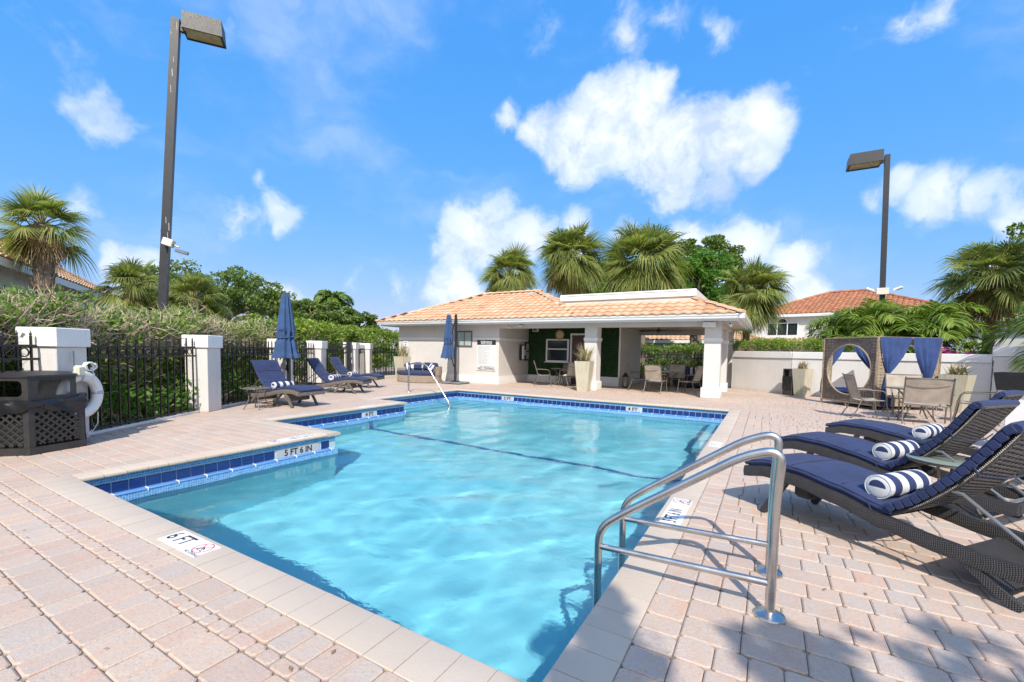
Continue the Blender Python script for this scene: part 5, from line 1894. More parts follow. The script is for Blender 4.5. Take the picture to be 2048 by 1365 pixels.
# portico, left opening
patio_table('round patio table in the left opening of the portico', (-7.25, 16.55, 0), .5, .70)
sling_chair('sling chair left in the portico, turned to the right', (-7.85, 15.95, 0), -1.05, .54)
sling_chair('dark sling chair in front of the portico window', (-7.35, 17.05, 0), math.pi - .1, .54, sling='sling_dark')
c3 = sling_chair('sling chair with a towel on its seat behind the corner planter', (-6.72, 15.98, 0), 1.0, .54, sling='sling_dark')
t = thing('towel', 'crumpled blue and white towel on the portico chair', 'towel', (-6.72, 15.98, .43), 1.0)
m = MB(); rows = []
for i in range(13):
    rows.append([(-.2 + .4 * i / 12, -.17 + .34 * j / 12, .01 + .05 * abs(math.sin(i * 1.3 + j * .9)) * math.sin(math.pi * i / 12) ** .5) for j in range(13)])
m.sheet(rows).build('white_cloth', M['white'], t, True)
m = MB(); rows = []
for i in range(9):
    rows.append([(-.02 + .16 * i / 8, -.10 + .2 * j / 8, .05 + .08 * math.sin(math.pi * i / 8) * math.sin(math.pi * j / 8) + .01 * math.sin(i * 2 + j)) for j in range(9)])
m.sheet(rows).build('blue_cloth', M['bluecloth'] if 'bluecloth' in M else M['bluepaint'], t, True)
# portico, right opening
patio_table('round patio table in the right opening of the portico', (-3.15, 16.75, 0), .55, .72)
sling_chair('sling chair at the left of the right portico table', (-4.15, 16.45, 0), -1.3, .54)
sling_chair('sling chair with its back to the pool at the right portico table', (-3.38, 15.85, 0), -.12, .58)
sling_chair('sling chair behind the right portico table', (-3.0, 17.45, 0), math.pi, .58)
sling_chair('sling chair right of the portico table, turned to the left', (-2.30, 16.25, 0), 1.25, .54)

# sofa at the back of the portico with striped cushions
t = thing('wicker_sofa', 'navy cushioned wicker sofa at the back of the portico', 'sofa', (-2.75, 19.3, 0), 0)
MB().bbox(-.9, .9, -.42, .42, .05, .30, .03).build('base', M['wicker'], t)
MB().bbox(-.9, .9, .30, .42, .30, .74, .03).bbox(-.9, -.78, -.42, .298, .30, .58, .03).bbox(.78, .9, -.42, .298, .30, .58, .03).build('back_and_arms', M['wicker'], t)
for x in (-.39, .39): MB().bbox(x - .37, x + .37, -.40, .28, .305, .45, .04).build('seat_cushion', M['navy'], t, True)
for x in (-.39, .39): MB().bbox(x - .36, x + .36, .16, .295, .46, .80, .04).build('back_cushion', M['navy'], t, True)
for k, x in enumerate((-.55, .1)):
    me = MB().bbox(-.2, .2, -.06, .06, 0, .36, .05).mesh('cushion', M['cushstripe'] if 'cushstripe' in M else M['white'], True)
    link('throw_pillow', me, None, loc=(-2.75 + x, 19.3 + .08, .48), rot=(.25, 0, 0), label=('left' if k == 0 else 'right') + ' navy and white throw pillow on the portico sofa', cat='pillow', group='throw pillows on the portico sofa')

# lantern by the dark wall
t = thing('lantern', 'dark standing lantern with candle by the portico wall', 'lantern', (-4.85, 17.25, 0), .2)
MB().bbox(-.11, .11, -.11, .11, 0, .04, .006).build('base', M['black'], t)
for (x, y) in ((-.1, -.1), (.1, -.1), (.1, .1), (-.1, .1)): MB().bbox(x - .01, x + .01, y - .01, y + .01, .04, .42, .002).build('post', M['black'], t)
MB().bbox(-.12, .12, -.12, .12, .42, .45, .006).lathe([(.13, .45), (.05, .54), (.05, .57), (.001, .6)], 4).build('roof', M['black'], t)
MB().lathe([(.04, .04), (.04, .22), (.001, .22)], 14).build('candle', M['candle'] if 'candle' in M else M['offwhite'], t)


# ------------------------------------------------------------------ tall square planters
def planter(label, loc, rot, h, wt, wb, plant='agave', n=60, spread=.5, ph=.7):
    t = thing('tall_planter', label, 'planter', loc, rot, 'tall tapered sage green planters')
    m = MB(); a, b = wb / 2, wt / 2
    A = m.vs([(-a, -a, 0), (a, -a, 0), (a, a, 0), (-a, a, 0)]); B = m.vs([(-b, -b, h), (b, -b, h), (b, b, h), (-b, b, h)])
    c = b - .025
    C = m.vs([(-c, -c, h), (c, -c, h), (c, c, h), (-c, c, h)]); D = m.vs([(-c, -c, h - .05), (c, -c, h - .05), (c, c, h - .05), (-c, c, h - .05)])
    for p, q in ((A, B), (B, C), (C, D)):
        for k in range(4):
            j = (k + 1) % 4
            m.face((p + k, p + j, q + j, q + k))
    m.build('pot', M['concrete_planter'], t)
    MB().box(-c, c, -c, c, h - .06, h - .045).build('potting_soil', M['soil'], t)
    rr = random.Random(int(h * 977 + loc[0] * 31)); lf = MB()
    for k in range(n):
        az = rr.uniform(0, 6.28); L = ph * rr.uniform(.45, 1.0); tilt = rr.uniform(.05, 1.0) ** 1.0 * spread
        w0 = rr.uniform(.012, .026) if plant == 'agave' else rr.uniform(.02, .045)
        x0, y0 = rr.uniform(-c, c) * .5, rr.uniform(-c, c) * .5
        prev = None; droop = rr.uniform(.2, 1.1) if plant == 'agave' else rr.uniform(-.1, .4)
        p = Vector((x0, y0, h - .05)); ang = tilt
        seg = 5
        side = Vector((-math.sin(az), math.cos(az), 0))
        for i in range(seg + 1):
            w_ = w0 * (1 - (i / seg) ** 1.6) + .001
            ids = lf.vs([p - side * w_, p + side * w_])
            if prev is not None: lf.face((prev, prev + 1, ids + 1, ids))
            prev = ids
            p = p + Vector((math.cos(az) * math.sin(ang), math.sin(az) * math.sin(ang), math.cos(ang))) * L / seg
            ang += droop / seg
    lf.build('spiky_plant', M['agave' if plant == 'agave' else 'aloe'], t, True)
    return t


planter('tall planter with spiky grey grass at the middle portico column', (-5.62, 14.72, 0), .06, 1.06, .56, .38, 'agave', 90, .75, .85)
planter('planter with spiky succulents at the left corner of the pool house', (-14.45, 14.78, 0), 0, 1.02, .58, .42, 'agave', 60, .5, .8)
planter('planter with pale flowers in front of the bright wall beside the black bin', (1.06, 18.02, 0), -.62, .95, .46, .32, 'aloe', 60, .7, .38)
planter('planter with dry pink leaves right of the cabana by the wall', (4.30, 15.75, 0), -.55, .98, .58, .34, 'aloe', 80, .8, .42)

# ------------------------------------------------------------------ bins
def lattice_panel(w, h, mb, T, pitch=.062, t=.022, thick=.008):
    """diagonal lattice strips clipped to a w x h rectangle (x across, z up)"""
    for sgn in (1, -1):
        c = -h
        while c < w + h:
            # line x = c + s*z  (sgn 1) or x = c + h - z
            pts = []
            for z in (0, h):
                x = c + z if sgn > 0 else c + h - z
                pts.append((x, z))
            (x0, z0), (x1, z1) = pts
            # clip in x
            def clip(x0, z0, x1, z1):
                if x0 > x1: x0, z0, x1, z1 = x1, z1, x0, z0
                if x1 < 0 or x0 > w: return None
                if x0 < 0: z0 += (z1 - z0) * (0 - x0) / (x1 - x0); x0 = 0
                if x1 > w: z1 += (z1 - z0) * (w - x1) / (x1 - x0); x1 = w
                return x0, z0, x1, z1
            q = clip(x0, z0, x1, z1)
            if q and abs(q[2] - q[0]) > .01:
                yo = thick * .5 * sgn
                mb.bar(T @ Vector((q[0], yo, q[1])), T @ Vector((q[2], yo, q[3])), t, thick, up=(T.to_3x3() @ Vector((0, 1, 0))))
            c += pitch * 1.414


def trash_bin():
    cx, cy, Rr = -8.31, 1.745, .565
    t = thing('trash_bin', 'hexagonal dark lattice litter bin with hooded lid and black bag', 'litter bin', (cx, cy, 0), math.atan2(1.60 - cy, -7.77 - cx))
    P = [Vector((Rr * math.cos(k * math.pi / 3), Rr * math.sin(k * math.pi / 3), 0)) for k in range(6)]
    m = MB(); m.prism([(p.x * 1.03, p.y * 1.03) for p in P], 0, .09); m.build('base', M['canplastic'], t)
    for k in range(6):
        p, q = P[k], P[(k + 1) % 6]
        u_ = (q - p).normalized(); L = (q - p).length
        n_ = Vector((u_.y, -u_.x, 0))
        T = Matrix((u_, -n_, Vector((0, 0, 1)))).transposed().to_4x4(); T.translation = p
        m = MB(); lattice_panel(L - .12, .40, m, T @ Matrix.Translation((.06, 0, .12)))
        m.build('lattice_panel', M['canplastic'], t)
        m = MB()
        m.bar(p + Vector((0, 0, .09)) + u_ * .03 - n_ * .012, p + Vector((0, 0, .62)) + u_ * .03 - n_ * .012, .06, .024, up=n_)
        m.bar(q + Vector((0, 0, .09)) - u_ * .03 - n_ * .012, q + Vector((0, 0, .62)) - u_ * .03 - n_ * .012, .06, .024, up=n_)
        m.bar(p + Vector((0, 0, .57)) + u_ * .06 - n_ * .012, q + Vector((0, 0, .57)) - u_ * .06 - n_ * .012, .022, .10, up=(0, 0, 1))
        m.build('corner_post', M['canplastic'], t)
    m = MB(); m.prism([(p.x * .80, p.y * .80) for p in P], .02, .60); m.build('inner_liner', M['ink'], t)
    # bag folded over the rim
    m = MB(); rows = []; rr = random.Random(4)
    nseg = 72
    for (z, rad) in ((.66, .80), (.675, .92), (.668, 1.035), (.64, 1.07), (.60, 1.065), (.555, 1.055), (.53, 1.05)):
        row = []
        for i in range(nseg + 1):
            a = 2 * math.pi * (i % nseg) / nseg
            kf = math.cos(math.pi / 6) / math.cos((a % (math.pi / 3)) - math.pi / 6)
            wob = .014 * math.sin(a * 9 + z * 40) + .010 * math.sin(a * 17 + z * 23)
            hem = (.045 * math.sin(a * 5 + 1) + .02 * math.sin(a * 13)) if z < .58 else .008 * math.sin(a * 11 + z * 70)
            row.append((Rr * rad * kf * math.cos(a) * (1 + wob), Rr * rad * kf * math.sin(a) * (1 + wob), z + hem))
        rows.append(row)
    m.sheet(rows).build('bin_bag', M['bag'], t, True)
    # hood: six posts' wall with window openings and a roof
    hz0, hz1 = .67, .955; k9 = .86
    for k in range(6):
        p, q = P[k] * k9, P[(k + 1) % 6] * k9
        u_ = (q - p).normalized(); L = (q - p).length; n_ = Vector((u_.y, -u_.x, 0))
        T = Matrix((u_, -n_, Vector((0, 0, 1)))).transposed().to_4x4(); T.translation = p
        # frame with a rounded opening
        x0, x1, z0, z1, rc = .10, L - .06, hz0 + .045, hz1 - .045, .05
        inn = []
        for (cx_, cz_, a0) in ((x1 - rc, z0 + rc, -90), (x1 - rc, z1 - rc, 0), (x0 + rc, z1 - rc, 90), (x0 + rc, z0 + rc, 180)):
            for j in range(5):
                a = R(a0 + j * 22.5); inn.append((cx_ + rc * math.cos(a), cz_ + rc * math.sin(a)))
        def outer(x, z):
            # push to the rectangle border
            c0 = L / 2; cz0 = (hz0 + hz1) / 2; dx, dz = x - c0, z - cz0
            s_ = min((L / 2) / abs(dx) if abs(dx) > 1e-6 else 9e9, ((hz1 - hz0) / 2) / abs(dz) if abs(dz) > 1e-6 else 9e9)
            return c0 + dx * s_, cz0 + dz * s_
        ou = [outer(*c_) for c_ in inn]
        m = MB()
        for yy0 in (0, .012):
            m.vs([T @ Vector((x, yy0, z)) for x, z in inn]); m.vs([T @ Vector((x, yy0, z)) for x, z in ou])
        n2 = len(inn)
        for j in range(n2):
            l = (j + 1) % n2
            m.face((j, l, n2 + l, n2 + j)); m.face((2 * n2 + l, 2 * n2 + j, 3 * n2 + j, 3 * n2 + l)); m.face((l, j, 2 * n2 + j, 2 * n2 + l))
        for (xa, za), (xb, zb) in (((0, hz0), (L, hz0)), ((L, hz0), (L, hz1)), ((L, hz1), (0, hz1)), ((0, hz1), (0, hz0))):
            m.poly([T @ Vector((xa, 0, za)), T @ Vector((xb, 0, zb)), T @ Vector((xb, .012, zb)), T @ Vector((xa, .012, za))])
        for (ca, cb) in (((0, hz0), n2 * 0), ((0, hz1), 0)): pass
        # corner fillers of the frame
        for (cxx, czz) in ((0, hz0), (L, hz0), (L, hz1), (0, hz1)):
            near_ = sorted(range(n2), key=lambda j: (ou[j][0] - cxx) ** 2 + (ou[j][1] - czz) ** 2)[:2]
            m.poly([T @ Vector((cxx, 0, czz)), T @ Vector((ou[near_[0]][0], 0, ou[near_[0]][1])), T @ Vector((ou[near_[1]][0], 0, ou[near_[1]][1]))])
        m.build('hood_panel', M['canplastic'], t)
    m = MB(); m.prism([(p.x * k9 * 1.03, p.y * k9 * 1.03) for p in P], hz1 - .002, hz1 + .02)
    b0 = m.vs([(p.x * k9 * 1.03, p.y * k9 * 1.03, hz1 + .021) for p in P]); b1 = m.vs([(p.x * .5, p.y * .5, hz1 + .055) for p in P])
    for k in range(6):
        j = (k + 1) % 6
        m.face((b0 + k, b0 + j, b1 + j, b1 + k))
    m.face(range(b1, b1 + 6))
    m.build('hood_roof', M['canplastic'], t)


trash_bin()
t = thing('trash_bin', 'slim black litter bin with rounded opening beside the wall planter', 'litter bin', (.72, 18.22, 0), -.6)
MB().bbox(-.17, .17, -.17, .17, 0, .66, .02).build('body', M['canplastic'], t)
m = MB()
for (x0, x1, z0, z1) in ((-.17, .17, .88, .93), (-.17, -.135, .66, .88), (.135, .17, .66, .88)): m.bbox(x0, x1, -.17, .17, z0, z1, .01)
m.build('hood', M['canplastic'], t)
m = MB(); rows = []
for i in range(9):
    z = .68 - .06 * i
    rows.append([(-.165 + .33 * j / 10, -.18 - .02 * abs(math.sin(j * 1.4 + i * .7)) * (1 if i < 7 else .3), z + (.03 * math.sin(j * .9) if i > 5 else 0)) for j in range(11)])
m.sheet(rows).build('bin_bag', M['bag'], t, True)
m = MB(); m.box(-.13, .13, .10, .168, .67, .875); m.build('rear_plate', M['offwhite'], t)

# ------------------------------------------------------------------ life ring on the first pier
c0 = Vector((-8.28, 1.99, 0)) + FD * .21 - FP * .10
t = thing('life_ring', 'white life ring with rope hung on the nearest pier', 'life ring', (c0.x, c0.y, .66), FA)
m = MB(); rows = []; Rm, rm_ = .265, .078
for i in range(49):
    a = 2 * math.pi * (i % 48) / 48
    rows.append([((Rm + rm_ * math.cos(b)) * math.cos(a), -(.0) - rm_ * .75 * math.sin(b), (Rm + rm_ * math.cos(b)) * math.sin(a)) for b in [2 * math.pi * j / 16 for j in range(17)]])
m.sheet(rows).build('ring', M['white'], t, True)
for a0 in (.05, 1.62, 3.2, 4.6):
    m = MB(); rows = []
    for i in range(5):
        a = a0 + (i - 2) * .045
        rows.append([((Rm + (rm_ + .004) * math.cos(b)) * math.cos(a), -(rm_ + .004) * .75 * math.sin(b), (Rm + (rm_ + .004) * math.cos(b)) * math.sin(a)) for b in [2 * math.pi * j / 16 for j in range(17)]])
    m.sheet(rows).build('grey_band', M['band'] if 'band' in M else M['pane_light'], t, True)
rp_ = MB(); rr = random.Random(8)
for k in range(9):
    pts = []; a = rr.uniform(0, 6.28)
    for i in range(10): pts.append((.03 + .09 * math.cos(a + i * .75) * rr.uniform(.7, 1.1), -.11 + rr.uniform(-.03, .03), .40 + .06 * math.sin(a + i * .75)))
    rp_.tube(pts, .008, 6)
rp_.tube([(.06, -.10, .38), (.10, -.11, .28), (.08, -.12, .16), (.14, -.11, .08), (.10, -.12, .02)], .008, 6)
for s_ in (-1, 1): rp_.tube([(s_ * .16, -.09, -.26), (s_ * .14, -.10, -.42), (s_ * .02, -.10, -.56), (-s_ * .04, -.10, -.5)], .006, 6)
rp_.build('rope', M['white'], t, True, kind='stuff')
MB().bbox(-.17, -.04, -.13, -.05, .27, .42, .025).build('float', M['cream'] if 'cream' in M else M['offwhite'], t, True)
MB().bbox(-.035, -.015, .045, .055, .42, .62, .002).build('hook_strap', M['strut'], t)
# ------------------------------------------------------------------ wicker cabana with round side window and blue curtains
def cabana():
    o0 = Vector((2.47, 14.70, 0)); uL = Vector((-.60, .80, 0)).normalized(); uR = Vector((.80, .60, 0)).normalized()
    W, D, H_ = 1.86, 1.70, 1.93
    t = thing('daybed_cabana', 'square woven cabana with round side window, blue curtains and day bed', 'cabana', o0, math.atan2(uR.y, uR.x))
    # local x along the front (W), local y along the side with the round window (D)
    z0 = .11
    def strips(mb, Wd, T, hole=None, pitch=.080, w=.057, z0=.14, z1=H_ - .04, solid=None):
        n = int(Wd / pitch)
        pt = Wd / n
        def segs(fix, lo, hi, horizontal):
            out_ = [(lo, hi)]
            if hole:
                hx, hz, hr = hole; d = (fix - (hz if horizontal else hx))
                if abs(d) < hr:
                    e = math.sqrt(hr * hr - d * d); c = hx if horizontal else hz
                    out_ = [(lo, c - e), (c + e, hi)]
            return [(a, b) for a, b in out_ if b - a > .01]
        for i in range(n + 1):
            for a, b in segs(i * pt, z0, z1, False):
                mb.bar(T @ Vector((i * pt, .003, a)), T @ Vector((i * pt, .003, b)), w, .006, up=T.to_3x3() @ Vector((0, 1, 0)))
        m_ = int((z1 - z0) / pitch); pz = (z1 - z0) / m_
        for j in range(m_ + 1):
            for a, b in segs(z0 + j * pz, 0, Wd, True):
                mb.bar(T @ Vector((a, -.003, z0 + j * pz)), T @ Vector((b, -.003, z0 + j * pz)), w, .006, up=T.to_3x3() @ Vector((0, 1, 0)))
    Tside = Matrix.Rotation(math.pi / 2, 4, 'Z')               # x -> +y
    hole = (D * .50, 1.03, .70)
    for (x, nm) in ((0.0, 'near'), (W, 'far')):
        T = Matrix.Translation((x, 0, 0)) @ Tside
        m = MB(); strips(m, D, T, hole); m.build('woven_panel', M['cane_dark'], t, kind='stuff')
        m = MB(); m.tube([T @ Vector((hole[0] + hole[2] * math.cos(a), 0, hole[1] + hole[2] * math.sin(a))) for a in [2 * math.pi * k / 48 for k in range(49)]], .022, 8, False)
        m.build('round_window_rim', M['cane'], t, True)
    # front border strips and skirt, and the same behind
    for y in (0.0, D):
        m = MB()
        for (xa, xb, za, zb) in ((0, .27, .14, H_ - .04), (W - .27, W, .14, H_ - .04)):
            strips(m, xb - xa, Matrix.Translation((xa, y, 0)), z0=za, z1=zb)
        strips(m, W - .56, Matrix.Translation((.28, y, 0)), z0=.14, z1=.44)
        m.build('woven_border', M['cane'], t, kind='stuff')
    m = MB()
    for (x, y) in ((0, 0), (W, 0), (0, D), (W, D)): m.bbox(x - .022, x + .022, y - .022, y + .022, 0, H_, .006)
    for (x, y) in ((W * .5, 0), (0, D * .5), (W, D * .5), (W * .5, D)): m.bbox(x - .02, x + .02, y - .02, y + .02, 0, .13, .005)
    m.build('corner_posts', M['cane'], t)
    m = MB()
    for z in (.12, 1.02, H_ - .01):
        for x in (0, W):
            if z == 1.02: continue
            m.bbox(x - .02, x + .02, .022, D - .022, z - .018, z + .018, .004)
        for y in (0, D):
            if z == 1.02: continue
            m.bbox(.022, W - .022, y - .02, y + .02, z - .018, z + .018, .004)
    for x in (0, W):
        m.bbox(x - .012, x + .012, .022, D * .5 - .69, 1.0, 1.03, .003); m.bbox(x - .012, x + .012, D * .5 + .69, D - .022, 1.0, 1.03, .003)
    for y in (0, D):
        m.bbox(.022, .27, y - .012, y + .012, 1.0, 1.03, .003); m.bbox(W - .27, W - .022, y - .012, y + .012, 1.0, 1.03, .003)
    m.build('frame_rails', M['cane'], t, kind='stuff')
    MB().bbox(.03, W - .03, .03, D - .03, .30, .34, .01).build('bed_deck', M['cane_dark'], t)
    for k in range(2): MB().bbox(.05 + k * (W - .1) / 2, .05 + (k + 1) * (W - .1) / 2 - .01, .05, D - .05, .345, .48, .05).build('mattress', M['cabanablue'], t, True)
    # curtains gathered to a tie
    def curtain(x0, x1, xt, y, zt, name='curtain', zend=.30, mat='cabanablue', amp=.018, spreadl=.10, off=-.035):
        rows = []; n = 30
        levels = [H_ + .0, H_ - .12, H_ - .3, H_ - .5, (H_ + zt) / 2 - .05, zt + .18, zt + .06, zt, zt - .06, zt - .18, zt - .35, zend]
        for z in levels:
            if z >= zt:
                s = (H_ - z) / (H_ - zt); s = s ** 1.7
                a = x0 + (xt - .035 - x0) * s; b = x1 + (xt + .035 - x1) * s
            else:
                s = min(1, (zt - z) / .35); s = s ** .6
                a = xt - .035 - spreadl * s; b = xt + .035 + spreadl * s
            am = amp * (.5 + 1.2 * min(1, abs(H_ - z) / .6))
            rows.append([(a + (b - a) * i / n, y + off + am * math.sin(i * .85 + .4 * math.sin(z * 5)) * (1 + .3 * math.sin(i * .7)), z - (.03 * math.sin(math.pi * i / n) if z == zend else 0) + (H_ - z) * .12 * (0 if z < zt + .1 else (i / n if x1 > xt + .2 else 1 - i / n)) * 0) for i in range(n + 1)])
        m_ = MB().sheet(rows); m_.build(name, M[mat], t, True)
        MB().tube([(xt - .05, y + off - .01, zt), (xt, y + off - .045, zt - .01), (xt + .05, y + off - .01, zt), (xt, y + off + .04, zt), (xt - .05, y + off - .01, zt)], .014, 6, False).build('curtain_tie', M[mat], t, True)
    curtain(.03, .96, .30, 0, .98, zend=.12)
    curtain(1.0, W + .0, 1.50, 0, .74, zend=.18)
    curtain(.03, .80, .12, D, .95, off=.035)
    curtain(.92, W, W - .12, D, .95, off=.035)
    m = MB()
    for s_ in (-1, 1): m.tube([(1.50, -.07, .74), (1.50 + s_ * .07, -.10, .68), (1.50 + s_ * .10, -.09, .56), (1.50 + s_ * .05, -.08, .48)], [.02, .03, .03, .02], 8, True, .4)
    m.build('curtain_bow', M['cabanablue'], t, True)
cabana()

# curved wicker day sofa at the far left, by the pool house
t = thing('round_daybed', 'tan wicker crescent daybed with navy cushions before the pool house', 'daybed', (-12.65, 13.9, 0), .05)
m = MB(); rows = []
def arc(r, a): return (r * 1.18 * math.cos(a), r * .78 * math.sin(a))
def ringwall(a0, a1, r, z0, z1, th=.06, n=28):
    rows = []
    for i in range(n + 1):
        a = a0 + (a1 - a0) * i / n; xo, yo = arc(r, a); xi, yi = arc(r - th, a)
        rows.append([(xo, yo, z0), (xo * 1.01, yo * 1.01, (z0 + z1) / 2), (xo, yo, z1), (xi, yi, z1), (xi, yi, z0), (xo, yo, z0)])
    return MB().sheet(rows)
ringwall(0, 2 * math.pi, .88, .02, .30, n=48).build('base', M['wicker_tan'], t, True)
ringwall(R(-18), R(75), .90, .30, .66, .10).build('right_back', M['wicker_tan'], t, True)
ringwall(R(75), R(195), .90, .30, .55, .10).build('left_back', M['wicker_tan'], t, True)
MB().bbox(-1.02, -.62, -.20, .34, .30, .60, .03).build('side_shelf', M['wicker_tan'], t)
m = MB(); m.lathe([(.0001, .30), (.84, .30), (.90, .34), (.91, .40), (.87, .45), (.80, .465), (.0001, .47)], 40, Matrix.Diagonal((1.17, .79, 1, 1))); m.build('seat_cushion', M['navy'], t, True)
for k, (x, y, a, w_) in enumerate(((-.42, .38, .1, .40), (.02, .46, 0, .42), (.45, .38, -.2, .42), (.72, .12, -.7, .36))):
    MB().bbox(-w_ / 2, w_ / 2, -.07, .07, 0, .34, .065, Matrix.Translation((x, y, .47)) @ Matrix.Rotation(a, 4, 'Z') @ Matrix.Rotation(-.25, 4, 'X')).build('back_cushion', M['navy'], t, True)
for k, (x, y, a) in enumerate(((-.50, -.02, .5), (.45, .08, -.5))):
    me = MB().bbox(-.19, .19, -.055, .055, 0, .34, .05).mesh('throw_pillow', M['cushstripe'], True)
    link('throw_pillow', me, None, loc=(-12.65 + x, 13.9 + y, .47), rot=(-.5 if k else -.2, .3 * (1 if k else -1), a), label=('left' if k == 0 else 'right') + ' navy and white striped pillow on the crescent daybed', cat='pillow', group='striped pillows on the crescent daybed')

# black tapered planter box on a white stand, cut by the right edge
t = thing('black_box_planter', 'black tapered planter box on a pale stand at the right edge', 'planter', (3.42, 9.62, 0), -.45)
m = MB(); a = m.vs([(-.30, -.22, .93), (.30, -.22, .93), (.30, .22, .93), (-.30, .22, .93)]); b = m.vs([(-.34, -.26, 1.20), (.34, -.26, 1.20), (.34, .26, 1.20), (-.34, .26, 1.20)])
c = m.vs([(-.32, -.24, 1.20), (.32, -.24, 1.20), (.32, .24, 1.20), (-.32, .24, 1.20)]); d = m.vs([(-.31, -.23, 1.12), (.31, -.23, 1.12), (.31, .23, 1.12), (-.31, .23, 1.12)])
m.face((a + 3, a + 2, a + 1, a))
for p, q in ((a, b), (b, c), (c, d)):
    for k in range(4): m.face((p + k, p + (k + 1) % 4, q + (k + 1) % 4, q + k))
m.face(range(d, d + 4))
m.build('box', M['black'], t)
MB().bbox(-.20, .20, -.15, .15, 0, .928, .012).build('stand', M['stucco_white'], t)
# ------------------------------------------------------------------ palms, trees and hedges
def strips_np(P, S, W):
    """ribbons: P (n, k, 3) centre lines, S (n, 3) side vectors or (n,k,3), W (k,) half widths -> quads as tris"""
    n, k, _ = P.shape
    if S.ndim == 2: S = np.repeat(S[:, None, :], k, 1)
    W = np.asarray(W).reshape(1, -1, 1)
    V = np.stack([P - S * W, P + S * W], 2).reshape(n, k * 2, 3)
    q = []
    for i in range(k - 1):
        a = 2 * i
        q += [[a, a + 1, a + 3], [a, a + 3, a + 2]]
    q = np.array(q)
    F = (np.arange(n)[:, None, None] * (2 * k) + q[None]).reshape(-1, 3)
    return V.reshape(-1, 3), F


def unit(v): return v / np.maximum(np.linalg.norm(v, axis=-1, keepdims=True), 1e-9)


def sabal_fronds(n, L, rng, lo=-1.1, hi=1.35, seg=34):
    """costapalmate fan leaves round a crown centre at the origin"""
    VF = []; ST = []
    for f in range(n):
        az = rng.uniform(0, 2 * math.pi); u_ = (f + .5) / n
        el = lo + (hi - lo) * u_ ** .85 + rng.uniform(-.36, .36)
        el = min(el, 1.5)
        d = np.array([math.cos(az) * math.cos(el), math.sin(az) * math.cos(el), math.sin(el)])
        pet = L * rng.uniform(.26, .60)
        side = unit(np.cross(d, [0, 0, 1.0])) if abs(d[2]) < .98 else np.array([1.0, 0, 0])
        up = np.cross(side, d)
        droop = (.10 + .20 * rng.random()) * (1.3 - u_)
        base = d * pet - np.array([0, 0, 1]) * droop * pet * .35
        ST.append((np.zeros(3), d * pet * .5 + up * .02, base))
        th = np.linspace(-1.45, 1.45, seg) + rng.uniform(-.03, .03, seg)
        bl = L * .62 * (1 - .30 * (np.abs(th) / 1.45) ** 2) * rng.uniform(.85, 1.1, seg)
        fd = unit(d + np.array([0, 0, -.02 - .5 * (1 - u_)]))
        side2 = unit(np.cross(fd, [0, 0, 1.0]) + 1e-6); up2 = np.cross(side2, fd)
        ro = rng.uniform(-.7, .7); side2, up2 = side2 * math.cos(ro) + up2 * math.sin(ro), up2 * math.cos(ro) - side2 * math.sin(ro)
        dirs = fd[None] * np.cos(th)[:, None] + side2[None] * np.sin(th)[:, None]
        fold = up2[None] * (.30 * np.abs(np.sin(th)))[:, None]
        dirs = unit(dirs + fold)
        k = 4
        s = np.linspace(0, 1, k)
        hang = (np.array([0, .02, .13, .46]) * rng.uniform(.25, 1.5))
        P = base[None, None] + dirs[:, None] * (bl[:, None, None] * s[None, :, None]) - np.array([0, 0, 1.0])[None, None] * (bl[:, None, None] * hang[None, :, None])
        tang = unit(np.cross(dirs, up2[None] + dirs * .01))
        S = unit(tang + up2[None] * rng.uniform(-.5, .5, (seg, 1)))
        VF.append(strips_np(P, S, np.array([.005, .015, .011, .0015]) * L / 1.15))
    return VF, ST


def make_sabal(label, x, y, crown_z, size, seed, trunk_r=.17, n=62, dead=14, group='cabbage palms', lean=(0, 0)):
    rng = np.random.default_rng(seed)
    t = thing('cabbage_palm', label, 'palm tree', (x, y, 0), 0, group)
    m = MB(); pts = []; rs_ = []
    for k in range(14):
        s = k / 13
        pts.append((lean[0] * s * s, lean[1] * s * s, -.05 + (crown_z + .05) * s)); rs_.append(trunk_r * (1.25 - .35 * min(1, s * 3) + .12 * (s > .85)) * (1 + .04 * math.sin(k * 2.1)))
    m.tube(pts, rs_, 12)
    boots = random.Random(seed)
    for k in range(46):
        s = boots.uniform(.55 if crown_z > 2 else .2, .99); a = boots.uniform(0, 6.28)
        r0 = trunk_r * .95
        c_, s_ = math.cos(a), math.sin(a); z = crown_z * s; lx = lean[0] * s * s; ly = lean[1] * s * s
        m.bar((lx + c_ * r0, ly + s_ * r0, z), (lx + c_ * (r0 + .08), ly + s_ * (r0 + .08), z + .16), .07, .02, up=(c_, s_, 0))
    m.build('trunk', M['trunk'], t, True)
    VF, ST = sabal_fronds(n, size, rng)
    V, F = merge(*VF)
    V = V + np.array([lean[0], lean[1], crown_z])
    st = MB()
    for (a, b, c) in ST[:]:
        o_ = np.array([lean[0], lean[1], crown_z]); st.tube([a + o_, b + o_, c + o_], [.022, .014, .009], 4, False)
    st.build('leaf_stalks', M['stalk'], t)
    link('crown', np_mesh('crown', V, F, M['sabal']), t, kind='stuff')
    if dead:
        VF, ST = sabal_fronds(dead, size * .85, rng, -1.45, -.7, 20)
        V, F = merge(*VF); V = V + np.array([lean[0], lean[1], crown_z - .1])
        link('dry_fronds', np_mesh('dry_fronds', V, F, M['sabal_dead']), t, kind='stuff')
    return t


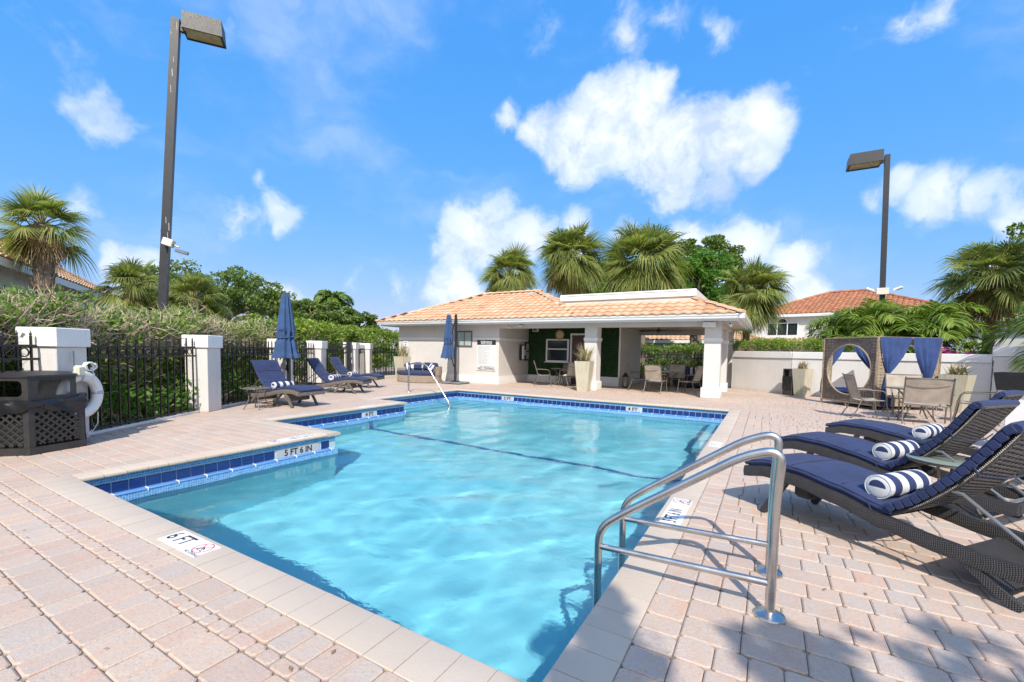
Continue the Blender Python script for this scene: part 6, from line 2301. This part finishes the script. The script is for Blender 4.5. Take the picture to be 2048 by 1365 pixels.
def feather_fronds(n, L, rng, lo=.1, hi=1.35, nl=46, leaf=.42, arch=1.0, w=.018):
    VF = []; RA = []
    for f in range(n):
        az = f * 2.399 + rng.uniform(-.3, .3); el = lo + (hi - lo) * ((f + .5) / n) + rng.uniform(-.1, .1)
        LL = L * rng.uniform(.85, 1.1)
        k = 14; pts = []; p = np.zeros(3); e = el
        for i in range(k + 1):
            pts.append(p.copy())
            p = p + np.array([math.cos(az) * math.cos(e), math.sin(az) * math.cos(e), math.sin(e)]) * LL / k
            e -= arch * (1.0 + .5 * i / k) / k * (1.15 if el > .6 else .9)
        pts = np.array(pts); RA.append(pts)
        s = np.linspace(.16, .995, nl)
        idx = s * k; i0 = np.minimum(idx.astype(int), k - 1); fr = (idx - i0)[:, None]
        B = pts[i0] * (1 - fr) + pts[i0 + 1] * fr
        T = unit(pts[i0 + 1] - pts[i0])
        side = unit(np.cross(T, [0, 0, 1.0])); up = np.cross(side, T)
        ll = leaf * LL / 1.8 * np.sin(np.pi * np.clip(s * .86 + .12, 0, 1)) ** .6
        for sg in (-1, 1):
            d = unit(side * sg + T * .75 + up * rng.uniform(-.1, .75, (nl, 1)))
            kk = np.array([0, .4, .75, 1.0]); hang = np.array([0, .02, .14, .36]) * rng.uniform(.8, 1.5)
            P = B[:, None] + d[:, None] * (ll[:, None, None] * kk[None, :, None]) - np.array([0, 0, 1.0]) * (ll[:, None, None] * hang[None, :, None])
            S = unit(np.cross(d, up) + up * rng.uniform(-.4, .4, (nl, 1)))
            VF.append(strips_np(P, S, [w * .5, w, w * .8, w * .1]))
    return VF, RA


def make_feather(label, x, y, z, L, seed, n=16, lo=.1, hi=1.3, trunk_r=.07, stems=1, group='feather palms beyond the boundary wall', **kw):
    rng = np.random.default_rng(seed)
    t = thing('feather_palm', label, 'palm tree', (x, y, 0), 0, group)
    V_all = []; m = MB(); ra = MB()
    for s_ in range(stems):
        ox, oy = (0, 0) if stems == 1 else (.35 * math.cos(s_ * 2.2), .35 * math.sin(s_ * 2.2)); zz = z * (1 - .12 * s_)
        m.tube([(ox * .4, oy * .4, -.05), (ox * .8, oy * .8, zz * .5), (ox, oy, zz)], [trunk_r * 1.2, trunk_r, trunk_r * .8], 10)
        VF, RA = feather_fronds(n, L, rng, lo, hi, **kw)
        for v_, f_ in VF: V_all.append((v_ + np.array([ox, oy, zz]), f_))
        for p in RA: ra.tube([Vector(q) + Vector((ox, oy, zz)) for q in p[::2]], [.018, .015, .012, .010, .008, .006, .005, .004][:len(p[::2])], 5, False)
    m.build('trunk', M['trunk'], t, True)
    ra.build('leaf_stalks', M['stalk'], t, True)
    V, F = merge(*V_all)
    link('crown', np_mesh('crown', V, F, M['palm']), t, kind='stuff')
    return t


def make_tree(label, x, y, trunk_h, center_z, rx, ry, rz, seed, mat='oak', nclump=90, per=170, leaf=.11, name='broad_tree', group='leafy trees beyond the grounds', cl=.16, full=False):
    rng = np.random.default_rng(seed)
    t = thing(name, label, 'tree', (x, y, 0), 0, group)
    d = unit(rng.normal(size=(nclump, 3))); d[:, 2] = np.abs(d[:, 2]) * 1.0 - (.35 if not full else .6)
    rad = rng.uniform(.45, 1.0, nclump) ** .6
    d = unit(d) * rad[:, None]
    C = d * np.array([rx, ry, rz]) + np.array([0, 0, center_z])
    m = MB()
    m.tube([(0, 0, -.05), (.05, 0, trunk_h * .5), (0, .05, trunk_h)], [rx * .07 + .08, rx * .055 + .06, rx * .045 + .05], 9)
    for c in C[::4]:
        mid = np.array([c[0] * .35, c[1] * .35, trunk_h + (c[2] - trunk_h) * .55])
        m.tube([(0, .05, trunk_h * .92), mid, c], [.07 + rx * .02, .045 + rx * .01, .012], 5, False)
    m.build('trunk', M['bark'], t, True)
    cr = cl * (rx + rz) * .5 * rng.uniform(.8, 1.5, nclump)
    off = unit(rng.normal(size=(nclump, per, 3))) * (rng.uniform(.25, 1, (nclump, per, 1)) ** .6)
    off[..., 2] *= .65
    P = (C[:, None] + off * cr[:, None, None]).reshape(-1, 3)
    V, F = leaf_quads(P, leaf * 1.5, leaf, bias=(0, 0, 1), biasw=.45, rng=rng)
    link('crown', np_mesh('crown', V, F, M[mat]), t, kind='stuff')
    return t


def hedge(label, path, z_top, width, n_leaf, n_twig, mat, seed, z_bot=.0, leaf=.07, ragged=.18, twig_top=.6, name='hedge', group='hedges round the pool grounds', thin=0.0):
    """path = list of (x, y) on the centre line"""
    rng = np.random.default_rng(seed)
    t = thing(name, label, 'hedge', (path[0][0], path[0][1], 0), 0, group)
    A = np.array(path, float); A = A - A[0]
    seg = np.linalg.norm(np.diff(A, axis=0), axis=1); cum = np.concatenate([[0], np.cumsum(seg)])
    def along(s):
        i = np.clip(np.searchsorted(cum, s, side='right') - 1, 0, len(seg) - 1)
        f = ((s - cum[i]) / seg[i])[:, None]
        p = A[i] * (1 - f) + A[i + 1] * f
        u_ = (A[i + 1] - A[i]) / seg[i][:, None]
        return p, np.stack([-u_[:, 1], u_[:, 0]], 1)
    L = cum[-1]
    def topz(s): return z_top + ragged * (np.sin(s * 1.7 + seed) * .35 + np.sin(s * 4.1) * .3 + np.sin(s * 9.7 + 1) * .25)
    VF = []
    # leaves lie mostly in clumps near the surface
    ncl = max(40, n_leaf // 70)
    sc = rng.uniform(0, L, ncl); wv = rng.choice([-1, 1], ncl) * width / 2 * rng.uniform(.55, 1.05, ncl)
    zc = rng.uniform(z_bot + .1, 1.0, ncl) ** .8
    tz = topz(sc)
    top = rng.random(ncl) < .25
    zc = np.where(top, tz - rng.uniform(0, .12, ncl), z_bot + (tz - z_bot) * zc)
    wv = np.where(top, rng.uniform(-width / 2, width / 2, ncl), wv)
    p, nn = along(sc)
    C = np.concatenate([p + nn * wv[:, None], zc[:, None]], 1)
    k = rng.integers(0, ncl, n_leaf)
    off = unit(rng.normal(size=(n_leaf, 3))) * (rng.uniform(0, 1, (n_leaf, 1)) ** .5) * np.array([.26, .26, .20]) * (1 + leaf * 4)
    P = C[k] + off
    P[:, 2] = np.maximum(P[:, 2], z_bot + .02)
    if thin > 0:
        P = P[(rng.random(len(P)) > thin) | (P[:, 2] < z_top - .6)]
    V, F = leaf_quads(P, leaf * 1.5, leaf * .75, bias=(0, 0, 1), biasw=.5, rng=rng, droop=.3)
    link('foliage', np_mesh('foliage', V, F, M[mat]), t, kind='stuff')
    if n_twig:
        s = rng.uniform(0, L, n_twig); p, nn = along(s); w_ = rng.uniform(-.5, .5, n_twig) * width
        tz = topz(s)
        hi = rng.random(n_twig) < twig_top
        z0 = np.where(hi, tz - rng.uniform(.15, .75, n_twig), rng.uniform(z_bot, 1, n_twig) * (tz - .4))
        B = np.concatenate([p + nn * w_[:, None], z0[:, None]], 1)
        d = unit(np.stack([rng.normal(0, .7, n_twig), rng.normal(0, .7, n_twig), rng.uniform(-.1, 1.6, n_twig)], 1))
        ln = rng.uniform(.16, .52, n_twig)
        k_ = np.array([0, .35, .7, 1.0])
        wob = unit(rng.normal(size=(n_twig, 3)))
        P = B[:, None] + d[:, None] * (ln[:, None, None] * k_[None, :, None]) + wob[:, None] * (ln[:, None, None] * np.array([0, .22, .05, .34])[None, :, None])
        P[..., 2] = np.minimum(P[..., 2], tz[:, None] + .22)
        S1 = unit(np.cross(d, rng.normal(size=(n_twig, 3)))); S2 = unit(np.cross(d, S1))
        W = np.array([.0075, .006, .0045, .0018])
        # three-sided twigs: ribbons at 120 degrees
        V1, F1 = strips_np(P, S1, W); V2, F2 = strips_np(P, S2, W)
        V, F = merge((V1, F1), (V2, F2))
        link('bare_twigs', np_mesh('bare_twigs', V, F, M['twig']), t, kind='stuff')
        # a few thick stems from the ground
        m = MB(); rr = random.Random(seed)
        for q in range(int(L * 2.2)):
            s_ = rr.uniform(0, L); pp_, nn_ = along(np.array([s_])); x0, y0 = pp_[0] + nn_[0] * rr.uniform(-.2, .2)
            a = rr.uniform(0, 6.28); hgt = z_top * rr.uniform(.6, .95)
            m.tube([(x0, y0, -.03), (x0 + .12 * math.cos(a), y0 + .12 * math.sin(a), hgt * .4), (x0 + .3 * math.cos(a + .5), y0 + .3 * math.sin(a + .5), hgt * .75), (x0 + .42 * math.cos(a + .8), y0 + .42 * math.sin(a + .8), hgt)], [.035, .026, .017, .008], 6)
        m.build('stems', M['twig'], t, True, kind='stuff')
    return t


# hedge along the left fence: sparse, twiggy and tall near the camera, clipped and green farther on
F0 = Vector((-7.6, .6, 0)) + FP * .95
def off_path(pts, d): return [(x + FP.x * d, y + FP.y * d) for x, y in pts]
hedge('overgrown twiggy ficus hedge behind the near fence panels', off_path([(-7.0, .0), (-8.5, 2.3), (-10.2, 4.9), (-11.9, 7.6), (-12.6, 8.8)], 1.25), 1.88, 1.1, 60000, 31000, 'ficus', 3, leaf=.066, ragged=.26, twig_top=.75, thin=.42)
hedge('fresh green clipped hedge behind the gate and far fence', off_path([(-12.6, 8.8), (-13.5, 10.2), (-15.0, 12.6), (-16.3, 14.8), (-16.9, 17.5), (-16.9, 21)], 1.35), 2.22, 1.1, 30000, 1500, 'ficus_dark', 4, leaf=.085, ragged=.10, twig_top=.2)
hedge('low clipped hedge strip along the top of the right boundary wall', [(-1.6, 21.3), (.8, 19.5), (3.2, 18.8)], 1.85, .7, 9000, 900, 'ficus_dark', 5, z_bot=.9, leaf=.05, ragged=.05)
hedge('dark clipped hedge behind the fence in the portico opening', [(-7.5, 23.6), (.2, 23.4)], 1.68, .9, 16000, 500, 'ficus', 6, leaf=.08, ragged=.12)
hedge('leafy undergrowth at the foot of the near fence', off_path([(-8.3, 1.6), (-10.0, 4.4), (-11.6, 7.0)], .55), .55, .5, 5000, 400, 'oak_bright', 7, leaf=.07, ragged=.2)

hedge('tall hedge beside the loungers behind the side wall', [(7.5, 13.6), (8.4, -2.0)], 2.1, .8, 14000, 400, 'ficus_dark', 9, leaf=.09, ragged=.12)

# palms
make_sabal('tall cabbage palm before the house at far left', -17.8, 4.1, 4.65, 1.2, 21, n=36, trunk_r=.24)
make_sabal('left one of three cabbage palms above the pool house roof', -13.3, 22.3, 5.85, 1.85, 22, n=62)
make_sabal('middle cabbage palm above the pool house roof, its trunk showing', -9.15, 21.6, 6.35, 2.0, 23, n=84)
make_sabal('largest cabbage palm above the white parapet', -5.75, 23.4, 6.1, 2.35, 24, n=92)
make_sabal('cabbage palm hanging over the right corner of the pool house', -.92, 23.3, 4.25, 1.75, 25, n=80, dead=24)
make_sabal('cabbage palm behind the boundary wall at right', 6.4, 20.9, 4.1, 1.6, 26, n=64)
make_sabal('tallest cabbage palm behind the boundary wall, cut off by the frame', 8.0, 19.2, 5.4, 1.4, 27, n=56)
make_sabal('low fan palm beside the left lamp post', -17.5, 6.0, 3.15, 1.1, 28, n=46, dead=5)
make_sabal('low fan palm right of the left lamp post', -15.9, 7.0, 2.75, 1.1, 29, n=46, dead=5)
make_feather('christmas palm left of the right lamp post', 2.75, 20.2, 2.5, 1.5, 31, n=17, lo=.15, hi=1.5, stems=3, arch=1.5, leaf=.78, w=.024, nl=36)
make_feather('christmas palm right of the right lamp post', 4.35, 20.0, 2.45, 1.5, 32, n=17, lo=.15, hi=1.5, stems=3, arch=1.5, leaf=.78, w=.024, nl=36)
make_feather('large arching palm at the right edge over the wall', 7.6, 16.6, 2.1, 2.7, 33, n=22, lo=-.05, hi=1.35, trunk_r=.14, arch=1.35, leaf=.7, w=.022, nl=64)
make_feather('distant royal palm above the trees left of the pool house', -35.8, 27.3, 5.9, 2.2, 34, n=16, lo=-.2, hi=1.2, trunk_r=.16, arch=1.5, leaf=.5, w=.06)

# broad trees
make_tree('wide leafy tree whose top fills the gap right of the near lamp post', -21.8, 10.4, 2.0, 3.3, 3.3, 3.0, 1.6, 41, 'oak', 110, 170, .085)
make_tree('sprawling tree behind the green hedge left of the pool house', -28.4, 20.4, 2.0, 3.2, 2.7, 2.6, 1.6, 42, 'oak', 120, 150, .12)
make_tree('low wide tree left of the pool house eave', -26.3, 21.6, 1.5, 2.7, 2.3, 2.2, 1.4, 43, 'oak', 90, 150, .11)
make_tree('tall open-crowned tree behind the palms', -4.4, 33.5, 5.0, 7.4, 2.9, 2.5, 2.4, 44, 'oak', 120, 170, .13)
make_tree('bright green tree behind the middle palm', -9.2, 29.0, 3.0, 5.0, 3.8, 2.5, 2.5, 45, 'oak_bright', 120, 170, .12)
make_tree('bright green tree behind the right part of the parapet', -3.9, 28.0, 3.0, 4.9, 3.3, 2.5, 2.5, 46, 'oak_bright', 120, 170, .12)
make_tree('small dark tree between the house and the right palms', 9.0, 24.0, 2.5, 4.2, 2.2, 2.0, 2.6, 47, 'oak', 80, 150, .11)
make_tree('dark tree at the far right edge above the palms', 10.2, 20.4, 3.5, 6.0, 1.7, 1.7, 2.0, 48, 'oak', 60, 150, .10)
make_tree('bougainvillea bush flowering pink above the boundary wall', 4.6, 18.6, .6, 1.45, 1.0, .55, .55, 49, 'bougain', 30, 90, .06, name='bougainvillea', group=None, full=True)
make_tree('second bougainvillea with leaves right of the cabana', 5.6, 18.3, .6, 1.4, .8, .55, .5, 50, 'ficus_dark', 30, 110, .06, name='shrub', group=None, full=True)
# trees standing outside the picture to the right, whose shade falls into it
make_tree('sparse shade tree behind the viewer whose shade dapples the right paving', 3.8, -3.1, 3.2, 5.2, 2.4, 1.9, .9, 61, 'oak', 20, 80, .12, group=None)

# fallen leaves and bits on the paving
rr = np.random.default_rng(77)
n = 260
xy = np.stack([rr.uniform(-11, 3.0, n), rr.uniform(-.5, 15, n)], 1)
ok = ~((xy[:, 0] > XC - .3) & (xy[:, 0] < XR + .3) & (xy[:, 1] > YN - .3) & (xy[:, 1] < YF + .3))
xy = xy[ok]
V, F = leaf_quads(np.concatenate([xy, np.full((len(xy), 1), .008)], 1), .030, .012, bias=(0, 0, 1), biasw=6, rng=rr)
link('fallen_leaves', np_mesh('fallen_leaves', V, F, M['sabal_dead']), kind='stuff')
# ------------------------------------------------------------------ neighbouring houses
def corrugated(mb, O, u, vdir, inside, wt=.33, lt=.40, nu=60, nv=30):
    """far roofs: courses of tiles as one relief"""
    O = Vector(O); u = Vector(u).normalized(); vdir = Vector(vdir).normalized(); n = u.cross(vdir)
    for j in range(nv):
        for i in range(nu):
            cu, cv = (i + .5) * wt, (j + .5) * lt
            if not inside(cu, cv): continue
            p = O + u * cu + vdir * cv
            a = mb.vs([p + u * x + vdir * (-lt * .5) + n * z for x, z in ((-wt / 2, .005), (-wt * .2, .07), (wt * .2, .07), (wt / 2, .005))] +
                      [p + u * x + vdir * (lt * .5) + n * z for x, z in ((-wt / 2, -.02), (-wt * .2, .035), (wt * .2, .035), (wt / 2, -.02))])
            for k in range(3): mb.face((a + k, a + k + 1, a + 5 + k, a + 4 + k))
            mb.face((a, a + 3, a + 2, a + 1))


def house_window(parent, T, w, h, n=1, arch=False):
    """T maps local (x along wall, y outward, z up); origin at the sill centre"""
    fr = MB(); t_ = .06
    for k in range(n + 1): fr.bbox(-w / 2 + k * w / n - t_ / 2, -w / 2 + k * w / n + t_ / 2, 0, .07, 0, h, .008, T)
    fr.bbox(-w / 2 - t_ / 2, w / 2 + t_ / 2, 0, .08, -.06, 0.0, .008, T); fr.bbox(-w / 2 - t_ / 2, w / 2 + t_ / 2, 0, .075, h, h + .06, .008, T)
    win = fr.build('window', M['trim'], parent)
    for k in range(n):
        MB().box(-w / 2 + k * w / n + t_ / 2 + .002, -w / 2 + (k + 1) * w / n - t_ / 2 - .002, .02, .03, .002, h - .002, T).build('pane', M['dark_glass'], win)
    if arch:
        r_ = w / (2 * n); m = MB(); k = 10
        c = T @ Vector((0, .025, h + .08)); pts = [T @ Vector((r_ * .9 * math.cos(a), .025, h + .08 + r_ * .95 * math.sin(a))) for a in [math.pi * q / k for q in range(k + 1)]]
        for q in range(k): m.poly([c, pts[q], pts[q + 1]])
        m.build('pane', M['dark_glass'], win)
        m = MB(); m.tube([T @ Vector((r_ * math.cos(a), .04, h + .06 + r_ * 1.03 * math.sin(a))) for a in [math.pi * q / k for q in range(k + 1)]], .045, 6); m.build('arch_trim', M['trim'], win)
    return win


def neighbour(label, loc, ang, W, D, eave, slope, hip=True, name='neighbour_house', group='tile-roofed houses next door', ov=.45, gable=False, wins=(), tm='tile_i'):
    """local x along the front (faces -y)"""
    t = thing(name, label, 'house', loc, ang, group)
    MB().box(0, W, 0, D, 0, eave).build('wall', M['stucco_house'], t)
    rz_ = (D / 2 + ov) * slope; cs_ = math.sqrt(1 + slope * slope)
    x0, x1, y0, y1 = -ov, W + ov, -ov, D + ov; hd = D / 2 + ov
    m = MB()
    inx = hd if hip else 0
    def pt(x, y, z): return (x, y, eave + z)
    m.poly([pt(x0, y0, 0), pt(x1, y0, 0), pt(x1 - inx, D / 2, rz_), pt(x0 + inx, D / 2, rz_)])
    m.poly([pt(x1, y1, 0), pt(x0, y1, 0), pt(x0 + inx, D / 2, rz_), pt(x1 - inx, D / 2, rz_)])
    m.poly([pt(x1, y0, 0), pt(x1, y1, 0), pt(x1 - inx, D / 2, rz_)]); m.poly([pt(x0, y1, 0), pt(x0, y0, 0), pt(x0 + inx, D / 2, rz_)])
    rf = m.build('roof', M[tm], t)
    m = MB(); Wf_ = x1 - x0
    corrugated(m, (x0, y0, eave + .02), (1, 0, 0), (0, 1, slope), lambda a, b: (b / cs_ if hip else 0) < a < Wf_ - (b / cs_ if hip else 0) and b < hd * cs_)
    if hip:
        Df = y1 - y0
        corrugated(m, (x1, y0, eave + .02), (0, 1, 0), (-1, 0, slope), lambda a, b: b / cs_ < a < Df - b / cs_)
        corrugated(m, (x0, y1, eave + .02), (0, -1, 0), (1, 0, slope), lambda a, b: b / cs_ < a < Df - b / cs_)
    m.build('roof_tiles', M[tm], rf, kind='stuff')
    m = MB(); m.tube([(x0 + inx, D / 2, eave + rz_ + .06), (x1 - inx, D / 2, eave + rz_ + .06)], .12, 8)
    if hip:
        for (xa, ya, xb) in ((x0, y0, x0 + inx), (x1, y0, x1 - inx), (x1, y1, x1 - inx), (x0, y1, x0 + inx)): m.tube([(xa, ya, eave + .06), (xb, D / 2, eave + rz_ + .06)], .11, 8)
    m.build('ridge_tiles', M[tm], rf, True)
    m = MB(); m.box(x0, x1, y0 + .0, y0 + .04, eave - .22, eave + .0); m.box(x0, x1, y1 - .04, y1, eave - .22, eave); m.box(x0, x0 + .04, y0 + .041, y1 - .041, eave - .22, eave); m.box(x1 - .04, x1, y0 + .041, y1 - .041, eave - .22, eave)
    m.box(x0 + .041, x1 - .041, y0 + .041, y1 - .041, eave - .06, eave - .03)
    m.build('fascia', M['trim'], t)
    for (side, s, z, w, h, n, arch) in wins:
        if side == 'front': T = Matrix.Translation((s, -.001, z)) @ Matrix.Diagonal((1, -1, 1, 1))
        elif side == 'right': T = Matrix.Translation((W + .001, s, z)) @ Matrix.Rotation(-math.pi / 2, 4, 'Z')
        else: T = Matrix.Translation((-.001, s, z)) @ Matrix.Rotation(math.pi / 2, 4, 'Z')
        house_window(t, T, w, h, n, arch)
    return t


# two-storey house on the right, behind the boundary wall
A0 = Vector((-.6, 38.5, 0))
hR = neighbour('two-storey pale house with terracotta roof behind the boundary wall', (-1.3, 42.8, 0), -.28, 11.5, 9.0, 4.7, .41, True, tm='tile_red',
               wins=(('front', 2.3, 3.0, 2.2, .98, 3, True), ('front', 6.6, 3.0, 1.5, .98, 2, True), ('front', 9.8, 3.0, 1.4, .95, 2, False)))
m = MB(); m.box(-3.0, 11.6, -1.4, -.01, 0, 2.74); m.build('lower_wing', M['stucco_house'], hR)
m = MB(); m.box(-3.1, 11.7, -1.5, -1.2, 2.745, 2.98); m.build('lower_wing_parapet', M['trim'], hR)
m = MB()
corrugated(m, (-2.8, -2.2, 2.38), (1, 0, 0), (0, 1, .5), lambda a, b: a < 14.2 and b < .85)
m.build('skirt_tiles', M['tile_i'], hR, kind='stuff')
m = MB(); m.bbox(-3.1, 11.8, -2.3, -2.15, 2.18, 2.36, .02); m.build('green_gutter', M['gutter_green'], hR)
hL2 = neighbour('pale wing with corner window left of the two-storey house', (-5.0, 46.0, 0), -.28, 5.4, 6.0, 4.1, .48, True, wins=(('front', 3.4, 2.55, 2.2, 1.15, 3, False),))
neighbour('distant house with orange roof right of the lamp post', (9.5, 33.5, 0), -.5, 8.0, 7.0, 3.6, .45, True, wins=(('front', 3.0, 1.2, 1.6, 1.2, 2, False),))
neighbour('house with orange roof glimpsed through the portico', (-9.8, 33.5, 0), .05, 9.0, 6.0, 2.35, .42, True)
neighbour('pale house with clay roof at far left behind the hedge', (-15.9, 1.9, 0), 2.65, 14.5, 7.5, 3.6, .60, True, wins=(('front', 4.0, 1.2, 1.4, 1.3, 2, False),))
neighbour('low clay roof of a carport right of the wall pier', (8.6, 20.2, 0), -.5, 4.0, 3.5, 1.75, .3, True)
